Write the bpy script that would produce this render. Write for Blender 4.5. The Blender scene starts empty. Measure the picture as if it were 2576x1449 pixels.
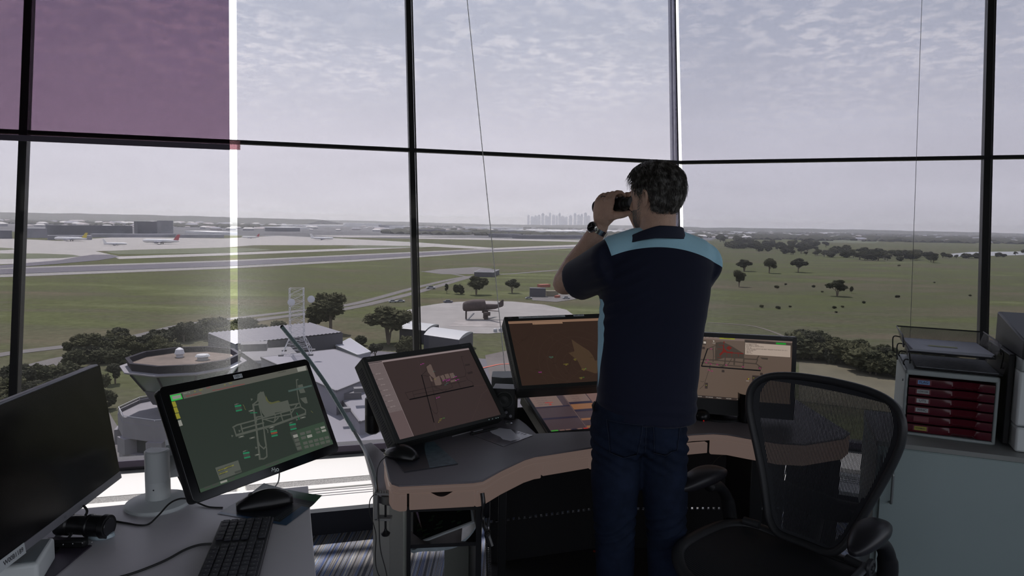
import bpy, bmesh, math, random
from mathutils import Vector, Matrix, Quaternion, noise as mnoise
random.seed(7)
sc = bpy.context.scene
COL = sc.collection

# ---------------------------------------------------------------- camera
EYE = 1.53
PITCH, ROLL = math.radians(5.39), math.radians(1.0)
_fw = Vector((0, math.cos(PITCH), -math.sin(PITCH)))
_r0 = Vector((1, 0, 0)); _u0 = _r0.cross(_fw)
_r = _r0*math.cos(ROLL) + _u0*math.sin(ROLL)
_u = -_r0*math.sin(ROLL) + _u0*math.cos(ROLL)
cam_d = bpy.data.cameras.new('camera'); cam = bpy.data.objects.new('camera', cam_d); COL.objects.link(cam)
cam_d.sensor_width = 36; cam_d.lens = 24; cam_d.clip_start = 0.05; cam_d.clip_end = 60000
cm = Matrix((( _r.x, _u.x, -_fw.x, 0), (_r.y, _u.y, -_fw.y, 0), (_r.z, _u.z, -_fw.z, EYE), (0, 0, 0, 1)))
cam.matrix_world = cm
sc.camera = cam
sc.view_settings.view_transform = 'Standard'; sc.view_settings.look = 'None'
sc.view_settings.gamma = 1; sc.view_settings.use_curve_mapping = False
sc.view_settings.exposure = 0.0

# ---------------------------------------------------------------- sky and sun
def srgb(r, g, b, k=1.0):
    f = lambda c: (c/255/12.92 if c <= 10 else ((c/255+.055)/1.055)**2.4)*k
    return (f(r), f(g), f(b), 1)
SUN_AZ, SUN_EL = math.radians(-25), math.radians(54.7)       # azimuth from +Y, to the left
sun_dir = Vector((math.sin(SUN_AZ)*math.cos(SUN_EL), math.cos(SUN_AZ)*math.cos(SUN_EL), math.sin(SUN_EL)))
wd = bpy.data.worlds.new('sky'); sc.world = wd; wd.use_nodes = True
nt = wd.node_tree; nt.nodes.clear()
def N(t, ty, **kw):
    n = t.nodes.new(ty)
    for k, v in kw.items():
        if k in n.inputs if isinstance(k, str) else False: n.inputs[k].default_value = v
        else: setattr(n, k, v)
    return n
def mth(t, op, a, b=None, c=None, clamp=False):
    n = t.nodes.new('ShaderNodeMath'); n.operation = op; n.use_clamp = clamp
    for i, v in enumerate((a, b, c)):
        if v is None: continue
        if isinstance(v, (int, float)): n.inputs[i].default_value = v
        else: t.links.new(v, n.inputs[i])
    return n.outputs[0]
def ramp(t, fac, stops, interp='LINEAR'):
    n = t.nodes.new('ShaderNodeValToRGB'); t.links.new(fac, n.inputs[0]); n.color_ramp.interpolation = interp
    e = n.color_ramp.elements
    while len(e) > 1: e.remove(e[-1])
    e[0].position = stops[0][0]; e[0].color = stops[0][1]
    for p, c in stops[1:]:
        q = e.new(p); q.color = c
    return n.outputs[0]
def mixc(t, fac, a, b, mode='MIX'):
    n = t.nodes.new('ShaderNodeMix'); n.data_type = 'RGBA'; n.blend_type = mode
    for i, v in ((0, fac), (6, a), (7, b)):
        if isinstance(v, (int, float)): n.inputs[i].default_value = v
        elif isinstance(v, tuple): n.inputs[i].default_value = v
        else: t.links.new(v, n.inputs[i])
    return n.outputs[2]
tc = nt.nodes.new('ShaderNodeTexCoord'); sp = nt.nodes.new('ShaderNodeSeparateXYZ'); nt.links.new(tc.outputs['Generated'], sp.inputs[0])
zc = mth(nt, 'MAXIMUM', sp.outputs[2], 0.0)
zz = mth(nt, 'ADD', zc, 0.12)
cx = mth(nt, 'DIVIDE', sp.outputs[0], zz); cy = mth(nt, 'DIVIDE', sp.outputs[1], zz)
cb = nt.nodes.new('ShaderNodeCombineXYZ'); nt.links.new(cx, cb.inputs[0]); nt.links.new(cy, cb.inputs[1])
n1 = nt.nodes.new('ShaderNodeTexNoise'); nt.links.new(cb.outputs[0], n1.inputs['Vector'])
n1.inputs['Scale'].default_value = 12; n1.inputs['Detail'].default_value = 5; n1.inputs['Roughness'].default_value = .62; n1.inputs['Distortion'].default_value = .15
n2 = nt.nodes.new('ShaderNodeTexNoise'); nt.links.new(cb.outputs[0], n2.inputs['Vector'])
n2.inputs['Scale'].default_value = 0.9; n2.inputs['Detail'].default_value = 3; n2.inputs['Roughness'].default_value = .5
puff = mth(nt, 'MULTIPLY', ramp(nt, n1.outputs[0], [(.47, (0,0,0,1)), (.60, (1,1,1,1))]), ramp(nt, n2.outputs[0], [(.36, (.05,.05,.05,1)), (.6, (1,1,1,1))]))
elev = ramp(nt, zc, [(0, (0,0,0,1)), (.10, (.12,.12,.12,1)), (.24, (1,1,1,1))])
puff = mth(nt, 'MULTIPLY', puff, elev)
veil = ramp(nt, n2.outputs[0], [(.3, (.90,.90,.90,1)), (.7, (1.0,1.0,1.0,1))])
base = ramp(nt, zc, [(0, (1.0,.99,1.04,1)), (.10, (.98,.97,1.04,1)), (.26, (.72,.76,.86,1)), (.6, (.55,.62,.78,1))])
base = mixc(nt, 1.0, base, veil, 'MULTIPLY')
skyc = mixc(nt, mth(nt, 'MULTIPLY', puff, .72), base, (1.12, 1.10, 1.10, 1))
dt = nt.nodes.new('ShaderNodeVectorMath'); dt.operation = 'DOT_PRODUCT'; nt.links.new(tc.outputs['Generated'], dt.inputs[0]); dt.inputs[1].default_value = sun_dir
glow = mth(nt, 'ADD', mth(nt, 'MULTIPLY', mth(nt, 'POWER', mth(nt, 'MAXIMUM', dt.outputs['Value'], 0.0), 2.0), .24), .84)
skyc = mixc(nt, 1.0, skyc, (1, 1, 1, 1), 'MULTIPLY')
vm = nt.nodes.new('ShaderNodeVectorMath'); vm.operation = 'SCALE'; nt.links.new(skyc, vm.inputs[0]); nt.links.new(glow, vm.inputs['Scale'])
bg = nt.nodes.new('ShaderNodeBackground'); bg.inputs[1].default_value = SKY_K = 2.5
nt.links.new(vm.outputs[0], bg.inputs[0])
wo = nt.nodes.new('ShaderNodeOutputWorld'); nt.links.new(bg.outputs[0], wo.inputs[0])
sd = bpy.data.lights.new('sun', 'SUN'); sd.energy = 11.5; sd.angle = math.radians(1.2); sd.color = (1, .955, .88)
so = bpy.data.objects.new('sun', sd); COL.objects.link(so); so.rotation_mode = 'QUATERNION'
so.rotation_quaternion = sun_dir.to_track_quat('Z', 'Y'); so.location = (0, 0, 30)
sc.cycles.max_bounces = 8; sc.cycles.transparent_max_bounces = 24; sc.cycles.diffuse_bounces = 3
sc.cycles.sample_clamp_indirect = 4.0; sc.cycles.use_denoising = True
sc.cycles.caustics_reflective = False; sc.cycles.caustics_refractive = False

# ---------------------------------------------------------------- measuring: a photo pixel as a ray into the place
IW, IH, FPX = 2576, 1449, 24/36*2576
def ray(x, y): return _fw + _r*((x-IW/2)/FPX) - _u*((y-IH/2)/FPX)
EYEV = Vector((0, 0, EYE))
def PZ(x, y, z):
    d = ray(x, y); return EYEV + d*((z-EYE)/d.z)
def PY(x, y, Y):
    d = ray(x, y); return EYEV + d*(Y/d.y)
GZ = -58.5
def G(x, y, z=GZ): return PZ(x, y, z)

# ---------------------------------------------------------------- materials
MATS = {}
def mat(name, col=(.5,.5,.5), rough=.6, metal=0, emit=None, ek=1.0, noise=None, bump=None, spec=.5, alpha=None, coat=0):
    """noise=(scale, amount) mottles the colour; bump=(scale, strength)."""
    if name in MATS: return MATS[name]
    m = bpy.data.materials.new(name); m.use_nodes = True; t = m.node_tree; t.nodes.clear()
    b = t.nodes.new('ShaderNodeBsdfPrincipled'); o = t.nodes.new('ShaderNodeOutputMaterial'); t.links.new(b.outputs[0], o.inputs[0])
    c = (*col[:3], 1)
    b.inputs['Base Color'].default_value = c; b.inputs['Roughness'].default_value = rough; b.inputs['Metallic'].default_value = metal
    b.inputs['Specular IOR Level'].default_value = spec
    if coat: b.inputs['Coat Weight'].default_value = coat
    tcn = t.nodes.new('ShaderNodeTexCoord')
    if noise:
        nn = t.nodes.new('ShaderNodeTexNoise'); nn.inputs['Scale'].default_value = noise[0]; nn.inputs['Detail'].default_value = 6; nn.inputs['Roughness'].default_value = .65
        t.links.new(tcn.outputs['Object'], nn.inputs['Vector'])
        k = noise[1]
        f = ramp(t, nn.outputs[0], [(.3, (1-k,)*3+(1,)), (.7, (1+k,)*3+(1,))])
        t.links.new(mixc(t, 1.0, c, f, 'MULTIPLY'), b.inputs['Base Color'])
    if bump:
        nb = t.nodes.new('ShaderNodeTexNoise'); nb.inputs['Scale'].default_value = bump[0]; nb.inputs['Detail'].default_value = 4
        t.links.new(tcn.outputs['Object'], nb.inputs['Vector'])
        bp = t.nodes.new('ShaderNodeBump'); bp.inputs['Strength'].default_value = bump[1]; bp.inputs['Distance'].default_value = .01
        t.links.new(nb.outputs[0], bp.inputs['Height']); t.links.new(bp.outputs[0], b.inputs['Normal'])
    if emit:
        b.inputs['Emission Color'].default_value = (*emit[:3], 1); b.inputs['Emission Strength'].default_value = ek
    MATS[name] = m; return m
def lit(name, rgb, k=.72, rough=.35):
    """a pixel colour of a screen that gives off light"""
    return mat(name, (.012,.012,.012), rough, emit=srgb(*rgb), ek=k, spec=.25)
def newmat(name):
    m = bpy.data.materials.new(name); m.use_nodes = True; m.node_tree.nodes.clear(); MATS[name] = m
    t = m.node_tree; o = t.nodes.new('ShaderNodeOutputMaterial'); return m, t, o

# ---------------------------------------------------------------- mesh building
def tag(o, label=None, cat=None, group=None, kind=None):
    if label: o['label'] = label
    if cat: o['category'] = cat
    if group: o['group'] = group
    if kind: o['kind'] = kind
    return o
WM = {}
def wm(o): return WM.get(o.name, Matrix.Identity(4))
def empty(name, loc, rot=None, label=None, cat=None, group=None, parent=None):
    o = bpy.data.objects.new(name, None); COL.objects.link(o); o.empty_display_size = .1
    m = Matrix.Translation(Vector(loc))
    if rot is not None:
        m = m @ (rot.to_4x4() if isinstance(rot, Matrix) else Matrix.Rotation(rot, 4, 'Z'))
    o.matrix_world = m; WM[o.name] = m
    tag(o, label, cat, group); return o
def frame(right, up):
    """rotation whose X is right, Z is up, Y points away"""
    x = Vector(right).normalized(); z = Vector(up); z = (z - x*z.dot(x)).normalized(); y = z.cross(x)
    return Matrix((x, y, z)).transposed()
class MB:
    def __init__(s): s.v = []; s.f = []; s.m = []
    def add(s, vs, fs, mi=0, M=None):
        o = len(s.v)
        s.v += [(M @ Vector(p)) if M is not None else Vector(p) for p in vs]
        for f in fs: s.f.append([i+o for i in f]); s.m.append(mi)
        return s
    def box(s, c, d, mi=0, M=None, rz=0):
        x, y, z = d[0]/2, d[1]/2, d[2]/2
        R = Matrix.Translation(Vector(c)) @ Matrix.Rotation(rz, 4, 'Z')
        if M is not None: R = M @ R
        vs = [(-x,-y,-z),(x,-y,-z),(x,y,-z),(-x,y,-z),(-x,-y,z),(x,-y,z),(x,y,z),(-x,y,z)]
        return s.add(vs, [(0,3,2,1),(4,5,6,7),(0,1,5,4),(1,2,6,5),(2,3,7,6),(3,0,4,7)], mi, R)
    def prism(s, poly, z0, z1, mi=0, M=None, top=None):
        n = len(poly); a = sum(poly[i][0]*poly[(i+1) % n][1]-poly[(i+1) % n][0]*poly[i][1] for i in range(n))
        if a < 0: poly = poly[::-1]
        vs = [(p[0], p[1], z0) for p in poly] + [(p[0], p[1], z1) for p in poly]
        s.add(vs, [tuple(range(n))[::-1]], mi, M); o = len(s.v)-2*n
        s.f.append([o+n+i for i in range(n)]); s.m.append(mi if top is None else top)
        for i in range(n):
            j = (i+1) % n; s.f.append([o+i, o+j, o+n+j, o+n+i]); s.m.append(mi)
        return s
    def face(s, pts, mi=0, M=None): return s.add(pts, [tuple(range(len(pts)))], mi, M)
    def rings(s, rs, mi=0, caps=True, closed=True, M=None):
        n = len(rs[0]); vs = [p for r in rs for p in r]; fs = []
        for k in range(len(rs)-1):
            for i in range(n if closed else n-1):
                j = (i+1) % n; fs.append((k*n+i, k*n+j, (k+1)*n+j, (k+1)*n+i))
        if caps: fs.append(tuple(range(n))[::-1]); fs.append(tuple((len(rs)-1)*n+i for i in range(n)))
        return s.add(vs, fs, mi, M)
    def tube(s, pts, r, seg=10, mi=0, caps=True, loop=False, sy=1.0, upv=None, M=None):
        pts = [Vector(p) for p in pts]; n = len(pts); rs = []; nrm = Vector(upv) if upv else None
        for i, p in enumerate(pts):
            if loop: t = pts[(i+1) % n]-pts[i-1]
            else: t = pts[min(i+1, n-1)]-pts[max(i-1, 0)]
            t.normalize()
            if nrm is None:
                nrm = Vector((0, 0, 1)) if abs(t.z) < .9 else Vector((1, 0, 0))
            if upv: nrm = Vector(upv)
            nrm = (nrm - t*nrm.dot(t)).normalized(); bt = t.cross(nrm)
            rr = r[i] if isinstance(r, (list, tuple)) else r
            rs.append([p + nrm*(rr*sy*math.cos(2*math.pi*k/seg)) + bt*(rr*math.sin(2*math.pi*k/seg)) for k in range(seg)])
        if loop: rs.append(rs[0]); caps = False
        return s.rings(rs, mi, caps, True, M)
    def cyl(s, a, b, r0, r1=None, seg=20, mi=0, M=None): return s.tube([a, b], [r0, r0 if r1 is None else r1], seg, mi, M=M)
    def lathe(s, prof, seg=32, mi=0, M=None, caps=True, sx=1, sy=1):
        rs = [[(r*sx*math.cos(2*math.pi*k/seg), r*sy*math.sin(2*math.pi*k/seg), z) for k in range(seg)] for r, z in prof]
        return s.rings(rs, mi, caps, True, M)
    def ball(s, c, r, mi=0, seg=16, rg=10, M=None):
        r = r if isinstance(r, (tuple, list)) else (r, r, r)
        vs = [(c[0], c[1], c[2]-r[2])]
        for j in range(1, rg):
            a = -math.pi/2+math.pi*j/rg
            for k in range(seg):
                b = 2*math.pi*k/seg; vs.append((c[0]+r[0]*math.cos(a)*math.cos(b), c[1]+r[1]*math.cos(a)*math.sin(b), c[2]+r[2]*math.sin(a)))
        vs.append((c[0], c[1], c[2]+r[2])); fs = []
        for k in range(seg):
            fs.append((0, 1+(k+1) % seg, 1+k)); o = 1+(rg-2)*seg; fs.append((len(vs)-1, o+k, o+(k+1) % seg))
            for j in range(rg-2):
                p = 1+j*seg; fs.append((p+k, p+(k+1) % seg, p+seg+(k+1) % seg, p+seg+k))
        return s.add(vs, fs, mi, M)
    def text(s, body, size, M, mi=0, align='CENTER', bold=0):
        vs, fs = textgeo(body, align, bold); vs = [Vector((v[0]*size, 0, v[1]*size)) for v in vs]
        return s.add(vs, fs, mi, M)
    def build(s, name, mats, parent=None, world=False, bevel=0, bseg=2, smooth=35, merge=False, weld=None, subd=0):
        me = bpy.data.meshes.new(name)
        M = None
        if parent is not None and world: M = wm(parent).inverted()
        vs = [(M @ v) if M is not None else v for v in s.v]
        me.from_pydata([tuple(v) for v in vs], [], s.f)
        if not isinstance(mats, (list, tuple)): mats = [mats]
        for m in mats: me.materials.append(m)
        me.polygons.foreach_set('material_index', s.m)
        if merge or subd:
            b = bmesh.new(); b.from_mesh(me); bmesh.ops.remove_doubles(b, verts=b.verts, dist=weld or 1e-5)
            bmesh.ops.recalc_face_normals(b, faces=b.faces); b.to_mesh(me); b.free()
        me.update()
        o = bpy.data.objects.new(name, me); COL.objects.link(o)
        if parent is not None: o.parent = parent
        if bevel:
            md = o.modifiers.new('bevel', 'BEVEL'); md.width = bevel; md.segments = bseg; md.limit_method = 'ANGLE'; md.angle_limit = math.radians(40)
        if subd:
            md = o.modifiers.new('subd', 'SUBSURF'); md.levels = subd; md.render_levels = subd
        if smooth:
            me.polygons.foreach_set('use_smooth', [True]*len(me.polygons))
            if smooth < 180: me.set_sharp_from_angle(angle=math.radians(smooth))
        return o
_TG = {}
def textgeo(body, align='CENTER', bold=0):
    k = (body, align, bold)
    if k in _TG: return _TG[k]
    cu = bpy.data.curves.new('t', 'FONT'); cu.body = body; cu.align_x = align; cu.align_y = 'CENTER'; cu.size = 1.0; cu.offset = bold; cu.resolution_u = 3
    ob = bpy.data.objects.new('t', cu); COL.objects.link(ob)
    dg = bpy.context.evaluated_depsgraph_get(); me = ob.evaluated_get(dg).to_mesh()
    r = ([(v.co.x, v.co.y) for v in me.vertices], [tuple(p.vertices) for p in me.polygons])
    ob.evaluated_get(dg).to_mesh_clear(); bpy.data.objects.remove(ob); bpy.data.curves.remove(cu)
    _TG[k] = r; return r
def copy_tree(o, parent=None):
    c = o.copy(); COL.objects.link(c); c.parent = parent
    if o.name in WM: WM[c.name] = WM[o.name].copy()
    for ch in list(o.children): copy_tree(ch, c)
    return c
def catmull(P, n=8, loop=False):
    P = [Vector(p) for p in P]; out = []; L = len(P)
    for i in range(L if loop else L-1):
        a = P[i-1] if (i or loop) else P[0]; b = P[i]; c = P[(i+1) % L]; d = P[(i+2) % L] if (loop or i+2 < L) else P[-1]
        for k in range(n):
            t = k/n; out.append(.5*((2*b)+(c-a)*t+(2*a-5*b+4*c-d)*t*t+(3*b-a-3*c+d)*t**3))
    if not loop: out.append(P[-1])
    return out
def one(name, mb, m, label, cat, group=None, loc=None, **kw):
    """a thing that is one mesh; its origin is moved to loc"""
    if loc is not None:
        L = Vector(loc); mb.v = [v-L for v in mb.v]
    o = mb.build(name, m, **kw)
    if loc is not None: o.location = loc
    tag(o, label, cat, group); return o
def struct(name, mb, m, label=None, cat=None, **kw):
    o = mb.build(name, m, **kw); tag(o, label, cat, None, 'structure'); return o
# ================================================================ the room shell
ZT = 1.995; ZS = .13; ZTOP = 3.5; LEAN = math.tan(math.radians(12)); FLEAN = math.tan(math.radians(4))
class Facet:
    def __init__(s, P, Q):
        s.P = Vector((P.x, P.y, 0)); d = Q-P; d.z = 0; s.d = d.normalized(); s.n = Vector((-s.d.y, s.d.x, 0))
    def pt(s, a, z, off=0, lean=LEAN):           # a along, z height, off outward, glass passes through the transom line
        base = (ZS-ZT)*LEAN
        return s.P + s.d*a + s.n*(base + (z-ZS)*lean + off) + Vector((0, 0, z))
    def hit(s, x, y, off=0, lean=LEAN):
        o = s.pt(0, ZS, off, lean); nn = Vector((s.n.x, s.n.y, -lean)); r = ray(x, y)
        k = (o-EYEV).dot(nn)/r.dot(nn); p = EYEV + r*k; return (p-s.P).dot(s.d), p.z, p
CORN = PZ(1710, 409, ZT)
FB = Facet(PZ(600, 358, ZT), CORN); FC = Facet(CORN, PZ(2576, 395, ZT))
def corner(z, off=0, lean=LEAN):                 # where the two glass faces meet
    a, b = FB.pt(0, z, off, lean), FC.pt(0, z, off, lean)
    den = FB.d.x*FC.d.y - FB.d.y*FC.d.x
    k = ((b.x-a.x)*FC.d.y - (b.y-a.y)*FC.d.x)/den; p = a+FB.d*k
    return k, (p-FC.P).dot(FC.d)
SL, SR = -2.3, 3.2                                # far ends of the two faces
m_frame = mat('window frame dark', srgb(34, 32, 40)[:3], .45, .2)
m_alu = mat('corner aluminium', srgb(196, 196, 204)[:3], .4, .5)
m_paint = mat('ledge white', (.93, .93, .90), .5)
m_strip = mat('ledge speckle', (.35, .35, .34), .9, noise=(160, .55))
m_dark = mat('panel dark', srgb(40, 42, 50)[:3], .8)
m_ceil = mat('ceiling grey', (.20, .20, .21), .9)
m_wall = mat('wall grey', (.17, .17, .18), .9)
def film(name, T, haze=.02, hcol=(.8, .8, .82), gl=.03, edge=None):
    """tinted see-through sheet: lets T through, a little dust on it, a weak shine"""
    m, t, o = newmat(name)
    tr = t.nodes.new('ShaderNodeBsdfTransparent'); tr.inputs[0].default_value = (*T, 1)
    df = t.nodes.new('ShaderNodeBsdfTranslucent'); df.inputs[0].default_value = (*hcol, 1)
    gs = t.nodes.new('ShaderNodeBsdfGlossy'); gs.inputs[0].default_value = (1, 1, 1, 1); gs.inputs['Roughness'].default_value = .04
    a = t.nodes.new('ShaderNodeMixShader'); a.inputs[0].default_value = haze
    t.links.new(tr.outputs[0], a.inputs[1]); t.links.new(df.outputs[0], a.inputs[2])
    if haze:
        tcn = t.nodes.new('ShaderNodeTexCoord')
        n1 = t.nodes.new('ShaderNodeTexNoise'); n1.inputs['Scale'].default_value = 420; n1.inputs['Detail'].default_value = 2
        t.links.new(tcn.outputs['Object'], n1.inputs['Vector'])
        sp_ = ramp(t, n1.outputs[0], [(.35, (.35,)*3+(1,)), (.7, (1.6,)*3+(1,))])
        f = mth(t, 'MULTIPLY', sp_, haze)
        if edge is not None:            # dust thickened towards the gap edge, shaped to give the halo of light there
            at = t.nodes.new('ShaderNodeAttribute'); at.attribute_name = 'edge'
            k = mth(t, 'MULTIPLY', mth(t, 'POWER', at.outputs['Fac'], 2.2), edge)
            f = mth(t, 'ADD', f, mth(t, 'MULTIPLY', k, sp_))
        t.links.new(f, a.inputs[0])
    fr = t.nodes.new('ShaderNodeLayerWeight'); fr.inputs[0].default_value = .12
    k = mth(t, 'MULTIPLY', fr.outputs['Fresnel'], gl/.03*.25, clamp=True)
    b = t.nodes.new('ShaderNodeMixShader'); t.links.new(k, b.inputs[0]); t.links.new(a.outputs[0], b.inputs[1]); t.links.new(gs.outputs[0], b.inputs[2])
    t.links.new(b.outputs[0], o.inputs[0]); return m
m_glass = film('window glass', (.97, .975, .97), 0)
FT = (.300, .292, .312)
m_film = film('solar film', FT, .006, edge=.075)
m_film2 = film('solar film right', (.255, .250, .276), .006, edge=.05)
m_purple = film('purple film', (.305, .212, .278), .006, (.5, .4, .48), edge=0)
m_hem = mat('blind hem bar', srgb(52, 44, 62)[:3], .4, .3)

def pane_mb(F, a0, a1, z0, z1, off, lean=LEAN, th=.008):
    mb = MB(); c0 = [F.pt(a0, z0, off, lean), F.pt(a1, z0, off, lean), F.pt(a1, z1, off, lean), F.pt(a0, z1, off, lean)]
    return mb.face(c0)
def bar(F, mb, a0, z0, a1, z1, w, dep, off=0, lean=LEAN, mi=0, vert=True):
    """a straight frame bar on a facet, width w across, depth dep"""
    p, q = F.pt(a0, z0, off, lean), F.pt(a1, z1, off, lean); t = (q-p).normalized()
    side = F.d if vert else t.cross(F.n).normalized()
    side = (side-t*side.dot(t)).normalized(); out = t.cross(side).normalized()
    vs = [e + side*(sx*w/2) + out*(sy*dep/2) for e in (p, q) for sx, sy in ((-1,-1),(1,-1),(1,1),(-1,1))]
    return mb.add(vs, [(0,1,2,3),(7,6,5,4),(0,4,5,1),(1,5,6,2),(2,6,7,3),(3,7,4,0)], mi)
# window_1: the wide face, window_2: the face right of the corner
kB0, kC0 = corner(ZS); kB1, kC1 = corner(ZTOP); kBt, kCt = corner(ZT)
sM = FB.hit(1035, 381)[0]; sLm = FB.hit(62, 345)[0]; sN = FC.hit(2480, 397)[0]
w1 = empty('window_1', FB.pt(0, ZS)); tag(w1, 'wide outward leaning tower window seen behind the two tilted consoles', None, kind='structure')
w2 = empty('window_2', FC.pt(0, ZS)); tag(w2, 'outward leaning tower window facing the grassy paddock', None, kind='structure')
for F, w, s0, k0, kt, k1, mull in ((FB, w1, SL, kB0, kBt, kB1, [sLm, sM]), (FC, w2, SR, kC0, kCt, kC1, [sN])):
    MB().face([F.pt(s0, ZS), F.pt(k0, ZS), F.pt(kt, ZT), F.pt(k1, ZTOP), F.pt(s0, ZTOP)]).build('glass_pane', m_glass, w, world=True, smooth=0)
    for s in mull:
        mb = MB(); bar(F, mb, s, ZS, s, ZTOP, .034, .07)
        bar(F, mb, s+.024, ZS, s+.024, ZTOP, .006, .03, -.03)
        mb.build('mullion', m_frame, w, world=True)
    bar(F, MB(), s0, ZT, kt, ZT, .022, .06, 0, vert=False).build('transom', m_frame, w, world=True)
    mb = MB(); bar(F, mb, s0, ZS+.02, k0, ZS+.02, .075, .09, 0, vert=False); bar(F, mb, s0, ZTOP-.02, k1, ZTOP-.02, .05, .09, 0, vert=False)
    mb.build('window_frame', m_frame, w, world=True, bevel=.004)
# corner post of pale aluminium strips
mb = MB()
def sline(x0, y0, x1, y1):               # an upright on the wide face through two measured points
    (sa, za, _), (sb, zb, _) = FB.hit(x0, y0), FB.hit(x1, y1); k = (sb-sa)/(zb-za); return sa+k*(ZS-za), sa+k*(ZTOP-za)
for q, wd_ in (((1683.5, 0, 1688, 300), .015), ((1693, 0, 1697.5, 300), .020)):
    a0, a1 = sline(*q); bar(FB, mb, a0, ZS, a1, ZTOP, wd_, .03, -.01)
struct('trim_1', mb, film('edge channel film', (.40, .395, .44), 0), 'pale see-through edge channels at the corner between the two tower windows')
mb = MB(); a0, a1 = sline(1698.5, 0, 1704, 300); mb.tube([FB.pt(a0, ZS, 0), FB.pt(a1, ZTOP, 0)], .0045, 8)
struct('trim_2', mb, m_frame, 'dark thin strip at the window corner')

# ledge, grille, panel below it
def slab(F, s0, s1, o0, o1, z0, z1, mi, mb):
    a = F.pt(0, ZS); B = lambda s, o, z: Vector((*(F.P + F.d*s + F.n*((ZS-ZT)*LEAN + o)).xy, z))
    vs = [B(s0, o0, z0), B(s1, o0, z0), B(s1, o1, z0), B(s0, o1, z0), B(s0, o0, z1), B(s1, o0, z1), B(s1, o1, z1), B(s0, o1, z1)]
    return mb.add(vs, [(0,3,2,1),(4,5,6,7),(0,1,5,4),(1,2,6,5),(2,3,7,6),(3,0,4,7)], mi)
LW = -.80
for i, (F, s0, s1) in enumerate(((FB, SL-.3, kB0+.02), (FC, kC0-.02, SR))):
    mb = MB()
    e = .16 if i == 0 else -.16
    slab(F, s0, s1, -.41, .06, .0, .135, 0, mb)
    slab(F, s0, s1, -.49, -.41, .0, .133, 1, mb)
    slab(F, s0, s1, -.54, -.49, .0, .135, 0, mb); slab(F, s0, s1, -.65, -.54, .0, .128, 0, mb)
    for q in (-.565, -.60, -.63): slab(F, s0, s1, q-.004, q+.004, .128, .1285, 2, mb)
    slab(F, s0, s1, LW, -.65, .0, .133, 0, mb)
    slab(F, s0, s1, LW-.012, LW, .118, .138, 0, mb)
    struct('trim_%d' % (3+i), mb, [m_paint, m_strip, m_frame], 'white sunlit ledge with grille slots along the foot of the window')
    mb = MB(); slab(F, s0, s1, LW-.004, LW, 0, .118, 0, mb); struct('baseboard_%s' % ('left', 'right')[i], mb, m_dark)
# carpet with stripes
m, t, o = newmat('carpet striped')
b = t.nodes.new('ShaderNodeBsdfPrincipled'); b.inputs['Roughness'].default_value = .95; b.inputs['Specular IOR Level'].default_value = .1
t.links.new(b.outputs[0], o.inputs[0]); tcn = t.nodes.new('ShaderNodeTexCoord')
mp = t.nodes.new('ShaderNodeMapping'); mp.inputs['Rotation'].default_value = (0, 0, math.radians(-16)); mp.inputs['Scale'].default_value = (60, .4, 1)
t.links.new(tcn.outputs['Object'], mp.inputs[0])
nz = t.nodes.new('ShaderNodeTexNoise'); nz.noise_dimensions = '2D'; nz.inputs['Scale'].default_value = 1.0; nz.inputs['Detail'].default_value = 1
t.links.new(mp.outputs[0], nz.inputs['Vector'])
c1 = ramp(t, nz.outputs[0], [(.38, (*srgb(96, 98, 104)[:3], 1)), (.46, (*srgb(178, 174, 166)[:3], 1)), (.53, (*srgb(84, 102, 148)[:3], 1)), (.58, (*srgb(170, 182, 200)[:3], 1)), (.63, (*srgb(104, 104, 112)[:3], 1)), (.72, (*srgb(196, 196, 190)[:3], 1))])
mp2 = t.nodes.new('ShaderNodeMapping'); mp2.inputs['Scale'].default_value = (300, 300, 1); t.links.new(tcn.outputs['Object'], mp2.inputs[0])
nb = t.nodes.new('ShaderNodeTexNoise'); nb.inputs['Scale'].default_value = 1; t.links.new(mp2.outputs[0], nb.inputs['Vector'])
t.links.new(mixc(t, 1.0, c1, ramp(t, nb.outputs[0], [(.3, (.6,.6,.6,1)), (.7, (1.35,1.35,1.35,1))]), 'MULTIPLY'), b.inputs['Base Color'])
m_carpet = m
E_ = lambda F, s: F.P + F.d*s + F.n*((ZS-ZT)*LEAN+.1)
pl, pc, pr = E_(FB, SL-.3), FB.pt(kB0, ZS, .1), E_(FC, SR)
outline = [(pl.x, pl.y), (pc.x, pc.y), (pr.x, pr.y), (pr.x+.4, pr.y-1.6), (pr.x-.2, -2.6), (pl.x+.3, -2.6), (pl.x-.6, pl.y-2.2)]
struct('floor', MB().prism(outline, -.12, 0), m_carpet, smooth=0)
def up(F, s, z): return F.pt(s, z, .1)
tl, tcn_, tr_ = up(FB, SL-.3, ZTOP), up(FB, corner(ZTOP, .1)[0], ZTOP), up(FC, SR, ZTOP)
outc = [(tl.x, tl.y), (tcn_.x, tcn_.y), (tr_.x, tr_.y), (tr_.x+.3, pr.y-1.6), (pr.x-.1, -2.7), (pl.x+.2, -2.7), (tl.x-.5, pl.y-2.2)]
struct('ceiling', MB().prism(outc, ZTOP-.01, ZTOP+.15), m_ceil, smooth=0)
mb = MB()
for F, s0, k1, k2 in ((FB, SL-.3, corner(ZTOP)[0], corner(3.9, .82)[0]), (FC, SR, corner(ZTOP)[1], corner(3.9, .82)[1])):
    a, b_, c_, d_ = F.pt(s0, ZTOP+.02, .0), F.pt(k1, ZTOP+.02, .0), F.pt(k2, 3.92, .82), F.pt(s0, 3.92, .82)
    up_ = Vector((0, 0, .12)); mb.add([a, b_, c_, d_, a+up_, b_+up_, c_+up_, d_+up_], [(0,1,2,3),(7,6,5,4),(0,4,5,1),(1,5,6,2),(2,6,7,3),(3,7,4,0)])
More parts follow.
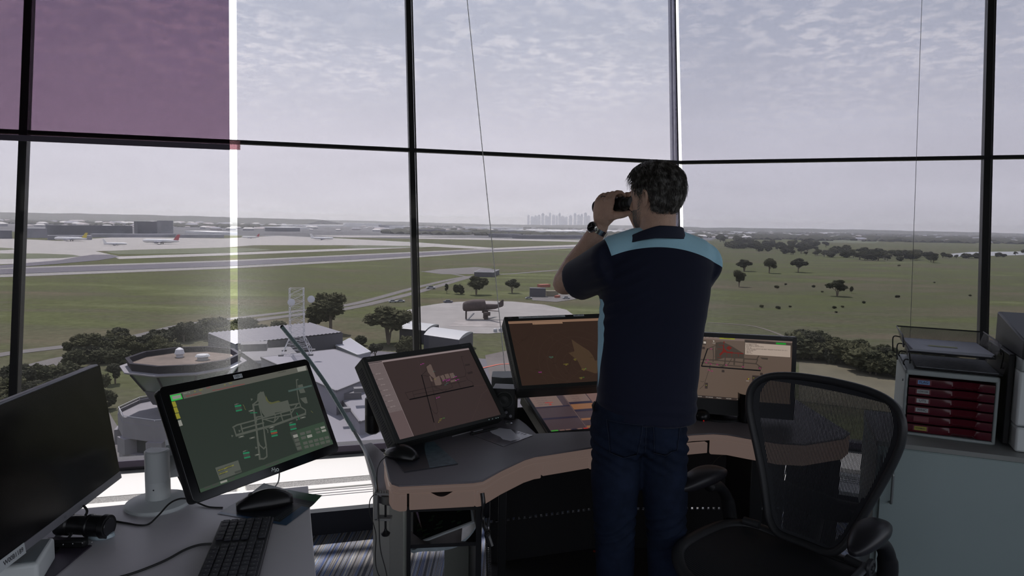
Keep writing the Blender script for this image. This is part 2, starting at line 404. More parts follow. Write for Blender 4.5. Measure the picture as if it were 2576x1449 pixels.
struct('unseen_sun_canopy', mb, m_ceil, smooth=0)  # overhang out of view, added to keep the sun off the desks
def wallpoly(name, pts, z0=0, top=None):
    mb = MB()
    for (a, b) in zip(pts[:-1], pts[1:]):
        d = (Vector((*b, 0))-Vector((*a, 0))).normalized(); n = Vector((d.y, -d.x, 0))*.1
        a3, b3 = Vector((*a, 0)), Vector((*b, 0))
        vs = [a3, b3, b3+n, a3+n]; mb.prism([(v.x, v.y) for v in vs], z0, ZTOP)
    return struct(name, mb, m_wall, smooth=0)
wallpoly('wall_left', [outline[5], outline[6], outline[0]])
m_film3 = film('solar film back', (.45, .46, .47), 0)
for nm, wn, pts in (('wall_right', 'window_3', [outline[2], outline[3], outline[4]]), ('wall_back', 'window_4', [outline[4], outline[5]])):
    mb = MB(); mp_b = MB(); pn_ = MB()
    for (a, b) in zip(pts[:-1], pts[1:]):
        A3, B3 = Vector((*a, 0)), Vector((*b, 0)); L = (B3-A3).length; d = (B3-A3)/L; n = Vector((d.y, -d.x, 0))*.1
        for z0, z1 in ((0, .55), (3.1, ZTOP)): mb.prism([tuple(v.xy) for v in (A3, B3, B3+n, A3+n)], z0, z1)
        k = max(1, round(L/1.9))
        for i in range(k+1):
            p = A3+d*(L*i/k); q = [p-d*.05, p+d*.05, p+d*.05+n, p-d*.05+n]; mp_b.prism([tuple(v.xy) for v in q], .55, 3.1)
        pn_.face([A3+n*.5+Vector((0, 0, .55)), B3+n*.5+Vector((0, 0, .55)), B3+n*.5+Vector((0, 0, 3.1)), A3+n*.5+Vector((0, 0, 3.1))])
    struct(nm, mb, m_wall, smooth=0); w_ = tag(empty(wn, (*pts[0], .55)), 'window behind the room, filmed glass between posts', kind='structure')
    mp_b.build('window_post', m_frame, w_, world=True, smooth=0); pn_.build('glass_pane', m_film3, w_, world=True, smooth=0)

# ---------------------------------------------------------------- roller blinds of tinted film (hang nearly plumb inside the glass)
def sheet(name, F, pxl, pxr, m, off, ztop, zbot, parent=None, sL=None, sR=None, gapside=None):
    """grid sheet with an 'edge' attribute rising towards the gap side"""
    def edge_line(q):                    # an edge through two measured points, as its position along the face by height
        if not isinstance(q, tuple): return q, 0.0
        (sa, za, _), (sb, zb, _) = F.hit(q[0], q[1], off, FLEAN), F.hit(q[2], q[3], off, FLEAN); k = (sb-sa)/(zb-za); return sa-k*za, k
    e0, e1 = edge_line(pxl if pxl else sL), edge_line(pxr if pxr else sR)
    a0, a1 = e0[0]+e0[1]*zbot, e1[0]+e1[1]*zbot
    nx, nz_ = 60, 8; vs = []; ed = []
    for j in range(nz_+1):
        for i in range(nx+1):
            z = zbot+(ztop-zbot)*j/nz_; b0, b1 = e0[0]+e0[1]*z, e1[0]+e1[1]*z; s = b0+(b1-b0)*i/nx; vs.append(F.pt(s, z, off, FLEAN))
            dist = (s-b0) if gapside == 'L' else (b1-s) if gapside == 'R' else 9
            ed.append(max(0, 1-dist/.42)*min(1, max(0, (1.95-z)/.9)) if gapside else 0)
    fs = [(j*(nx+1)+i, j*(nx+1)+i+1, (j+1)*(nx+1)+i+1, (j+1)*(nx+1)+i) for j in range(nz_) for i in range(nx)]
    o = MB().add(vs, fs).build(name, m, parent, world=True)
    a = o.data.attributes.new('edge', 'FLOAT', 'POINT'); a.data.foreach_set('value', ed)
    return o, a0, a1
def blind(F, label, m, off, zbot, hem=True, hemext=0, **kw):
    r = empty('roller_blind', F.pt(0, ZTOP-.05, off), label=label, cat='blind')
    o, a0, a1 = sheet('film_sheet', F, None if 'sL' in kw else kw['pxl'], None if 'sR' in kw else kw['pxr'], m, off, ZTOP-.03, zbot, r, kw.get('sL'), kw.get('sR'), kw.get('gapside'))
    if hem:
        mb = MB(); bar(F, mb, a0, zbot, a1+hemext, zbot, .035, .012, off, FLEAN, vert=False); mb.build('hem_bar', m_hem, r, world=True)
    return r
blind(FB, 'clear grey roller film over the window left of the bright gap', m_film, -.05, ZS+.045, sL=SL, pxr=(576, 0, 580, 900), gapside='R')
blind(FB, 'clear grey roller film behind the standing man, between two bright gaps', m_film, -.05, ZS+.045, pxl=(595, 0, 598.5, 900), pxr=(1700, 0, 1711.5, 560), gapside='L')
blind(FC, 'clear grey roller film over the window facing the paddock', m_film2, -.05, ZS+.045, pxl=(1706.5, 0, 1718.5, 560), sR=SR, gapside='L')
zp = FB.hit(300, 359, -.085, FLEAN)[1]
pb = blind(FB, 'dark purple roller film drawn down to the transom on the far left', m_purple, -.085, zp, sL=SL, pxr=(576, 0, 578, 360), hem=False)
mb = MB(); a1 = FB.hit(577, 300, -.085, FLEAN)[0]; bar(FB, mb, SL, zp+.002, a1, zp+.002, .030, .012, -.085, FLEAN, vert=False); mb.build('hem_bar', m_hem, pb, world=True)
m_pink = film('hem end clear', (.55, .38, .40), .25, (.7, .5, .52), edge=0)
mb = MB(); bar(FB, mb, a1, zp+.015, a1+.055, zp+.015, .05, .01, -.085, FLEAN, vert=False); mb.build('hem_end_cap', m_pink, pb, world=True)
m_wire = mat('wire', (.75, .74, .72), .4, .3)
pA = FB.hit(1172, -30, -.12, FLEAN)[2]; pB = PY(1272, 948, 3.22)
one('guide_wire', MB().tube([pA, pB], .0021, 6), m_wire, 'thin pale wire hanging at a slant beside the dark mullion behind the tilted screens', 'wire')
sW = FC.hit(2303, 385)[0]
mb = MB().tube([FC.pt(sW, ZTOP-.04, -.04), FC.pt(sW, ZS+.06, -.04)], .0016, 6)
one('guide_wire', mb, mat('wire dark', (.3, .3, .3), .4, .4), 'thin dark wire down the window above the red drawer tower', 'wire')
# ================================================================ outside, sixty metres below
GV = lambda x, y: G(x, y)
def gmat():
    m, t, o = newmat('grassland')
    b = t.nodes.new('ShaderNodeBsdfPrincipled'); b.inputs['Roughness'].default_value = 1; b.inputs['Specular IOR Level'].default_value = 0
    t.links.new(b.outputs[0], o.inputs[0]); tcn = t.nodes.new('ShaderNodeTexCoord')
    mp = t.nodes.new('ShaderNodeMapping'); mp.inputs['Scale'].default_value = (.0022, .0075, 1); mp.inputs['Rotation'].default_value = (0, 0, .12); t.links.new(tcn.outputs['Object'], mp.inputs[0])
    a = t.nodes.new('ShaderNodeTexNoise'); a.inputs['Scale'].default_value = 2.2; a.inputs['Detail'].default_value = 8; a.inputs['Roughness'].default_value = .62; t.links.new(mp.outputs[0], a.inputs['Vector'])
    c = ramp(t, a.outputs[0], [(.34, srgb(93, 88, 75)), (.46, srgb(83, 84, 68)), (.56, srgb(83, 87, 63)), (.68, srgb(98, 102, 77))])
    d = t.nodes.new('ShaderNodeTexNoise'); d.inputs['Scale'].default_value = .35; d.inputs['Detail'].default_value = 5; t.links.new(tcn.outputs['Object'], d.inputs['Vector'])
    t.links.new(mixc(t, 1.0, c, ramp(t, d.outputs[0], [(.3, (.82,.82,.8,1)), (.7, (1.15,1.15,1.12,1))]), 'MULTIPLY'), b.inputs['Base Color'])
    return m
m_grass = gmat()
mb = MB(); mb.face([(-26000, -3000, GZ), (26000, -3000, GZ), (26000, 30000, GZ), (-26000, 30000, GZ)])
struct('ground', mb, m_grass, smooth=0)
struct('suburb_ground', MB().face([(-26000, 2350, GZ+.1), (-300, 2450, GZ+.1), (900, 3100, GZ+.1), (1400, 4600, GZ+.1), (26000, 5200, GZ+.1), (26000, 29500, GZ+.1), (-26000, 29500, GZ+.1)]), mat('suburb ground', (.075, .075, .082), 1, noise=(.006, .7)), smooth=0)
def patch(name, pix, m, lift, label=None):
    return struct(name, MB().face([GV(*p) + Vector((0, 0, lift)) for p in pix]), m, label, smooth=0)
m_conc = mat('apron concrete', (.29, .277, .265), .95, noise=(.02, .08))
m_asph = mat('runway asphalt', (.075, .07, .088), .95, noise=(.03, .08))
m_shld = mat('runway shoulder', (.20, .193, .185), .95)
m_road = mat('road asphalt', (.11, .103, .10), .95, noise=(.05, .1))
m_isl = mat('island grass', srgb(80, 86, 60)[:3], 1, noise=(.004, .2))
m_dirt = mat('dry grass', srgb(92, 87, 68)[:3], 1, noise=(.05, .25))
# far concrete apron and taxiways
patch('apron', [(-260, 596), (0, 599), (150, 606), (300, 596), (560, 600), (700, 593), (860, 600), (1053, 610), (1246, 624), (1220, 627), (1053, 619), (860, 617), (640, 617), (560, 623), (240, 632), (300, 645), (235, 652), (150, 660), (0, 665), (-260, 672)], m_conc, .12)
patch('grass_island', [(-260, 620), (0, 623), (30, 625), (39, 627), (20, 629), (0, 630), (-260, 634)], m_isl, .3)
patch('grass_island', [(-260, 640), (0, 638), (100, 638), (180, 641), (203, 645), (160, 649), (90, 651), (0, 652), (-260, 658)], m_isl, .3)
patch('grass_island', [(262, 632), (330, 629), (560, 623), (640, 625), (690, 629), (560, 637), (300, 640), (280, 637)], m_isl, .3)
patch('taxiway', [(-260, 685), (0, 668), (150, 655), (205, 645), (235, 641), (280, 641), (300, 647), (250, 655), (150, 664), (60, 671), (-260, 694)], m_asph, .35)
patch('taxiway', [(285, 646), (560, 637), (860, 626), (1053, 620), (1110, 620), (860, 631), (560, 643), (300, 652)], m_conc, .25)
patch('grass_island', [(862, 622), (900, 617), (1020, 619), (1060, 622), (900, 625)], m_isl, .4)
patch('taxiway', [(1053, 597), (1250, 600), (1520, 606), (1520, 610), (1250, 604), (1053, 601)], m_conc, .25)
patch('taxiway', [(780, 592), (1053, 593), (1190, 594), (1053, 596), (860, 597)], m_conc, .25)
patch('taxiway', [(1246, 624), (1340, 620), (1520, 613), (1520, 618), (1340, 624), (1230, 629)], m_conc, .28)
patch('runway_shoulder', [(-260, 692), (0, 674), (573, 655), (900, 640), (1219, 626), (1520, 616), (1520, 621), (1219, 636), (900, 658), (573, 676), (0, 698), (-260, 714)], m_shld, .2)
patch('runway', [(-260, 696), (0, 678), (573, 659), (900, 643.5), (1219, 629), (1520, 618), (1520, 619.5), (1219, 633), (900, 653), (573, 670.5), (0, 691), (-260, 706)], m_asph, .5)
def strip(name, line, w, m, lift, label=None):
    P = catmull([GV(*p) for p in line], 6); mb = MB(); vs = []
    for i, p in enumerate(P):
        t = (P[min(i+1, len(P)-1)]-P[max(i-1, 0)]).normalized(); n = Vector((-t.y, t.x, 0)); vs += [p+n*w/2+Vector((0, 0, lift)), p-n*w/2+Vector((0, 0, lift))]
    mb.add(vs, [(2*i, 2*i+1, 2*i+3, 2*i+2) for i in range(len(P)-1)]); return struct(name, mb, m, label, smooth=0)
strip('road', [(330, 850), (395, 834), (489, 814), (727, 785), (888, 765), (1053, 722), (1177, 696), (1300, 688), (1412, 679), (1560, 670)], 8, m_road, .14)
strip('road', [(-200, 930), (0, 893), (150, 874), (290, 857), (420, 838), (600, 812), (727, 795), (888, 774), (1039, 738), (1108, 718), (1180, 697)], 9, m_road, .16)
strip('road', [(1177, 697), (1120, 687), (1060, 683)], 6, m_road, .15)
strip('road', [(290, 857), (240, 885), (150, 905), (60, 930), (0, 960), (-60, 1000)], 9, m_road, .18)
strip('road', [(150, 905), (210, 960), (240, 1040), (290, 1130), (330, 1200)], 7, m_road, .19)
strip('road', [(1780, 812), (1900, 822), (2010, 862), (2100, 900)], 2.2, mat('track dust', (.115, .10, .08), 1), .14)
patch('fire_training_pad', [(1015, 784), (1060, 771), (1120, 762), (1200, 757), (1290, 759), (1370, 767), (1425, 780), (1443, 793), (1430, 806), (1390, 820), (1330, 832), (1230, 840), (1120, 838), (1050, 822), (1018, 800)], mat('pad concrete', (.24, .228, .22), .95, noise=(.05, .14)), .2)
for q in ([(1150, 806), (1300, 806), (1340, 815), (1250, 824), (1130, 822)],):
    patch('scorched_patch', q, mat('scorched concrete', (.27, .25, .24), .95, noise=(.1, .3)), .3)
patch('yard', [(900, 880), (1240, 905), (1330, 930), (1300, 1110), (1190, 1110), (900, 1000)], mat('yard asphalt', (.10, .095, .11), .95, noise=(.05, .15)), .16)
patch('yard', [(1220, 895), (1290, 880), (1360, 900), (1340, 980), (1235, 960)], mat('yard earth', (.11, .095, .09), .95, noise=(.05, .25)), .26)
strip('red_kerb', [(1205, 930), (1230, 924), (1262, 918), (1310, 917)], 1.0, mat('red paint', (.5, .1, .06), .8), .4)
patch('dry_grass', [(2010, 910), (2120, 905), (2260, 925), (2400, 960), (2420, 1060), (2010, 1010)], m_dirt, .15)
patch('parking_lot', [(1330, 742), (1385, 738), (1440, 742), (1455, 752), (1400, 760), (1340, 756)], m_road, .2)
patch('parking_lot', [(1062, 684), (1100, 678), (1195, 672), (1240, 676), (1190, 690), (1110, 690)], m_road, .22)

# ---- trees: several shaped crowns, each tree a thing of its own
m_leafs = [mat('foliage a', (.050, .052, .030), 1, noise=(.6, .35), spec=.1), mat('foliage b', (.066, .066, .036), 1, noise=(.6, .35), spec=.1), mat('foliage c', (.043, .044, .030), 1, noise=(.6, .35), spec=.1)]
m_bark = mat('bark', (.16, .13, .10), 1)
def blob(mb, c, r, seed, leafy=1.0):
    """a lumpy clump: icosphere pushed in and out so its outline is ragged"""
    b = bmesh.new(); bmesh.ops.create_icosphere(b, subdivisions=4, radius=1)
    off = Vector((seed*13.7, seed*3.1, 0)); vs = []
    for v in b.verts:
        k = 1 + .42*leafy*mnoise.noise(v.co*2.1+off) + .30*leafy*mnoise.noise(v.co*5.3+off) + .16*leafy*mnoise.noise(v.co*12+off)
        vs.append(Vector((c[0]+v.co.x*r[0]*k, c[1]+v.co.y*r[1]*k, c[2]+v.co.z*r[2]*k)))
    fs = [tuple(v.index for v in f.verts) for f in b.faces]; b.free(); mb.add(vs, fs)
def leafcards(mb, c, r, n, s, rnd):
    for _ in range(n):
        d = Vector((rnd.gauss(0, 1), rnd.gauss(0, 1), rnd.gauss(0, 1))).normalized(); k = rnd.uniform(.75, 1.12)
        p = Vector((c[0]+d.x*r[0]*k, c[1]+d.y*r[1]*k, c[2]+d.z*r[2]*k)); q = Quaternion((rnd.gauss(0, 1), rnd.gauss(0, 1), rnd.gauss(0, 1), rnd.gauss(0, 1))); q.normalize(); z = s*rnd.uniform(.6, 1.4)
        mb.add([p + q @ Vector(v) for v in ((-z, 0, 0), (z, -z*.4, 0), (z*.3, z, 0), (-z*.6, z*.7, 0))], [(0, 1, 2, 3)])
def tree_proto(style, seed):
    """unit tree, 1 high; spread umbrella gum, round gum, tall gum, bush"""
    rnd = random.Random(seed); r = empty('tree', (0, 0, 0)); crown = MB(); trunk = MB(); cs = []
    if style == 'umbrella':
        for k in range(7):
            a = k*2*math.pi/7+rnd.random()*.6; d = rnd.uniform(.18, .42); cs.append((d*math.cos(a), d*math.sin(a), rnd.uniform(.46, .76), rnd.uniform(.16, .24), .14))
        cs += [(0, 0, .80, .26, .15), (.1, .05, .88, .2, .1)]; nt_ = 3
    elif style == 'tall':
        for k in range(8):
            a = rnd.random()*6.28; z = .40+.5*k/7; d = rnd.uniform(.04, .16); cs.append((d*math.cos(a), d*math.sin(a), z, rnd.uniform(.12, .19), .13))
        nt_ = 2
    elif style == 'bush':
        for k in range(6):
            a = rnd.random()*6.28; d = rnd.uniform(.05, .38); cs.append((d*math.cos(a), d*math.sin(a), rnd.uniform(.3, .6), rnd.uniform(.28, .38), .3))
        nt_ = 1
    else:
        for k in range(9):
            a = rnd.random()*6.28; d = rnd.uniform(.05, .30); cs.append((d*math.cos(a), d*math.sin(a), rnd.uniform(.42, .84), rnd.uniform(.15, .24), .15))
        nt_ = 2
    for i, (x, y, z, rr, rz) in enumerate(cs):
        blob(crown, (x, y, z), (rr*.86, rr*.86, rz*.86), seed*20+i, 1.5); leafcards(crown, (x, y, z), (rr*1.02, rr*1.02, rz*1.05), 420, .013, rnd)
        if style != 'bush' and i % 2 == 0: trunk.tube([(0, 0, .25), (x*.6, y*.6, z*.75), (x, y, z)], [.014, .01, .005], 5)
    for k in range(nt_):
        dx = .05*(k-.5*(nt_-1)); trunk.tube([(dx*.3, 0, 0), (dx, dx*.5, .25), (dx*2.4, dx, .6)], [.028, .02, .01], 6)
    crown.build('crown', m_leafs[seed % 3], r, smooth=60); trunk.build('trunk', m_bark, r, smooth=60); return r
PROTO = {(s, k): tree_proto(s, k) for s in ('umbrella', 'tall', 'bush', 'round') for k in (1, 2, 3)}
_used = set()
def put_tree(style, k, x, y, htpx, label, group=None, cat='tree', sx=1.0, z=GZ):
    """stands where the photo's pixel (x, y) meets the ground, tall enough to reach htpx pixels up"""
    p = G(x, y, z); h = htpx*(p.y)/FPX*1.0
    o = PROTO[(style, k)]
    if (style, k) in _used: o = copy_tree(o)
    else: _used.add((style, k))
    o.location = p; o.scale = (h*sx, h*sx, h); o.rotation_euler.z = random.random()*6.28; tag(o, label, cat, group); return o
put_tree('umbrella', 1, 977, 866, 98, 'large spreading gum tree in front of the pale training pad', sx=1.25)
put_tree('round', 1, 832, 838, 104, 'tall dark gum tree behind the grey ribbed hall', sx=1.2)
put_tree('tall', 1, 792, 832, 70, 'darker tree at the lattice mast beside the ribbed hall', sx=1.3)
put_tree('bush', 1, 1024, 898, 58, 'low light green tree in front of the curved roof shed', sx=.9)
put_tree('round', 2, 944, 902, 44, 'small round tree beside the white roofed store', sx=1.0)
put_tree('round', 3, 1198, 741, 48, 'widest dark tree between the two roads and the training pad', sx=1.3)
put_tree('bush', 2, 1152, 740, 30, 'pale bushy tree just left of the widest roadside tree', sx=.8)
put_tree('tall', 2, 1124, 738, 24, 'narrow young tree standing alone beside the road', sx=.7)
put_tree('umbrella', 2, 1288, 737, 36, 'open thin tree standing in yellow grass beyond the training pad', sx=1.0)
put_tree('umbrella', 3, 1872, 682, 30, 'paddock tree farthest from the camera in the left pair', sx=1.3)
put_tree('umbrella', 1, 1935, 687, 38, 'paddock tree with two thin trunks, second in the far row', sx=1.0)
put_tree('umbrella', 2, 2008, 685, 36, 'round headed paddock tree at the right end of the far row', sx=1.1)
put_tree('round', 1, 1859, 721, 43, 'nearest left paddock tree with a dense dark crown', sx=.9)
put_tree('umbrella', 3, 2106, 745, 42, 'broad crowned tree alone in the middle of the paddock', sx=1.15)
put_tree('tall', 3, 2142, 738, 17, 'little tree beside the broad crowned paddock tree', sx=1.0)
for i, (x, y, h) in enumerate(((1955, 726, 9), (1977, 717, 5), (2047, 723, 7), (2068, 736, 5), (2258, 749, 8), (2173, 763, 7), (1916, 774, 8), (1957, 777, 9), (2098, 776, 7), (2120, 774, 6), (2103, 787, 5), (1987, 773, 5), (2261, 670, 5), (2350, 712, 4), (2440, 745, 5))):
    put_tree('bush', 1+i % 3, x, y, h, 'small dark shrub dotted in the open paddock', 'paddock shrubs', 'shrub', 1.3)
# wood across the paddock
rw = random.Random(5)
def wood(poly_lo, poly_hi, n, hpx, label, group, styles=('round', 'bush', 'umbrella')):
    for i in range(n):
        t = rw.random(); x = poly_lo[0][0] + (poly_lo[-1][0]-poly_lo[0][0])*t
        def yy(P):
            for (a, b) in zip(P[:-1], P[1:]):
                if a[0] <= x <= b[0]: return a[1]+(b[1]-a[1])*(x-a[0])/(b[0]-a[0])
            return P[-1][1]
        y0, y1 = yy(poly_hi), yy(poly_lo); y = y0+(y1-y0)*rw.random()**.8
        put_tree(rw.choice(styles), rw.randint(1, 3), x, y, hpx*rw.uniform(.75, 1.2), label, group, sx=rw.uniform(1.0, 1.5))
wood([(1808, 606), (1830, 625), (1900, 632), (2000, 642), (2090, 648), (2140, 650)], [(1808, 602), (1830, 606), (1900, 610), (2000, 615), (2090, 620), (2140, 628)], 105, 15, 'grey green tree in the long wood across the paddock', 'trees of the long far wood')
wood([(2120, 652), (2200, 657), (2290, 660), (2352, 664)], [(2120, 640), (2200, 642), (2290, 643), (2352, 648)], 44, 19, 'dark tree in the tight wood at the end of the far fence line', 'trees of the tight far wood')
wood([(2350, 650), (2400, 652), (2490, 655), (2576, 640)], [(2350, 646), (2400, 648), (2490, 650), (2576, 636)], 16, 13, 'low tree by the pale dam beyond the paddock', 'trees by the pale dam')
patch('dam_water', [(2378, 640), (2440, 634), (2640, 632), (2640, 640), (2480, 644), (2385, 646)], mat('dam water', (.26, .27, .27), .5), .2)
patch('far_field', [(2020, 600), (2120, 596), (2230, 604), (2200, 612), (2060, 610)], m_isl, .2)
# thicket just below the tower on the right
wood([(1992, 905), (2060, 915), (2140, 925), (2200, 948), (2300, 960), (2420, 985)], [(1992, 890), (2060, 885), (2140, 890), (2200, 905), (2300, 920), (2420, 935)], 60, 58, 'dark green scrub tree in the thicket below the tower', 'scrub trees of the near thicket', ('bush', 'round'))
# belt of gums left of the old tower
for i, (x, y, h, st, w) in enumerate(((225, 905, 68, 'round', 1.3), (262, 890, 50, 'round', 1.2), (190, 925, 52, 'bush', 1.0), (320, 900, 58, 'round', 1.2), (372, 880, 48, 'bush', 1.1), (300, 925, 55, 'bush', 1.1), (345, 905, 50, 'round', 1.0), (420, 862, 34, 'bush', 1.2), (455, 850, 34, 'round', 1.3), (500, 842, 32, 'bush', 1.2), (545, 845, 34, 'round', 1.2), (590, 845, 40, 'bush', 1.2), (400, 880, 40, 'round', 1.2), (60, 985, 66, 'round', 1.1), (105, 968, 60, 'bush', 1.0), (30, 1000, 60, 'bush', 1.0), (150, 985, 50, 'bush', .9), (130, 1010, 60, 'round', 1.0), (250, 985, 52, 'bush', .9), (290, 965, 58, 'round', .9), (258, 1030, 60, 'bush', .8), (700, 832, 30, 'bush', 1.2), (660, 838, 26, 'bush', 1.2), (905, 870, 30, 'bush', 1), (1010, 828, 26, 'round', 1))):
    put_tree(st, 1+i % 3, x, y, h, 'gum tree in the ragged belt between the old tower and the road', 'gum trees around the old tower', sx=w)

rb_ = random.Random(77)
for i in range(46):
    x = rb_.uniform(165, 640); y = 905-.10*(x-165)+rb_.uniform(-30, 28) if x < 420 else rb_.uniform(836, 862)
    put_tree(rb_.choice(('round', 'bush', 'bush')), rb_.randint(1, 3), x, y, rb_.uniform(30, 52), 'gum tree in the ragged belt between the old tower and the road', 'gum trees around the old tower', sx=rb_.uniform(1.0, 1.4))
for i in range(16):
    put_tree(rb_.choice(('round', 'bush')), rb_.randint(1, 3), rb_.uniform(-60, 240), rb_.uniform(960, 1060), rb_.uniform(46, 66), 'gum tree in the grove beside the left mullion', 'gum trees left of the old tower', sx=rb_.uniform(1.0, 1.3))
# ---- buildings
m_wp = mat('wall pale', (.20, .195, .225), .8); m_wd = mat('wall dark', (.08, .078, .092), .8); m_rf = mat('roof pale', (.115, .112, .126), .7, noise=(.08, .07)); m_rw = mat('roof white', (.36, .37, .385), .6); m_win = mat('window dark', (.04, .045, .05), .3)
def pxh(p, dpx): return dpx*p.y/FPX
def bdg(name, foot, z0, z1, wallm, roofm, label, cat='building', par=None, group=None):
    """a building from its ground outline (world xy)"""
    c = Vector((sum(p[0] for p in foot)/len(foot), sum(p[1] for p in foot)/len(foot), z0))
    r = empty(name, c, label=label, cat=cat, group=group)
    MB().prism(foot, z0, z1-.05).build('wall', wallm, r, world=True, smooth=0)
    mb = MB().prism([(c.x+(p[0]-c.x)*.965, c.y+(p[1]-c.y)*.965) for p in foot], z1-.6, z1-.1)
    n = len(foot)
    for i in range(n):
        a, b_ = Vector((*foot[i], 0)), Vector((*foot[(i+1) % n], 0)); d = (b_-a).normalized(); nn_ = Vector((-d.y, d.x, 0))*.22
        mb.prism([((a-d*.2+nn_).x, (a-d*.2+nn_).y), ((b_+d*.2+nn_).x, (b_+d*.2+nn_).y), ((b_+d*.2-nn_).x, (b_+d*.2-nn_).y), ((a-d*.2-nn_).x, (a-d*.2-nn_).y)], z1-.5, z1)
    mb.build('roof', roofm, r, world=True, smooth=0); return r
def quadat(pix, zr):
    return [tuple(PZ(x, y, zr).xy) for x, y in pix]
# ribbed hall with a folded roof; roof at z -44
ZR = -47
hf = quadat([(523, 838), (592, 864), (752, 848), (862, 833), (780, 812)], ZR)
h4 = quadat([(592, 866), (862, 836), (783, 812), (523, 838)], ZR)
hall = empty('ribbed_hall', (sum(p[0] for p in h4)/4, sum(p[1] for p in h4)/4, GZ), label='long grey hall with a finely ribbed pale roof behind the lattice mast', cat='building')
MB().prism(h4, GZ, ZR-.3).build('wall', m_wd, hall, world=True, smooth=0)
A_, B_, C_, D_ = [Vector((*p, ZR)) for p in h4]
mb = MB(); NR = 26
for i in range(NR):
    a0, a1_ = A_.lerp(B_, i/NR), A_.lerp(B_, (i+1)/NR); d0, d1 = D_.lerp(C_, i/NR), D_.lerp(C_, (i+1)/NR); am, dm = (a0+a1_)/2+Vector((0, 0, .35)), (d0+d1)/2+Vector((0, 0, .35))
    mb.face([a0, am, dm, d0]); mb.face([am, a1_, d1, dm]); mb.face([a0, a1_, am])
mb.build('roof', mat('roof ribbed', (.17, .165, .19), .8), hall, world=True, smooth=0)
mb = MB()
for i in range(12):
    p = B_.lerp(C_, (i+.5)/12) if False else B_.lerp(C_, (i+.5)/12); mb.box((p.x, p.y, (GZ+ZR)/2-.5), (.35, .35, ZR-GZ-1.5))
mb.build('wall_rib', mat('wall rib', (.25, .24, .29), .7), hall, world=True, smooth=0)
# flat roofed block in front of the mast
zf = -45
f1 = quadat([(657, 898), (841, 878), (925, 908), (990, 925), (846, 982)], zf)
blk = bdg('office_block', f1, GZ, zf, m_wp, m_rf, 'flat pale roofed block in front of the lattice mast, behind the touchscreen')
f2 = quadat([(846, 984), (990, 927), (1060, 955), (1060, 1010), (905, 1060)], zf-3.5)
bdg('office_block', f2, GZ, zf-3.5, m_wp, m_rf, 'lower flat roof stepping down in front of the pale roofed block')
f3 = quadat([(560, 985), (846, 1000), (905, 1062), (1000, 1040), (1100, 1100), (1100, 1160), (560, 1160)], zf-7)
bdg('office_block', f3, GZ, zf-7, m_wp, m_rf, 'lowest pale roof seen between the touchscreen and the console')
f4 = quadat([(1000, 925), (1120, 900), (1240, 960), (1130, 1010)], zf-6)
for i, (x, y, w, h, zr) in enumerate(((885, 1000, 46, 22, -48.5), (870, 1035, 24, 14, -48.5), (640, 880, 62, 26, -45), (905, 985, 30, 15, -45), (1290, 1000, 60, 20, -49))):
    p = PZ(x, y, zr); k = p.y/FPX
    c = MB().box((p.x, p.y, zr+h*k*.35), (w*k, w*k*.7, h*k*.7), rz=.3); 
    one('roof_plant_unit', c, m_rf, ['boxy plant room on the lower roof behind the gooseneck', 'small box vent on the lowest roof behind the gooseneck', 'pale plant box between the bright gap and the mast', 'pale vent box at the step between two flat roofs', 'white roof box seen between the two console screens'][i], 'roof unit', loc=(p.x, p.y, zr), smooth=0)
# round roofed sheds
def vault(pix, zr, label, rise, base=None):
    a, b_, c, d = [Vector((*q, zr)) for q in quadat(pix, zr)]   # front-left, front-right, back-right, back-left eaves
    r = empty('curved_roof_shed', ((a+c)/2).xy.to_3d()+Vector((0, 0, GZ)), label=label, cat='shed')
    MB().prism([(p.x, p.y) for p in (a, b_, c, d)], GZ, zr).build('wall', m_wd, r, world=True, smooth=0)
    mb = MB(); n = 10; L = []; Rr = []
    for i in range(n+1):
        t = i/n; hz = rise*math.sin(math.pi*t)**.8 if 0 < t < 1 else 0
        L.append(a.lerp(d, t)+Vector((0, 0, hz))); Rr.append(b_.lerp(c, t)+Vector((0, 0, hz)))
    for i in range(n): mb.face([L[i], Rr[i], Rr[i+1], L[i+1]])
    mb.face(L[::-1]); mb.face(Rr); mb.build('roof', m_rw, r, world=True, smooth=30, merge=True, weld=.01)
vault([(1066, 842), (1155, 855), (1190, 836), (1098, 824)], -51.5, 'white curved roof shed with dark side wall, nearer of two', 1.5)
vault([(1005, 826), (1070, 832), (1104, 817), (1040, 810)], -52, 'white curved roof shed half behind the large gum tree', 1.3)
bdg('store_shed', quadat([(845, 868), (900, 892), (932, 884), (880, 850)], -52), GZ, -52, mat('wall corrug', (.3, .3, .34), .8), m_rw, 'white roofed store beside the small round tree')
bdg('flat_roof_building', quadat([(1193, 684), (1240, 685), (1256, 678), (1208, 677)], -53), GZ, -53, m_wd, m_rw, 'small flat roofed building beyond the road junction')
for i, (x, y, w, h, mm, lb) in enumerate(((1352, 746, 40, 22, m_wd, 'dark shed among the wrecks beyond the training pad'), (1388, 745, 30, 14, mat('wall khaki', (.22, .2, .15), .9), 'khaki low shed beside the dark shed'), (1368, 722, 30, 7, mat('roof rust', (.34, .12, .09), .9), 'long rusty red container behind the dark shed'), (1412, 729, 34, 5, mat('roof rust', (0, 0, 0)), 'thin rusty container beside the khaki shed'), (1402, 749, 16, 6, mat('roof rust', (0, 0, 0)), 'short rusty skip in the wreck yard'))):
    p = GV(x, y); k = p.y/FPX
    one('yard_shed', MB().box((0, 0, h*k/2), (w*k, w*k*.5, h*k), rz=.25*i), mm, lb, 'shed', smooth=0).location = p
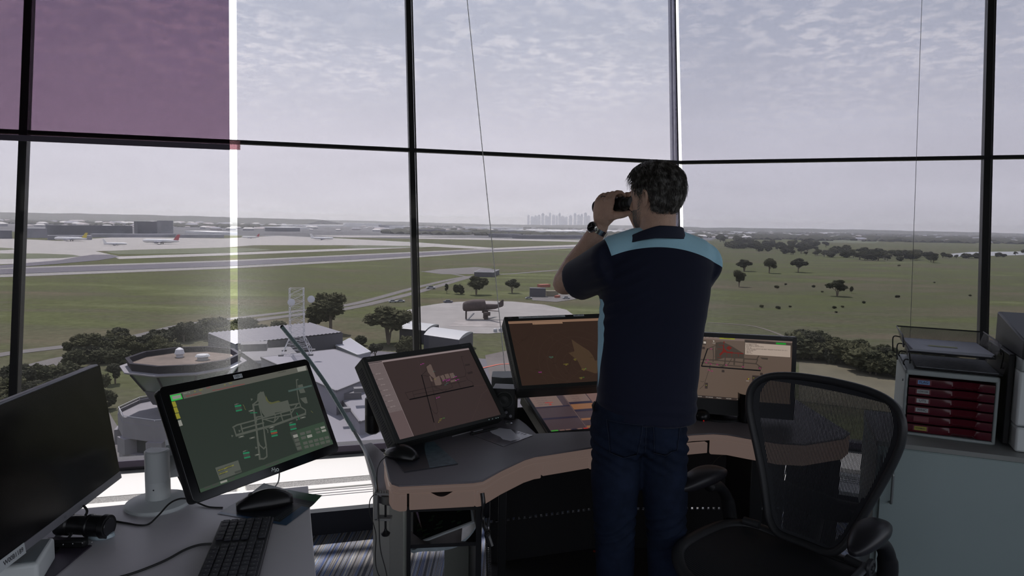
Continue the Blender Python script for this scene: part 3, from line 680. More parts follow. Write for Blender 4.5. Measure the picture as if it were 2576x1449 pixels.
# burnt out training aeroplane
p = GV(1213, 803); k = p.y/FPX; R_ = Matrix.Translation(p) @ Matrix.Rotation(math.radians(8), 4, 'Z')
m_rust = mat('burnt steel', (.075, .058, .056), .95, noise=(.5, .3))
tr = empty('training_aeroplane', p, math.radians(8), 'rust brown burnt mock aeroplane standing on the pale training pad', 'aeroplane')
L_ = 108*k
fus = [(-.46, .06, .30), (-.44, .10, .30), (-.36, .125, .31), (-.2, .135, .33), (.0, .135, .335), (.06, .13, .335), (.08, .075, .29), (.3, .06, .30), (.48, .03, .33)]
rs = [[(x*L_, r_*L_*math.cos(a*math.pi/8), (z+r_*1.0*math.sin(a*math.pi/8))*L_) for a in range(16)] for x, r_, z in fus]
MB().rings([[(q[0], q[1], max(.06*L_, q[2])) for q in r] for r in rs]).build('fuselage', m_rust, tr)
MB().prism([(.36*L_, -.01*L_), (.5*L_, -.01*L_), (.5*L_, .01*L_), (.36*L_, .01*L_)], .32*L_, .40*L_).add([(x*L_, y*L_, z*L_) for x, y, z in ((.36, -.008, .36), (.50, -.008, .36), (.50, -.008, .46), (.46, -.008, .46), (.36, .008, .36), (.50, .008, .36), (.50, .008, .46), (.46, .008, .46))], [(0,1,2,3),(7,6,5,4),(0,3,7,4),(3,2,6,7),(1,5,6,2)]).build('tail_fin', m_rust, tr)
for s in (-1, 1):
    MB().add([(x*L_, s*y*L_, z*L_) for x, y, z in ((0, .1, .22), (.14, .1, .22), (.34, .5, .25), (.26, .5, .25), (0, .1, .235), (.14, .1, .235), (.34, .5, .262), (.26, .5, .262))], [(0,1,2,3),(7,6,5,4),(0,4,5,1),(1,5,6,2),(2,6,7,3),(3,7,4,0)]).build('wing', m_rust, tr)
    MB().cyl((.02*L_, s*.25*L_, .16*L_), (.16*L_, s*.25*L_, .16*L_), .045*L_, seg=12).build('engine', m_rust, tr)
    MB().cyl((.08*L_, s*.1*L_, 0), (.08*L_, s*.1*L_, .25*L_), .050*L_, seg=8).build('leg', m_rust, tr)
MB().cyl((-.38*L_, 0, 0), (-.38*L_, 0, .2*L_), .02*L_, seg=8).build('leg', m_rust, tr)
stp = MB()
for i in range(6): stp.box((-.23*L_-i*.022*L_, -.2*L_, (.16-.026*i)*L_), (.03*L_, .06*L_, .012*L_))
stp.tube([(-.2*L_, -.2*L_, .17*L_), (-.36*L_, -.2*L_, 0)], .01*L_, 6); o = one('boarding_steps', stp, m_rw, 'white boarding steps beside the burnt mock aeroplane', 'steps'); o.matrix_world = R_
# tanks near the shed
for i in range(3):
    p = GV(1246+13*i, 836-1.5*i); r0 = 5*p.y/FPX
    o = one('storage_tank', MB().lathe([(r0*.1, 2*r0*1.05), (r0*.7, 1.9*r0), (r0, 1.5*r0), (r0, 0)][::-1], 16), m_rw, 'white round storage tank on the edge of the training pad', 'tank', 'storage tanks by the training pad'); o.location = p
p = GV(1175, 800)
# lattice mast
p = PZ(748, 888, -45.0); hgt = 166*p.y/FPX; wd_ = 17*p.y/FPX; m_mast = mat('mast white', (.55, .55, .58), .6)
mast = empty('lattice_mast', p, .2, 'white lattice mast with two dishes standing on the flat roof', 'mast')
legs = [(-1, -1), (1, -1), (1, 1), (-1, 1)]
def lp(i, t):
    w = wd_*(1 + max(0, (.26-t))/.26*1.1); return Vector((legs[i % 4][0]*w, legs[i % 4][1]*w*.9, t*hgt))
for i in range(4): MB().tube([lp(i, 0), lp(i, .26), lp(i, 1)], .11, 6).build('mast_leg', m_mast, mast)
mb = MB(); NB = 10
for j in range(NB+1):
    t0 = .02+.98*j/NB
    for i in range(4):
        mb.tube([lp(i, t0), lp(i+1, t0)], .05, 4)
        if j < NB:
            t1 = .02+.98*(j+1)/NB; mb.tube([lp(i, t0), lp(i+1, t1)], .04, 4); mb.tube([lp(i+1, t0), lp(i, t1)], .04, 4)
mb.build('bracing', m_mast, mast)
for i in range(4): MB().box(lp(i, 0)+Vector((0, 0, .2)), (1.6, 1.6, .5)).build('footing', m_rf, mast)
for (dx, tz, rr) in ((1.9, .845, 1.25), (-.55, .80, 1.25)):
    q = Vector((dx*wd_*1.15, -wd_*1.25, tz*hgt)); MB().lathe([(.1, -.9), (rr*.5, -.8), (rr, -.2), (rr, .15), (rr*.9, .2)], 20, M=Matrix.Translation(q) @ Matrix.Rotation(math.radians(75), 4, 'X') @ Matrix.Rotation(math.radians(30 if dx > 0 else -20), 4, 'Z')).build('dish', m_mast, mast)
# old control tower
D0 = 118.0
pc_ = PY(465, 905, D0); cxo, cyo = pc_.x, pc_.y
def zpx(y, Y=D0): return PY(465, y, Y).z
m_ot = mat('old tower concrete', (.22, .212, .235), .85, noise=(.4, .1)); m_otd = mat('old tower dark', (.028, .026, .034), .9, spec=.1); m_otr = mat('old roof rust', (.13, .098, .08), .9, noise=(.25, .35)); m_tg = mat('old tower glass', (.10, .13, .115), .25)
ot = empty('old_control_tower', (cxo, cyo, GZ), label='squat octagonal old control tower with a dark roof rim below the window', cat='tower')
def octa(r, n=10, ph=.31, sx=1.0): return [(cxo+r*sx*math.cos(ph+2*math.pi*i/n), cyo+r*math.sin(ph+2*math.pi*i/n)) for i in range(n)]
def band(r0, z0, r1, z1, n=10):
    a = [(x, y, z0) for x, y in octa(r0)]; b_ = [(x, y, z1) for x, y in octa(r1)]; return [a, b_]
RR = 9.6
zr_ = PZ(450, 930, 0).z if False else None
ztop = zpx(884)-0.8; 
def zz_(y): return EYE-((y-551)/FPX)*(D0-8.0)
z_rim_t, z_rim_b, z_ring, z_gl_b, z_nk_b, z_dk, z_fl_b = zz_(926), zz_(948), zz_(956), zz_(1005), zz_(1045), zz_(1058), zz_(1075)
MB().rings([*band(RR*.93, z_rim_b, RR*.97, z_rim_t), *band(RR*.90, z_rim_t, RR*.90, z_rim_t-1.0)], caps=False).build('roof_rim', m_otd, ot, world=True, smooth=0)
MB().prism(octa(RR*.92), z_rim_t-1.3, z_rim_t-.9).build('roof', m_otr, ot, world=True, smooth=0)
MB().rings([*band(RR*.98, z_rim_b-.45, RR*1.06, z_rim_b-.15), *band(RR*1.06, z_rim_b+.05, RR*.93, z_rim_b+.1)]).build('cornice', m_ot, ot, world=True, smooth=0)
MB().rings([*band(RR*.72, z_gl_b, RR*.95, z_ring)]).build('cab_glass', m_tg, ot, world=True, smooth=0)
mb = MB()
for i in range(10):
    a = Vector((*octa(RR*.73)[i], z_gl_b)); b_ = Vector((*octa(RR*.96)[i], z_ring)); mb.tube([a, b_], .16, 5)
mb.build('cab_mullions', m_otd, ot, world=True)
MB().rings([*band(RR*.60, z_nk_b, RR*.73, z_gl_b)]).build('neck', m_wd, ot, world=True, smooth=0)
MB().prism(octa(RR*1.12), z_fl_b-2.6, z_fl_b).build('lower_deck', m_ot, ot, world=True, smooth=0)
mb = MB()
for k in (.55, 1.05):
    P = [Vector((x, y, z_fl_b+k)) for x, y in octa(RR*1.1)]
    for i in range(10): mb.tube([P[i], P[(i+1) % 10]], .06, 5)
for i in range(10): x, y = octa(RR*1.1)[i]; mb.tube([(x, y, z_fl_b), (x, y, z_fl_b+1.05)], .06, 5)
mb.build('railing', m_mast, ot, world=True)
P = octa(RR*1.11); mb = MB()
for i in range(10):
    a, b_ = Vector((*P[i], z_fl_b)), Vector((*P[(i+1) % 10], z_fl_b)); mb.face([a, b_, b_+Vector((0, 0, .85)), a+Vector((0, 0, .85))])
mb.build('parapet', m_ot, ot, world=True, smooth=0)
MB().prism(octa(RR*1.0), z_fl_b-5.2, z_fl_b-2.6).build('window_storey', m_win, ot, world=True, smooth=0)
mb = MB()
for i in range(10): x, y = octa(RR*1.02)[i]; mb.box((x, y, z_fl_b-3.9), (2.6, 2.6, 2.6), rz=.31+2*math.pi*i/10)
mb.build('pier', m_ot, ot, world=True, smooth=0)
MB().prism(octa(RR*1.12), GZ, z_fl_b-5.2).build('shaft', m_ot, ot, world=True, smooth=0)
def onroof(x, y, z): q = PZ(x, y, z); return q
q = onroof(452, 898, z_rim_t-.9); MB().lathe([(.6, 0), (.6, .5), (.85, .6), (.65, 1.4), (.2, 1.7)], 16, M=Matrix.Translation(q)).build('roof_vent', m_mast, ot)
q2 = onroof(510, 905, z_rim_t-.9); MB().lathe([(.9, 0), (.9, .6), (1.25, .65), (1.0, .95), (.2, 1.1)], 16, M=Matrix.Translation(q2)).build('roof_dome', m_rw, ot)
for nm in ('roof_vent', 'roof_dome'):
    for ch in ot.children:
        if ch.name.startswith(nm): ch.matrix_parent_inverse = wm(ot).inverted()
one('hall_low_roof', MB().prism(quadat([(600, 880), (730, 872), (760, 900), (650, 915)], -49), GZ, -49), m_rf, 'low pale roof between the bright gap and the foot of the mast', 'building', smooth=0)
# ---- distant terminal, aeroplanes, warehouses, houses
def longbox(name, x0, x1, yb, hpx, m, label, cat='building', depth=30, group=None, z=0):
    a, b_ = GV(x0, yb), GV(x1, yb); h = hpx*a.y/FPX; c = (a+b_)/2
    o = one(name, MB().box((0, 0, h/2+z), ((b_-a).length, depth, h)), m, label, cat, group, smooth=0); o.location = c; o.rotation_euler.z = math.atan2((b_-a).y, (b_-a).x); return o
m_td = mat('terminal dark', (.10, .10, .13), .7, noise=(.02, .3)); m_tm = mat('terminal mid', (.24, .24, .28), .7, noise=(.02, .25)); m_tw = mat('terminal white', (.75, .75, .75), .6)
T = [('terminal_building', 40, 118, 598, 24, m_tm, 'grey terminal wing at the left end of the far apron'),
     ('terminal_building', 118, 330, 592, 26, m_td, 'long dark terminal block behind the yellow tailed aeroplane'),
     ('multi_storey_car_park', 342, 400, 588, 31, m_td, 'tall dark car park block in the middle of the terminal'),
     ('hotel_tower', 400, 432, 590, 35, m_tm, 'tallest grey hotel block beside the dark car park'),
     ('terminal_building', -260, 30, 600, 22, m_td, 'dark low terminal wing cut by the far left mullion'),
     ('terminal_building', 230, 440, 597, 9, m_tm, 'low pale canopy along the foot of the dark terminal'),
     ('terminal_pier', 120, 230, 603, 11, m_tm, 'grey pier building in front of the dark terminal'),
     ('terminal_pier', 445, 560, 598, 8, m_tm, 'low grey pier beyond the red tailed aeroplane')]
for n_, x0, x1, yb, h, mm, lb in T: longbox(n_, x0, x1, yb, h, mm, lb)
W = [(500, 560, 588, 6, m_tw), (676, 745, 582, 9, m_td), (690, 745, 576, 5, m_tw), (680, 760, 568, 3, m_tw), (760, 890, 569, 3.5, m_tw), (890, 935, 570, 9, m_tw), (960, 1010, 575, 9, m_tm), (1010, 1045, 576, 7, m_tw), (1190, 1290, 577, 6, m_tw), (1235, 1330, 588, 8, m_td), (1290, 1400, 582, 5, m_tw), (1330, 1470, 588, 8, m_tw), (1400, 1560, 584, 5, m_tw), (1720, 1760, 589, 4, m_tw), (1765, 1820, 591, 5, m_tw), (1900, 1960, 588, 2.5, m_tw), (2000, 2020, 594, 4, m_tw), (2050, 2120, 588, 3, m_tw), (1830, 1880, 585, 2, m_tw), (1050, 1110, 588, 11, m_td), (1115, 1180, 588, 8, m_tm), (1240, 1300, 597, 9, m_td), (1300, 1520, 600, 9, m_td)]
for i, (x0, x1, yb, h, mm) in enumerate(W):
    longbox('warehouse', x0, x1, yb, h, mm, 'pale long warehouse low on the hazy skyline' if mm is m_tw else 'dark long warehouse low on the hazy skyline', 'warehouse', 240 if mm is m_tw else 60, 'pale far warehouses' if mm is m_tw else 'dark far warehouses')
def plane(x, yb, lpx, tail, label, faceleft=True, group=None):
    p = GV(x, yb); L = lpx*p.y/FPX
    r = empty('airliner', p, math.pi if not faceleft else 0, label, 'aeroplane', group)
    rs = [[(u*L, rr*L*math.cos(a*math.pi/6), (.085+rr*math.sin(a*math.pi/6))*L) for a in range(12)] for u, rr in ((-.5, .008), (-.47, .035), (-.4, .05), (.25, .05), (.42, .028), (.5, .01))]
    MB().rings(rs).build('fuselage', m_tw, r)
    MB().add([(x_*L, y_*L, z_*L) for y_ in (-.006, .006) for x_, z_ in ((.34, .12), (.48, .11), (.53, .27), (.46, .27))], [(0,1,2,3),(7,6,5,4),(0,4,5,1),(1,5,6,2),(2,6,7,3),(3,7,4,0)]).build('tail_fin', tail, r)
    for s in (-1, 1):
        MB().add([(x_*L, s*y_*L, z_*L) for z_ in (.06, .075) for x_, y_ in ((-.1, .04), (.08, .04), (.2, .46), (.14, .46))], [(0,1,2,3),(7,6,5,4),(0,4,5,1),(1,5,6,2),(2,6,7,3),(3,7,4,0)]).build('wing', m_tm, r)
        MB().cyl((-.1*L, s*.16*L, .05*L), (.0*L, s*.16*L, .05*L), .026*L, seg=10).build('engine', m_tm, r)
        MB().cyl((.03*L, s*.05*L, 0), (.03*L, s*.05*L, .06*L), .012*L, seg=6).build('gear', m_td, r)
    return r
m_red = mat('tail red', (.42, .06, .08), .5); m_yel = mat('tail yellow', (.62, .50, .06), .5)
plane(405, 614, 92, m_red, 'white airliner with a dark red tail on the far apron')
plane(178, 607, 82, m_yel, 'white airliner with a yellow tail at the terminal')
plane(290, 618, 60, m_tw, 'small white aeroplane parked nose on in front of the red tailed airliner', False)
plane(630, 600, 44, m_red, 'distant parked airliner just right of the bright gap')
plane(810, 604, 58, m_tw, 'pale parked airliner on the apron beyond the runway bend', False)
def car(x, y, lab, mm, L=4.6, sc_=1.0, rz=0.25):
    p = GV(x, y); r = MB(); r.prism([(-2.3, -.9), (2.3, -.9), (2.3, .9), (-2.3, .9)], .35, 1.0); r.add([(-1.5, -.8, 1.0), (1.2, -.8, 1.0), (1.2, .8, 1.0), (-1.5, .8, 1.0), (-1.0, -.7, 1.6), (.8, -.7, 1.6), (.8, .7, 1.6), (-1.0, .7, 1.6)], [(4,5,6,7),(0,1,5,4),(1,2,6,5),(2,3,7,6),(3,0,4,7)], 1)
    for a in (-1.4, 1.4):
        for b_ in (-.9, .9): r.cyl((a, b_-.1, .35), (a, b_+.1, .35), .35, seg=10, mi=1)
    r.v = [v*sc_ for v in r.v]
    o = one('car', r, [mm, m_win], lab, 'car'); o.location = p; o.rotation_euler.z = rz; return o
car(1084, 727, 'white van driving on the near road beside the dark mullion', m_rw, sc_=1.8)
car(988, 761, 'white utility parked near the road, left of the pair', m_rw, sc_=1.3); car(1008, 760, 'pale utility parked near the road, right of the pair', m_rw, sc_=1.3)
car(1127, 762, 'dark car at the rim of the training pad', m_td, sc_=1.5)
car(1330, 752, 'white car in the wreck yard beside the dark shed', m_rw, sc_=1.2); car(1424, 752, 'pale car at the outer end of the wreck yard', m_rw, sc_=1.3)
# far houses and tree mass
hs_proto = MB().prism([(-9, -6), (9, -6), (9, 6), (-9, 6)], 0, 5).add([(-10, -7, 5), (10, -7, 5), (10, 7, 5), (-10, 7, 5), (-6, 0, 9), (6, 0, 9)], [(0, 1, 5, 4), (2, 3, 4, 5), (1, 2, 5), (3, 0, 4)], 1)
rh = random.Random(11); hsm = [mat('house a', (.62, .6, .58), .8), mat('house b', (.4, .36, .36), .8), mat('house c', (.30, .30, .34), .8)]
h0s = [one('house', hs_proto, [hsm[i], hsm[(i+1) % 3]], 'tiny far suburban house in the haze under the horizon', 'house', 'far suburban houses', smooth=0) for i in range(3)]
for i in range(280):
    if i < 3: o = h0s[i]
    else: o = h0s[i % 3].copy(); COL.objects.link(o)
    x = rh.uniform(-30, 2600); y = rh.uniform(573, 592)-.0175*(1288-x); o.location = GV(x, y); s = rh.uniform(1.0, 2.2)*(1 if y > 570 else 1.5); o.scale = (s*1.4, s, s*.9); o.rotation_euler.z = rh.uniform(-.5, .5)
# far woodland: countless crowns merged into rolling dark bands
def treeband(pix, h, seed, m, label):
    rnd = random.Random(seed); b = bmesh.new(); bmesh.ops.create_icosphere(b, subdivisions=1, radius=1); bv = [v.co.copy() for v in b.verts]; bf = [tuple(v.index for v in f.verts) for f in b.faces]; b.free()
    mb = MB()
    for (x0, x1, y0, y1, n) in pix:
        for _ in range(n):
            x = rnd.uniform(x0, x1); y = rnd.uniform(y0, y1)-.0175*(1288-x); p = GV(x, y); s = h*rnd.uniform(.6, 1.5); w = s*rnd.uniform(1.2, 3.0)
            mb.add([Vector((p.x+v.x*w, p.y+v.y*w, p.z+s*.4+v.z*s*.7)) for v in bv], bf)
    return tag(mb.build('woodland', m, smooth=60), label, 'woodland', kind='stuff')
treeband([(-80, 2650, 566.5, 575, 2600), (-80, 700, 575, 586, 700), (1000, 1700, 580, 590, 350), (1740, 2650, 574, 592, 1000), (960, 1560, 590, 594, 160)], 13, 3, m_leafs[2], 'dark hazy tree cover spread under the whole horizon')
# low hills on the horizon
def ridge(name, Y, x0, x1, hf, m, seed):
    mb = MB(); n = 60; xs = [x0+(x1-x0)*i/n for i in range(n+1)]; vs = []
    for i, x in enumerate(xs):
        h = max(2, hf(i/n)+10*mnoise.noise(Vector((i*.35+seed, 0, 0)))); vs += [(x, Y-900, GZ), (x, Y, GZ+h), (x, Y+1500, GZ)]
    mb.add(vs, [(3*i+a, 3*i+3+a, 3*i+4+a, 3*i+1+a) for i in range(n) for a in (0, 1)]); return struct(name, mb, m, smooth=180)
ridge('hill_1', 9000, -9000, -2500, lambda t: 62+30*math.sin(t*3.1), m_leafs[2], 1)
ridge('hill_2', 13000, -4500, 3500, lambda t: 52+12*math.sin(t*9), m_leafs[2], 5)
ridge('hill_3', 11000, 2500, 11000, lambda t: 46+14*math.sin(t*5), m_leafs[2], 9)
# city towers far off, distance haze mixed into their pale blue colour
rc = random.Random(3); m_city_haze = mat('city tower haze tint', (.46, .50, .60), .7)
D_ = 19000
for i, (x, top) in enumerate(((1329, 545), (1338, 548), (1347, 546), (1356, 545), (1365, 541), (1373, 546), (1383, 540), (1392, 545), (1400, 547), (1407, 541), (1415, 548), (1424, 550), (1435, 546), (1446, 541), (1455, 545), (1463, 543), (1472, 540), (1480, 547), (1352, 549), (1378, 549), (1460, 549), (1343, 551), (1420, 553), (1410, 551))):
    b_ = PY(x, 568, D_); h = (571-top)/FPX*D_; w = rc.uniform(50, 90)
    mb = MB().box((0, 0, h/2+GZ-b_.z if False else h/2), (w, w, h)); mb.box((0, 0, h+10), (w*.4, w*.4, 20))
    o = one('city_skyscraper', mb, m_city_haze, 'faint blue skyscraper on the distant city skyline', 'skyscraper', 'skyscrapers of the distant city', smooth=0); o.location = (b_.x, b_.y, GZ); o.scale.z = (h+(b_.z-GZ))/h
# haze in the air over the plain
m, t, o = newmat('haze'); vs_ = t.nodes.new('ShaderNodeVolumeScatter'); vs_.inputs['Color'].default_value = (.93, .95, 1.0, 1); vs_.inputs['Density'].default_value = .000062; vs_.inputs['Anisotropy'].default_value = .35
t.links.new(vs_.outputs[0], o.inputs['Volume'])
hz = MB().box((0, 15230, GZ+140), (50000, 29500, 282)); hz = tag(hz.build('haze', m, smooth=0), 'pale haze over the plain beyond the tower', 'haze', kind='stuff')
# ================================================================ monitors
m_blk = mat('plastic black', (.012, .012, .013), .42, spec=.35); m_blk2 = mat('plastic charcoal', (.030, .032, .031), .5, spec=.4); m_gls = mat('bezel gloss black', (.005, .005, .006), .12, spec=.5)
m_sil = mat('plastic silver grey', (.26, .26, .29), .45, .2); m_whp = mat('plastic white', (.74, .78, .78), .45); m_lab = mat('label paper', (.62, .66, .68), .6); m_ink = mat('ink', (.02, .02, .03), .6)
m_logo = mat('logo grey', (.16, .16, .17), .5); m_cab = mat('cable black', (.015, .015, .015), .5)
def rrect(w, h, r, n=5):
    P = []
    for cx_, cy_, a0 in ((w/2-r, h/2-r, 0), (-w/2+r, h/2-r, 90), (-w/2+r, -h/2+r, 180), (w/2-r, -h/2+r, 270)):
        for i in range(n+1): a = math.radians(a0+90*i/n); P.append((cx_+r*math.cos(a), cy_+r*math.sin(a)))
    return P
class Screen:
    """a flat display: X right, Z up, Y away from the viewer"""
    def __init__(s, name, c, right, up, w, h, label, cat='monitor', base=None):
        s.R = frame(right, up); s.c = Vector(c); s.w, s.h = w, h
        s.e = empty(name, s.c, s.R, label, cat); s.g = MB(); s.mats = []; s.layer = 0
    def P(s, x, y):
        """the point of the screen's own plane met by the ray of a photo pixel"""
        n = s.R.col[1]; r = ray(x, y); k = (s.c-EYEV).dot(n)/r.dot(n); q = s.R.inverted() @ (EYEV+r*k-s.c); return (q.x, q.z)
    def mi(s, m):
        if m not in s.mats: s.mats.append(m)
        return s.mats.index(m)
    def poly(s, uv, m, lay=1): s.g.face([(u, -.0004*lay-.0002, v) for u, v in uv], s.mi(m)); return s
    def px(s, pts, m, lay=1): return s.poly([s.P(*p) for p in pts], m, lay)
    def rect(s, u0, v0, u1, v1, m, lay=1): return s.poly([(u0, v0), (u1, v0), (u1, v1), (u0, v1)], m, lay)
    def line(s, uv, w, m, lay=2, closed=False):
        n = len(uv)
        for i in range(n if closed else n-1):
            a, b = Vector(uv[i]), Vector(uv[(i+1) % n]); d = b-a
            if d.length < 1e-6: continue
            d.normalize(); q = Vector((-d.y, d.x))*w/2; e = d*w*.35
            s.poly([a-q-e, b-q+e, b+q+e, a+q-e], m, lay)
    def pline(s, pts, w, m, lay=2, closed=False): s.line([s.P(*p) for p in pts], w, m, lay, closed)
    def txt(s, body, u, v, size, m, lay=3, align='CENTER', bold=0): s.g.text(body, size, Matrix.Translation((u, -.0004*lay-.0003, v)), s.mi(m), align, bold)
    def ptxt(s, body, x, y, size, m, lay=3, align='CENTER', bold=0): u, v = s.P(x, y); s.txt(body, u, v, size, m, lay, align, bold)
    def finish(s, name='display'): return s.g.build(name, s.mats, s.e, smooth=0)
def casing(S, w, h, th, m, bev=.006, back=.0, vents=False, y0=.0005, bez=None, mb_=None):
    """outer shell with a raised front frame around the screen opening sw x sh"""
    o = MB().box((0, y0+th/2+.004, 0), (w, th, h)).build('casing', m, S.e, bevel=bev, bseg=3)
    if vents:
        mb = MB(); n = 34
        for i in range(n):
            z = -h*.44+h*.88*i/n; mb.box((-w/2-.0004, y0+th*.58, z), (.0016, th*.42, h*.010))
        mb.build('vent_slots', m_ink, S.e, smooth=0)
    return o
def bezel(S, W_, H_, u0, v0, u1, v1, m, dep=.006, rad=.004):
    outer = rrect(W_, H_, rad); n = len(outer); mb = MB()
    inner = []
    for (x, y) in outer: inner.append((min(max(x, u0), u1), min(max(y, v0), v1)))
    # walk: same count so quads connect corner to corner
    k = n//4; inner = []
    for q, (cx_, cy_) in enumerate(((u1, v1), (u0, v1), (u0, v0), (u1, v0))): inner += [(cx_, cy_)]*k
    a = [(x, .004, y) for x, y in outer]; b_ = [(x, -dep, y) for x, y in [(x*.998, y*.997) for x, y in outer]]; c = [(x, -dep, y) for x, y in inner]; d = [(x, .001, y) for x, y in inner]
    mb.rings([a, b_, c, d], caps=False); return mb.build('bezel', m, S.e, smooth=40)

# ---- touchscreen (airfield lighting panel)
S = Screen('touchscreen_monitor', (-.742, 1.969, .933), (.503, .864, -.013), (-.386, .237, .891), .52, .32, 'black bezel touchscreen showing a grey airfield map on dark green, on the left desk', 'monitor')
W_, H_ = .522, .322
E1 = lambda x, y: S.P(380+x/3.534, 880+y/3.534)
def ee(pts): return [E1(*p) for p in pts]
casing(S, W_-.004, H_-.004, .038, m_blk, .012)
MB().prism([(x, y) for x, y in rrect(W_, H_, .016)], 0, .004, M=Matrix(((1,0,0,0),(0,0,-1,.0055),(0,1,0,0),(0,0,0,1)))).build('front_glass', m_gls, S.e, bevel=.0015)
scr = lit('touch dark green', (46, 54, 47)); scr_g = lit('touch grey', (88, 92, 84)); g2 = lit('touch header', (98, 98, 90)); red_ = lit('touch red', (150, 50, 55)); grn = lit('touch green', (60, 190, 80)); grn2 = lit('touch teal', (40, 130, 90)); yel = lit('touch yellow', (150, 145, 50)); yel2 = lit('touch olive', (92, 94, 60)); wht = lit('touch white', (150, 150, 142)); pnl = lit('touch panel', (66, 70, 64)); foot = lit('touch footer', (58, 76, 60)); drk = lit('touch dark', (34, 40, 34))
c4 = ee([(163, 402), (1380, 138), (1618, 838), (440, 1270)]); S.poly(c4, scr, 0)
S.poly(ee([(163, 402), (1380, 138), (1393, 182), (290, 437), (275, 390), (168, 412)]), g2, 1)
S.poly(ee([(165, 408), (262, 388), (280, 437), (180, 460)]), grn, 2); S.poly(ee([(183, 416), (258, 400), (266, 428), (190, 445)]), wht, 3)
for i, (y) in enumerate((462, 514, 567)): S.poly(ee([(180+i*16, y+3), (212+i*16, y-4), (230+i*16, y+42), (196+i*16, y+50)]), yel, 2)
S.poly(ee([(236, 630), (264, 624), (281, 672), (250, 682)]), wht, 2)
S.poly(ee([(1293, 160), (1370, 143), (1378, 182), (1304, 196)]), wht, 2)
u0, v0 = E1(310, 418); u1, v1 = E1(540, 369)
def tt(body, x, y, size, m, al='LEFT', b=0.006): u, v = E1(x, y); S.txt(body, u, v, size, m, 4, al, b)
tt('2023-12-28 00:17:12', 308, 416, .0056, red_, 'LEFT', .012); tt('TWY Centerline V4_G2 is U/S (Misleading Pattern)', 541, 366, .0052, red_, 'LEFT', .012); tt('UTC 23:46:15', 1125, 207, .0056, drk)
tt('RWY 16', 285, 393, .0055, wht); tt('34', 378, 375, .0055, yel); tt('DAY', 425, 362, .0055, yel); tt('34', 645, 315, .0055, yel); tt('DAY', 690, 302, .0055, yel); tt('ALERT', 488, 342, .0052, red_)
# terminal apron and taxiways of the map
S.poly(ee([(945, 395), (975, 378), (1000, 370), (1016, 420), (1040, 470), (1060, 480), (1160, 462), (1215, 447), (1240, 530), (1200, 545), (1100, 560), (1090, 575), (1020, 605), (985, 560), (965, 500), (945, 440)]), scr_g, 1)
S.poly(ee([(1016, 405), (1045, 460), (1075, 468), (1130, 452), (1150, 462), (1060, 486), (1020, 450)]), yel2, 2)
S.poly(ee([(1305, 315), (1345, 305), (1355, 340), (1372, 380), (1325, 388), (1308, 350)]), scr_g, 1); S.poly(ee([(1325, 432), (1378, 420), (1392, 474), (1368, 478), (1345, 458)]), scr_g, 1)
S.poly(ee([(1215, 362), (1425, 312), (1429, 326), (1220, 378)]), lit('touch strip', (74, 92, 86)), 3)
def tw(pts, w=.0042, m=scr_g, lay=2): S.line(ee(pts), w, m, lay)
tw([(905, 488), (935, 700), (965, 972)], .0062); tw([(905, 488), (945, 455), (950, 400), (975, 378)]); tw([(955, 480), (985, 600), (1000, 700), (1022, 850)])
tw([(1000, 690), (1010, 800), (1025, 880), (1028, 950), (1000, 970), (965, 970)]); tw([(945, 800), (965, 850), (1000, 880), (1020, 860)])
tw([(755, 762), (930, 712), (1100, 668), (1370, 570)], .0068); tw([(725, 690), (760, 670), (900, 632), (990, 605), (1100, 575), (1230, 540)]); tw([(735, 700), (755, 762)]); tw([(795, 665), (815, 740)]); tw([(800, 705), (930, 668), (1000, 650)])
tw([(995, 620), (1100, 600), (1240, 572), (1300, 480), (1225, 492)], .004); tw([(1235, 535), (1250, 600)]); tw([(1320, 475), (1330, 510), (1370, 535), (1372, 560), (1360, 572)]); tw([(1310, 478), (1240, 495)]); tw([(1315, 470), (1300, 390), (1295, 330), (1290, 268), (1305, 265)], .0034); tw([(1010, 620), (1090, 645), (1130, 605)], .0036); tw([(1240, 532), (1320, 510)]); tw([(1150, 560), (1160, 600), (1175, 645)]); tw([(1095, 565), (1105, 600), (1090, 645)], .0036); tw([(1005, 690), (1035, 715), (1037, 738)], .003)
tw([(905, 495), (960, 485)]); tw([(935, 640), (935, 600), (990, 590)])
for x, y in ((890, 538), (945, 930), (1070, 685), (800, 770), (897, 780), (1347, 600)):
    S.poly(ee([(x-26, y+3), (x+22, y-10), (x+27, y+4), (x-22, y+17)]), scr_g, 2); S.poly(ee([(x-12, y+4), (x+12, y-2), (x+13, y+2), (x-11, y+8)]), wht, 3)
for x, y in ((893, 440), (720, 765), (785, 720), (933, 870), (1295, 620)): S.poly(ee([(x-10, y-8), (x+12, y-2), (x-4, y+16)]), scr_g, 2)
for x, y, rr in ((775, 520, 0), (1092, 745, 1), (1260, 685, 0), (848, 938, 0)):
    S.poly(ee([(x-35, y-22), (x+22, y-32), (x+32, y+18), (x-22, y+30)]), pnl, 2); S.poly(ee([(x-35, y-22), (x+22, y-32), (x+26, y-18), (x-31, y-8)]), grn2, 3); S.poly(ee([(x-25, y+20), (x+30, y+8), (x+33, y+20), (x-21, y+32)]), grn2, 3)
    tt('ALERT 1', x-36, y-30, .0042, wht, 'LEFT', 0)
    if rr: S.poly(ee([(x-30, y-5), (x+26, y-16), (x+29, y-4), (x-27, y+7)]), lit('touch orange', (150, 70, 45)), 4)
for p in ([(880, 562), (940, 560)], [(1292, 562), (1302, 582)], [(1308, 602), (1314, 622)]): S.line(ee(p), .002, grn2, 3)
for p in ([(815, 490), (830, 512)], [(828, 518), (838, 534)], [(1420, 545), (1436, 560)]): S.line(ee(p), .0022, yel2, 3)
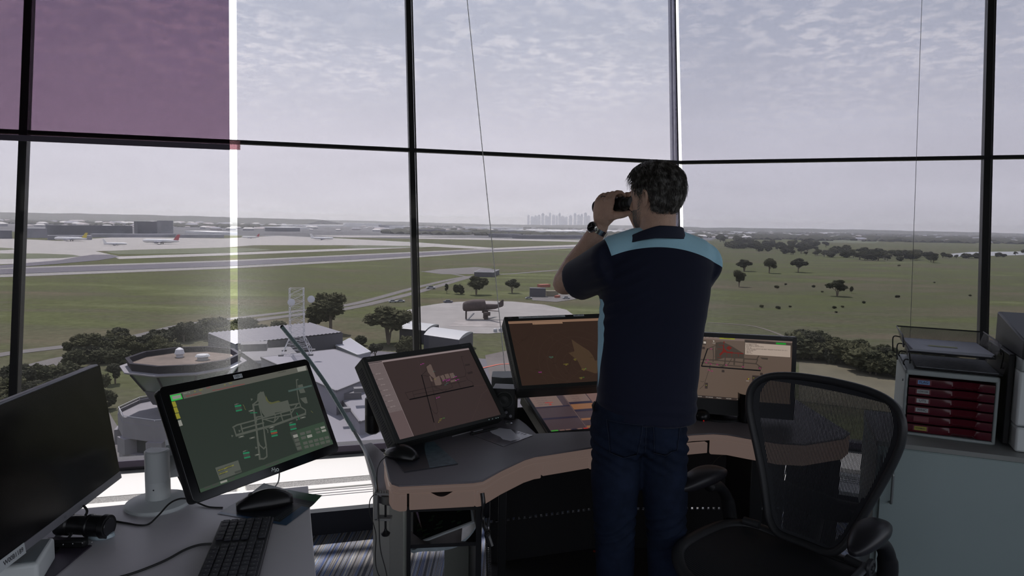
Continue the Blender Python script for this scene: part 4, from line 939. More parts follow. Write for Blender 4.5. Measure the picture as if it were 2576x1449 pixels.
# panels with buttons
S.poly(ee([(1232, 733), (1535, 638), (1610, 840), (1300, 902)]), foot, 1); S.poly(ee([(1236, 738), (1290, 725), (1345, 895), (1300, 902)]), pnl, 2)
for i in range(4):
    for j in range(1 if i else 1): S.poly(ee([(1258+i*11, 760+i*36), (1298+i*11, 750+i*36), (1305+i*11, 774+i*36), (1266+i*11, 785+i*36)]), wht if i == 0 else scr_g, 3)
for r_ in range(2):
    for c_ in range(2): x, y = 1318+c_*54+r_*10, 740+r_*36-c_*14; S.poly(ee([(x, y), (x+44, y-11), (x+50, y+12), (x+8, y+24)]), wht if (r_, c_) == (1, 1) else scr_g, 3)
for r_ in range(2):
    for c_ in range(2): x, y = 1452+c_*50+r_*10, 702+r_*28-c_*14; S.poly(ee([(x, y), (x+38, y-10), (x+44, y+8), (x+8, y+18)]), wht if c_ else scr_g, 3)
for r_ in range(2):
    for c_ in range(5): x, y = 1346+c_*48+r_*10, 822+r_*34-c_*12; S.poly(ee([(x, y), (x+38, y-9), (x+45, y+14), (x+8, y+24)]), scr_g, 3)
S.poly(ee([(568, 1050), (772, 982), (805, 1087), (608, 1160)]), scr_g, 2)
for x, y in ((585, 1068), (652, 1042), (595, 1098)): S.poly(ee([(x, y), (x+58, y-18), (x+64, y+2), (x+8, y+22)]), pnl, 3); tt('AERODROME', x+6, y+10, .0045, yel, 'LEFT', .01)
S.poly(ee([(738, 1085), (795, 1066), (802, 1084), (745, 1103)]), pnl, 3)
S.poly(ee([(430, 1240), (1606, 800), (1618, 838), (440, 1270)]), foot, 2)
for x, y, mm in ((500, 1220, pnl), (570, 1195, pnl), (643, 1170, wht), (710, 1145, pnl), (1045, 1020, pnl), (1105, 1000, pnl), (1552, 845, pnl)): S.poly(ee([(x-32, y+4), (x+28, y-16), (x+34, y+2), (x-26, y+22)]), mm, 3)
S.finish()
lm = MB(); u, v = E1(768, 238); du, dv = E1(815, 214); lm.box((u, -.0022, v), (.0300, .001, .0122))
lm.text('TED 1', .0100, Matrix.Translation((u, -.0030, v)), 1, 'CENTER', .01); lm.build('label_sticker', [m_lab, m_ink], S.e, smooth=0)['label'] = 'white sticker reading TED 1'
lg = MB(); u, v = E1(1102, 1070); lg.text('\u0113lo', .0200, Matrix.Translation((u, -.0010, v)), 0, 'CENTER', .015); lg.build('brand_mark', lit('logo pale', (120, 128, 130)), S.e, smooth=0)
# its white round stand on the desk
bp = PZ(399, 1268, .72); sx_, sy_ = bp.x, bp.y
si = wm(S.e)
MB().lathe([(.085, 0), (.088, .004), (.084, .010), (.05, .018), (.034, .021)], 40, M=Matrix.Translation((sx_, sy_, .72))).build('stand_base', m_whp, S.e, world=True)
def dsec(r, z, n=20):                    # D shaped column, flat towards the window
    return [(sx_+r*math.cos(a), sy_+max(-r, min(r*.55, r*math.sin(a))), z) for a in [2*math.pi*i/n for i in range(n)]]
MB().rings([dsec(.0325, .738), dsec(.0325, .790), dsec(.0318, .7915), dsec(.0325, .793), dsec(.0325, .876), dsec(.029, .8795)]).build('stand_column', m_whp, S.e, world=True)
MB().cyl((sx_+.004, sy_-.0320, .773), (sx_+.004, sy_-.0327, .773), .0022, seg=12).build('set_screw', m_ink, S.e, world=True)
mb = MB(); p_ = PY(452, 1150, 2.0); mb.box((p_.x, p_.y, p_.z), (.075, .06, .10), rz=.5); mb.tube([(sx_, sy_+.01, p_.z), (p_.x, p_.y, p_.z), tuple(si @ Vector((0, .045, 0)))], .020, 10)
mb.build('stand_arm', m_whp, S.e, world=True, bevel=.004)
cb = MB()
for k, (xa, xb) in enumerate(((447, 470), (455, 476), (462, 482))): cb.tube(catmull([PY(xa, 1195, 1.99), PY((xa+xb)/2+2, 1225, 1.985), PY(xb, 1262, 1.95)], 5), .003, 6)
cb.build('cable', m_cab, S.e, world=True)
cb = MB().tube(catmull([PY(703, 1188, 2.18), PY(700, 1212, 2.14), PZ(686, 1232, .726)], 6), .0022, 6); cb.build('cable', m_cab, S.e, world=True)

# ---- silver rimmed monitor at far left
S = Screen('desktop_monitor', (-1.1036, 1.579, .953), (-.084, .996, .001), (-.138, -.013, .99), .54, .335, 'large dark switched off monitor with a silver rim at the left end of the desk', 'monitor')
casing(S, .62, .335, .022, m_sil, .004)
S.rect(-.307, -.147, .307, .163, mat('screen off', (.003, .003, .0035), .22, spec=.35), 1); S.finish('display')
MB().box((0, -.0004, -.1575), (.618, .002, .0195)).build('chin', m_sil, S.e, bevel=.0008)
lg = MB(); uv = S.P(163, 1304); lg.text('hp', .010, Matrix.Translation((uv[0], -.0018, -.157)) @ Matrix.Rotation(-.2, 4, 'Y'), 0, 'CENTER', .01); lg.build('brand_mark', m_logo, S.e, smooth=0)
u0, v0 = S.P(60, 1378); mb = MB().box((u0-.045, -.0022, -.158), (.09, .0012, .024)); mb.text('W00B1189', .0145, Matrix.Translation((u0-.040, -.0032, -.158)), 1, 'CENTER', .01); mb.build('label_sticker', [m_lab, m_ink], S.e, smooth=0)['label'] = 'white sticker reading W00B1189'
si = wm(S.e); q = si @ Vector((-.02, .05, -.05)); base_q = Vector((q.x-.06, q.y, .72))
mb = MB().box((base_q.x, base_q.y, .725), (.16, .22, .010), rz=.08); mb.build('stand_base', m_sil, S.e, world=True, bevel=.003)
MB().tube([base_q+Vector((0, 0, .005)), base_q+Vector((-.01, 0, .16)), si @ Vector((-.02, .02, 0))], .022, 12, sy=.5).build('stand_column', m_sil, S.e, world=True)
cb = MB().tube(catmull([PZ(210, 1272, .80), PZ(219, 1288, .78), PZ(200, 1318, .755), PZ(165, 1362, .728), PZ(140, 1392, .724)], 6), .0030, 7); cb.build('cable', m_cab, S.e, world=True)

# ---- flight data monitor, centre left console
def k3(c, k): return EYEV + (Vector(c)-EYEV)*k
S = Screen('console_monitor', k3((-.264, 2.422, .930), 1.04), (.702, .712, -.009), (-.45, .454, .769), .52, .343, 'tilted black console monitor showing a brown airfield map beside a pale list', 'monitor')
casing(S, .52, .343, .060, m_blk2, .004, vents=True)
N1 = lambda x, y: S.P(880+x/4.83, 850+y/4.83)
nn = lambda pts: [N1(*p) for p in pts]
cs = nn([(202, 305), (1435, 125), (1842, 935), (605, 1245)]); us = [p[0] for p in cs]; vs_ = [p[1] for p in cs]
u0, u1, v0, v1 = (cs[0][0]+cs[3][0])/2, (cs[1][0]+cs[2][0])/2, (cs[2][1]+cs[3][1])/2, (cs[0][1]+cs[1][1])/2
bezel(S, .52, .343, u0, v0, u1, v1, m_blk2)
br = lit('console brown', (62, 50, 49)); br2 = lit('console brown light', (100, 85, 83)); lst = lit('console list', (116, 103, 103)); lst2 = lit('console list light', (150, 135, 135)); rw_ = lit('console runway', (8, 6, 8)); txd = lit('console taxiway', (47, 38, 38)); mag = lit('console magenta', (200, 60, 175)); tea = lit('console teal', (80, 130, 120)); wt = lit('console text', (170, 158, 156)); dk = lit('console text dark', (50, 42, 44)); ylw = lit('console yellow', (150, 140, 60)); tan_ = lit('console apron', (104, 88, 82))
S.rect(u0, v0, u1, v1, br, 0); S.rect(u0, v1-.0075, u1, v1, lst2, 1)
ul = N1(395, 300)[0]; S.rect(u0, v0, ul, v1-.0035, lst, 1); S.rect(u0, v0, ul, N1(470, 915)[1], lit('console list low', (104, 88, 88)), 2); S.rect(ul-.0012, v0, ul, v1-.003, lst2, 3)
S.rect(u0, v1-.005, ul, v1-.0022, dk, 3)
for i, (x, y) in enumerate(((340, 440), (372, 505), (400, 572), (430, 638), (462, 702), (490, 770), (520, 838))):
    u, v = N1(x, y); S.txt(['QFA', 'VOZ', 'JST', 'UAE', 'QFA', 'RXA', 'QLK'][i]+' 73H', u, v, .0052, wt, 5); u, v = N1(x-60, y+8); S.txt('A320', u, v, .0045, dk, 5); S.line([(u0+.002, v-.006), (ul-.003, v-.006)], .0005, lit('console list low', (0, 0, 0)), 4)
for x, y in ((255, 340), (290, 330), (350, 330), (340, 357), (500, 890), (560, 880), (600, 878)): u, v = N1(x, y); S.txt('----', u, v, .006, dk, 5)
P_ = lambda pts, m, lay=2: S.poly(nn(pts), m, lay)
L_n = lambda pts, w, m, lay=2: S.line(nn(pts), w, m, lay)
P_([(925, 345), (960, 322), (985, 325), (1005, 375), (1030, 440), (1045, 480), (1030, 500), (985, 465), (950, 420)], tan_); P_([(955, 470), (975, 465), (1010, 530), (985, 530)], tan_); P_([(1025, 490), (1085, 460), (1115, 560), (1095, 578), (1040, 580), (1020, 520)], tan_)
P_([(1095, 465), (1135, 450), (1160, 500), (1130, 522)], tan_); P_([(1148, 445), (1195, 435), (1220, 485), (1170, 500)], tan_); P_([(1208, 435), (1255, 425), (1280, 480), (1230, 495)], tan_); P_([(1218, 520), (1275, 505), (1295, 525), (1230, 543)], tan_)
L_n([(870, 455), (1020, 1028)], .0036, rw_, 4); L_n([(725, 752), (1500, 587)], .0044, rw_, 4)
for pts in ([(670, 670), (760, 650), (920, 615), (1000, 595), (1130, 575), (1330, 540), (1410, 520)], [(670, 670), (690, 700), (710, 745)], [(760, 655), (785, 735)], [(780, 690), (920, 665), (1150, 625)], [(870, 455), (930, 400), (925, 350), (960, 325)], [(870, 455), (960, 470), (990, 560), (1010, 640), (1070, 900), (1050, 925), (1020, 910), (980, 850)], [(1290, 490), (1400, 470), (1410, 420), (1380, 320), (1350, 225), (1375, 230)], [(1410, 470), (1430, 510), (1490, 540), (1495, 585)], [(1310, 540), (1345, 605)], [(1230, 560), (1250, 600), (1160, 640)], [(1030, 590), (1150, 660), (1170, 620)], [(1290, 505), (1320, 545), (1330, 560)], [(1010, 590), (1060, 620)]): L_n(pts, .0022, txd, 3)
P_([(1395, 325), (1455, 315), (1458, 335), (1400, 345)], txd, 3); P_([(1420, 425), (1485, 405), (1495, 430), (1440, 445)], txd, 3)
for pts in ([(820, 255), (870, 455)], [(610, 775), (725, 752)], [(1500, 587), (1680, 560)], [(1020, 1028), (1045, 1130)], [(1020, 690), (1095, 980)], [(1680, 620), (1600, 690), (1540, 860), (1475, 1010)]): L_n(pts, .0006, lit('console thin line', (84, 68, 66)), 2)
for x, y, r_ in ((860, 328, 6), (1052, 735, 6), (1130, 525, 6), (1172, 532, 5), (1180, 515, 5), (1258, 485, 5), (1286, 520, 7)): P_([(x-r_, y), (x, y-r_), (x+r_, y), (x, y+r_)], mag, 6); u, v = N1(x+26, y-10); S.txt('QFA4', u, v, .0045, mag, 6)
for x, y in ((1020, 412), (1180, 555), (1160, 575), (1262, 465)): u, v = N1(x, y); S.txt('JST12', u, v, .0045, tea, 6)
for x, y, mm in ((1100, 990, ylw), (1135, 980, lit('console green', (70, 150, 70))), (1030, 505, ylw), (1090, 1010, ylw)): u, v = N1(x, y); S.txt('VOZ8', u, v, .0045, mm, 6)
P_([(1072, 1026), (1078, 1022), (1080, 1032), (1074, 1034)], ylw, 6)
S.finish()
lg = MB(); u, v = N1(222, 262); lg.text('NEC', .0100, Matrix.Translation((u, -.0068, v)), 0, 'CENTER', .02); u, v = N1(1390, 103); lg.text('MultiSync P221W', .0056, Matrix.Translation((u, -.0068, v)), 0); lg.build('brand_mark', m_logo, S.e, smooth=0)
lg = MB()
for x in (1680, 1723, 1765, 1790): u, v = N1(x, 1003-(x-1680)*.22); lg.box((u, -.0068, v), (.004 if x != 1723 else .003, .001, .0018))
lg.build('button', lit('led white', (120, 140, 140)), S.e, smooth=0)
mp_ = PY(937, 1050, 2.62)
mb = MB().lathe([(.020, .70), (.029, .708), (.029, .775), (.0285, .777), (.029, .779), (.029, .838), (.026, .842)], 28, M=Matrix.Translation((mp_.x, mp_.y, 0))); mb.tube([(mp_.x+.01, mp_.y, .78), (mp_.x+.12, mp_.y+.08, .80), tuple(wm(S.e) @ Vector((0, .06, 0)))], .018, 10); mb.build('mount_arm', m_blk, S.e, world=True)
mb = MB().cyl(wm(S.e) @ Vector((.02, .06, -.05)), Vector((-.16, 2.70, .74)), .022, seg=14); mb.lathe([(.06, .742), (.06, .747), (.03, .751)], 20, M=Matrix.Translation((-.16, 2.70, 0))); mb.build('mount_foot', m_blk, S.e, world=True)

# ---- upper radar monitor
S = Screen('radar_monitor', (.267, 2.834, 1.007), (.967, .254, .016), (-.191, .682, .706), .55, .36, 'upper tilted radar monitor with a dark brown map, partly hidden by the man', 'monitor')
casing(S, .55, .36, .058, m_blk2, .004, vents=True)
N2 = lambda x, y: S.P(1240+x/4.389, 780+y/4.389)
a, b_ = N2(165, 128), N2(316, 845); u0, v1, v0 = (a[0]+b_[0])/2, a[1], b_[1]; u1 = .55/2-.016
bezel(S, .55, .36, u0, v0, u1, v1, m_blk2)
rb = lit('radar brown', (56, 41, 34)); rb2 = lit('radar sector', (78, 61, 46)); rhd = lit('radar header', (150, 118, 96)); ring_ = lit('radar ring', (76, 60, 50)); dkk = lit('radar dark', (36, 26, 22))
S.rect(u0, v0, u1, v1, rb, 0); S.rect(u0, v1-.0125, u1, v1, rhd, 1); S.rect(u0, v1-.0072, u1, v1-.0055, lit('radar header low', (112, 86, 70)), 2)
u, v = N2(440, 165); S.rect(u, v1-.021, u+.135, v1-.012, rhd, 1)
for i in range(22): S.txt('---', u+.003+i*.006, v1-.0165, .0045, dkk, 3)
for i in range(6): S.txt('--', u0+.004+i*.006, v1-.010, .0045, dkk, 3)
fx, fy = N2(870, 330)
S.poly([N2(*p) for p in ((866, 323), (935, 370), (1060, 450), (1100, 500), (1128, 560), (1128, 700), (1010, 660), (975, 640), (935, 560), (835, 475), (900, 455))], rb2, 1)
S.poly([(N2(1128, 700)[0], N2(1128, 700)[1]), (u1, N2(1128, 640)[1]), (u1, N2(1128, 500)[1]), N2(1128, 560)], rb2, 1)
cu, cv = N2(960, 600)
rr2 = random.Random(8)
for r_ in (.035, .07, .105, .14, .175):
    pts = []
    for i in range(97):
        a = 2*math.pi*i/96; p = (cu+r_*math.cos(a), cv+r_*math.sin(a))
        if u0 < p[0] < u1 and v0 < p[1] < v1-.013: pts.append(p)
        else:
            if len(pts) > 1: S.line(pts, .0005, ring_, 2)
            pts = []
    if len(pts) > 1: S.line(pts, .0005, ring_, 2)
for i in range(26):
    a = (rr2.uniform(u0, u1), rr2.uniform(v0, v1-.015)); b_ = (min(u1, max(u0, a[0]+rr2.uniform(-.16, .16))), min(v1-.014, max(v0, a[1]+rr2.uniform(-.12, .12)))); S.line([a, b_], .0005, ring_ if i % 3 else dkk, 2)
for x, y, t_, mm in ((640, 520, 'QFA12', tea), (805, 600, 'VOZ803', ylw), (905, 545, 'JST7', ylw), (1000, 655, 'QFA61', ylw), (970, 750, 'UAE4', ylw), (520, 690, 'TGW', mag), (485, 658, 'R340', dkk), (325, 335, 'R342', dkk), (680, 592, 'R338', dkk), (1000, 745, '34', lit('console green', (0, 0, 0))), (660, 522, '21', lit('console green', (0, 0, 0))), (1022, 650, '40', lit('console green', (0, 0, 0))), (810, 702, 'R331', dkk), (1085, 525, 'R330', dkk)):
    u, v = N2(x, y); S.txt(t_, u, v, .0062, mm, 4); 
    if mm is ylw or mm is tea: S.txt('034', u, v-.005, .0052, mm, 4)
S.finish()
lm = MB(); a, b_ = N2(282, 95), N2(792, 75); lm.box(((a[0]+b_[0])/2, -.0070, (a[1]+b_[1])/2), (b_[0]-a[0], .0012, .0095)); lm.text('"callsign STOP IMMEDIATELY (repeat callsign STOP IMMEDIATELY) reason"', .0056, Matrix.Translation(((a[0]+b_[0])/2, -.0080, (a[1]+b_[1])/2)), 1, 'CENTER', .008)
lm.build('label_sticker', [m_lab, m_ink], S.e, smooth=0)['label'] = 'long white sticker with one line of small print'
lm = MB(); a, b_ = N2(885, 70), N2(1000, 66); lm.box(((a[0]+b_[0])/2, -.0070, (a[1]+b_[1])/2), (b_[0]-a[0], .0012, .0105)); lm.text('APP 132.0', .0095, Matrix.Translation(((a[0]+b_[0])/2, -.0080, (a[1]+b_[1])/2)), 1, 'CENTER', .012)
lm.build('label_sticker', [m_lab, m_ink], S.e, smooth=0)['label'] = 'short white sticker reading APP 132.0'
lg = MB(); u, v = N2(188, 98); lg.text('NEC', .0100, Matrix.Translation((u, -.0068, v)), 0, 'CENTER', .02); lg.build('brand_mark', m_logo, S.e, smooth=0)
mb = MB().tube([wm(S.e) @ Vector((0, .055, -.02)), (.33, 3.04, .90), (.33, 3.06, .742)], .028, 12); mb.box((.33, 3.06, .747), (.2, .14, .012)); mb.build('mount_foot', m_blk, S.e, world=True)

# ---- lower strip monitor, nearly flat in the desk
S = Screen('strip_monitor', k3((.36, 2.969, .718), .93), (.945, .328, -.007), (-.313, .909, .276), .50, .33, 'lower monitor lying almost flat in the desk, full of pale flight strips', 'monitor')
casing(S, .50, .33, .05, m_blk, .004)
a, b_ = N2(358, 925), (0, 0)
u0, v1 = S.P(1321.6, 990.8); u0b, v0 = S.P(1385, 1089); u1 = .235; u0 = (u0+u0b)/2; v0 = max(v0, -.155)
bezel(S, .50, .33, u0, v0, u1, v1, m_blk)
s1 = lit('strip base', (72, 58, 62)); s2 = lit('strip pale', (124, 102, 94)); s3 = lit('strip pink', (120, 92, 84)); s4 = lit('strip bar', (44, 38, 54)); s5 = lit('strip red', (170, 56, 50)); s6 = lit('strip green', (64, 150, 56)); s7 = lit('strip orange', (140, 96, 66))
S.rect(u0, v0, u1, v1, s1, 0)
def SR_(x0, y0, x1, y1): a = S.P(1240+x0/4.389, 780+y0/4.389); b__ = S.P(1240+x1/4.389, 780+y1/4.389); return a, b__
um = (S.P(1240+755/4.389, 780+925/4.389)[0] + S.P(1240+1035/4.389, 780+1300/4.389)[0])/2
vb = lambda y, x=600: S.P(1240+x/4.389, 780+y/4.389)[1]
S.rect(u0, v1-.008, u1, v1, s2, 1); S.rect(u0+.006, vb(1070, 600), um-.03, v1-.012, s2, 1); S.rect(um-.0007, v0, um+.0007, v1-.01, s2, 3)
S.rect(u0, vb(1080), um-.002, vb(1066), s4, 2); S.rect(u0, vb(1205, 720), um-.002, vb(1185, 720), s4, 2)
S.rect(um+.004, vb(1010, 950), um+.105, v1-.012, s2, 1); S.rect(um+.004, vb(1035, 950), um+.105, vb(1012, 950), s4, 2); S.rect(um+.004, vb(1095, 950), um+.105, vb(1036, 950), s7, 1); S.rect(um+.004, vb(1118, 1000), um+.105, vb(1097, 1000), s4, 2); S.rect(um+.004, vb(1215, 1050), um+.105, vb(1192, 1050), s7, 2); S.rect(um+.004, vb(1300, 1080), um+.105, vb(1275, 1080), s7, 2)
S.rect(um+.11, v0+.02, u1-.003, v1-.012, s3, 1)
for i in range(6):
    v = v1-.016-i*(v1-vb(1070))*.14
    S.line([(u0+.008, v-.004), (um-.032, v-.004)], .0006, s1, 4); S.txt('QFA%d   A320  YSSY' % (401+i*13), u0+.05, v, .0055, s4, 4); S.line([(um+.006, v-.004), (um+.1, v-.004)], .0006, s1, 4); S.txt('VOZ%d  B738' % (812+i*7), um+.045, v, .0055, s4, 4)
a, b_ = SR_(565, 1018, 660, 1024); S.rect(a[0], min(a[1], b_[1])-.002, b_[0], min(a[1], b_[1])+.003, s5, 5); a, b_ = SR_(618, 1040, 650, 1052); S.rect(a[0], b_[1], b_[0], a[1], s5, 5)
vf = v0+.002
S.rect(u0+.006, vf, u0+.035, vf+.011, s6, 5)
for i, mm in enumerate((s3, s3, s4, s3, s5, s3, s3, s4)): S.rect(u0+.042+i*.025, vf, u0+.062+i*.025, vf+.011, mm, 5)
S.finish()

# ---- right console monitor
R13 = math.radians(13)
wR, hR = .545, .335
tr_pt = PY(2005, 848, 2.72); rgt = Vector((math.cos(R13), -math.sin(R13), 0)); upv = Vector((math.sin(R13)*.10, math.cos(R13)*.10, 1)).normalized()
S = Screen('surface_map_monitor', tr_pt - rgt*wR/2 - upv*hR/2, rgt, upv, wR, hR, 'right hand console monitor with a tan airfield map and red terminal, behind the mesh chair', 'monitor')
casing(S, wR, hR, .05, m_blk, .004)
N4 = lambda x, y: S.P(1740+x/5.571, 820+y/5.571)
n4 = lambda pts: [N4(*p) for p in pts]
a, c_ = N4(1410, 215), N4(100, 1005); u1, v1 = a; v0 = c_[1]; u0 = -wR/2+.018
bezel(S, wR, hR, u0, v0, u1, v1, m_blk)
t1 = lit('tan', (102, 86, 75)); t2 = lit('tan dark', (70, 60, 52)); t3 = lit('tan pale', (182, 164, 150)); t4 = lit('terminal red', (112, 30, 22)); t5 = lit('map yellow', (150, 150, 50)); t6 = lit('map green', (20, 150, 40)); t7 = lit('map white', (190, 180, 170)); t8 = lit('map magenta', (180, 40, 120)); t9 = lit('btn', (58, 48, 44))
S.rect(u0, v0, u1, v1, t1, 0); S.rect(u0, v1-.010, u1, v1, lit('tan bar', (124, 106, 98)), 1)
pw = lambda pts, m=t2, lay=2: S.poly(n4(pts), m, lay)
lw = lambda pts, w, m=t2, lay=2: S.line(n4(pts), w, m, lay)
pw([(392, 155), (605, 168), (603, 192), (388, 180)], t5, 3); S.ptxt('WARNING', 1740+495/5.571, 820+172/5.571, .0055, t9, 4)
for x, t_ in ((160, '16.3'), (220, 'OFF'), (275, '77.7'), (350, '23:46:15')): S.ptxt(t_, 1740+x/5.571, 820+(150+x*.03)/5.571, .006, t7, 4)
pw([(742, 190), (1410, 240), (1388, 445), (740, 400)], t2, 3); pw([(748, 232), (1385, 275), (1382, 440), (746, 398)], t3, 4); pw([(1182, 232), (1320, 240), (1320, 263), (1182, 256)], t6, 5)
for x in (750, 890, 1035): pw([(x, 203+(x-750)*.06), (x+130, 211+(x-750)*.06), (x+130, 232+(x-750)*.06), (x, 226+(x-750)*.06)], t9, 5)
for i, t_ in enumerate(('01 16:30:00 00:00:00', 'ATIS YMML N   220038', '  APCH: EXP ILS OR RNP APCH', '  RWY: 34', '+ OPR INFO: ALL DEPARTURES MUST REQUEST PUSH BACK ON 127.2', '+ WIND: 350/08KT', '  VIS: CAVOK', '  TMP: 26', '  QNH: 1011')):
    u, v = N4(752, 245+i*16.5+2); S.txt(t_, u, v, .0052, t9, 6, 'LEFT', .008)
# dark apron block and red terminal
pw([(345, 232), (440, 225), (560, 280), (735, 390), (735, 460), (600, 455), (530, 450), (460, 445), (345, 480), (340, 400), (355, 320)], t2, 1)
for pts in ([(447, 215), (460, 215), (460, 245), (447, 245)], [(438, 262), (455, 262), (455, 310), (492, 355), (492, 372), (450, 372), (418, 405), (390, 412), (388, 392), (425, 360), (440, 320)], [(484, 310), (518, 278), (568, 305), (525, 342)], [(488, 358), (580, 362), (582, 385), (490, 380)], [(585, 372), (635, 375), (635, 385), (585, 383)], [(668, 375), (722, 380), (722, 394), (668, 388)]): pw(pts, t4, 3)
for pts, w_ in (([(382, 265), (440, 272)], .0012), ([(362, 320), (440, 324)], .0012), ([(402, 405), (402, 445)], .001), ([(358, 441), (418, 445)], .001), ([(490, 380), (490, 432)], .001), ([(562, 385), (562, 432)], .001), ([(655, 388), (655, 428)], .001), ([(640, 380), (660, 380)], .003)): lw(pts, w_*1.3, t4, 3)
for pts, w_ in (([(220, 322), (340, 270), (355, 235), (415, 228)], .003), ([(345, 240), (335, 430), (340, 480)], .0055), ([(300, 300), (305, 420), (300, 500)], .0035), ([(220, 322), (300, 330)], .003), ([(130, 470), (330, 478), (470, 492), (600, 500), (730, 515), (900, 530)], .0045), ([(130, 515), (260, 520), (420, 545), (560, 555), (710, 565)], .0035), ([(730, 460), (910, 470), (940, 420)], .0045), ([(730, 470), (720, 600)], .005), ([(900, 530), (925, 470)], .004), ([(905, 530), (960, 570)], .004), ([(470, 450), (465, 530), (420, 575)], .0045), ([(560, 460), (505, 545), (430, 575), (345, 535)], .003), ([(600, 455), (595, 540)], .006), ([(260, 520), (255, 600)], .003), ([(250, 580), (215, 700), (170, 830), (115, 880)], .002), ([(248, 580), (285, 645)], .0016), ([(120, 770), (150, 785), (170, 775)], .0016)): lw(pts, w_, t2, 2)
pw([(930, 565), (985, 570), (975, 610), (935, 605)], t2, 2); pw([(960, 440), (1068, 447), (1065, 475), (985, 465)], t2, 2)
lw([(140, 555), (222, 320)], .0045, rw_, 5); lw([(140, 562), (960, 625)], .0052, rw_, 5)
for x, y in ((272, 320), (225, 475), (205, 512), (265, 530), (360, 540), (485, 547), (718, 570), (955, 590), (240, 615), (282, 630)): lw([(x-18, y+3), (x+18, y-1)], .0010, t8, 6); lw([(x-10, y-12), (x+8, y+12)], .0009, t8, 6)
for x, y in ((440, 632), (977, 672), (166, 308)): pw([(x-18, y-18), (x+18, y-16), (x+20, y+18), (x-20, y+16)], t9, 3)
pw([(135, 200), (205, 205), (203, 268), (135, 262)], t2, 3); pw([(165, 215), (200, 218), (200, 248), (165, 245)], t7, 4)
pw([(295, 198), (322, 212), (305, 224)], t7, 4); pw([(772, 735), (812, 732), (790, 756)], t5, 4); pw([(772, 735), (790, 734), (786, 756)], t4, 5); S.ptxt('300/8', 1740+782/5.571, 820+770/5.571, .005, t7, 4); S.ptxt('300/8', 1740+312/5.571, 820+240/5.571, .005, t7, 4)
pw([(848, 690), (1060, 705), (1050, 780), (846, 772)], t9, 3); S.ptxt('34', 1740+866/5.571, 820+728/5.571, .0062, t5, 4); pw([(188, 795), (228, 798), (222, 878), (184, 875)], t9, 3); S.ptxt('09', 1740+204/5.571, 820+832/5.571, .0055, t5, 4)
for i, t_ in enumerate(('TROCK', 'WX RADAR', 'Weather', 'NOTAM', 'Field', 'MATS')): 
    u, v = N4(110+i*136, 988+i*10.5); S.rect(u-.0225, v-.0055, u+.0225, v+.0055, t9, 3); S.txt(t_, u, v, .0055, t7, 4)
S.finish()
lg = MB(); u, v = N4(1335, 168); lg.text('MultiSync PA242w', .0060, Matrix.Translation((u, -.0068, v)), 0); lg.build('brand_mark', m_logo, S.e, smooth=0)
q = wm(S.e) @ Vector((-.02, .08, -hR/2)); mb = MB().cyl((q.x, q.y, .75), wm(S.e) @ Vector((-.02, .055, .02)), .03, seg=16); mb.lathe([(.12, .7405), (.12, .748), (.05, .754)], 32, M=Matrix.Translation((q.x, q.y, 0))); mb.build('stand', m_blk, S.e, world=True)
# ================================================================ desks and what stands on them
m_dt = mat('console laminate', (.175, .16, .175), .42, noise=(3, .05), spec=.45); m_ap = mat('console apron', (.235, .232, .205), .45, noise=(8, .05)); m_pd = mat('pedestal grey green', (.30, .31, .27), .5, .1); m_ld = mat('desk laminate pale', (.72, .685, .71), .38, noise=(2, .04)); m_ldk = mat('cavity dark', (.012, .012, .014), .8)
DZ = .74
def arcp(c, r, a0, a1, n=6): return [(c[0]+r*math.cos(math.radians(a0+(a1-a0)*i/n)), c[1]+r*math.sin(math.radians(a0+(a1-a0)*i/n))) for i in range(n+1)]
w2 = lambda x, y, z=DZ: tuple(PZ(x, y, z).xy)
# console desk outline: front edge from left to right, then back
fr = [w2(965, 1150), w2(978, 1205), w2(985, 1215), w2(1003, 1221), w2(1190, 1212), w2(1215, 1208), w2(1262, 1182), w2(1320, 1155), w2(1346, 1147), w2(1375, 1143)]
frR = [w2(1496, 1124), w2(1745, 1092), w2(1795, 1089.5), w2(1830, 1092), w2(1880, 1101), (1.0, 2.46), (1.09, 2.45), (1.27, 2.53), (1.33, 2.60)]
notchL = w2(1349, 1090); nR = w2(1497, 1083)
nd = (Vector(nR)-Vector(notchL)).normalized(); nE = Vector(notchL)+nd*.52
back = [(1.33, 3.10), (.70, 3.14), (nE.x+.02, nE.y+.02), (nE.x, nE.y), notchL, w2(1324, 1067), w2(1306, 1054), w2(1274, 1050), w2(1240, 1058), (-.12, 2.80), (-.30, 2.76), (-.46, 2.62)]
console = empty('control_console', (0.3, 2.6, 0), label='long curved control console with a grey lilac top and beige grey edge', cat='desk')
top = [tuple(p) for p in fr+frR+back]
MB().prism(top, DZ-.006, DZ).build('desktop', m_dt, console, world=True, bevel=.003)
MB().prism(top, DZ-.030, DZ-.006).build('desk_edge', m_ap, console, world=True, bevel=.008, bseg=3)
def apron(line, z0, z1, th, name, m, bev=.006):
    P = [Vector((*p, 0)) for p in line]; a, b_ = [], []
    for i, p in enumerate(P):
        t = (P[min(i+1, len(P)-1)]-P[max(i-1, 0)]).normalized(); n = Vector((-t.y, t.x, 0)); a.append(p+n*.0015); b_.append(p+n*th)
    return MB().prism([tuple(p.xy) for p in a]+[tuple(p.xy) for p in b_[::-1]], z0, z1).build(name, m, console, world=True, bevel=bev)
zc0 = DZ-.088
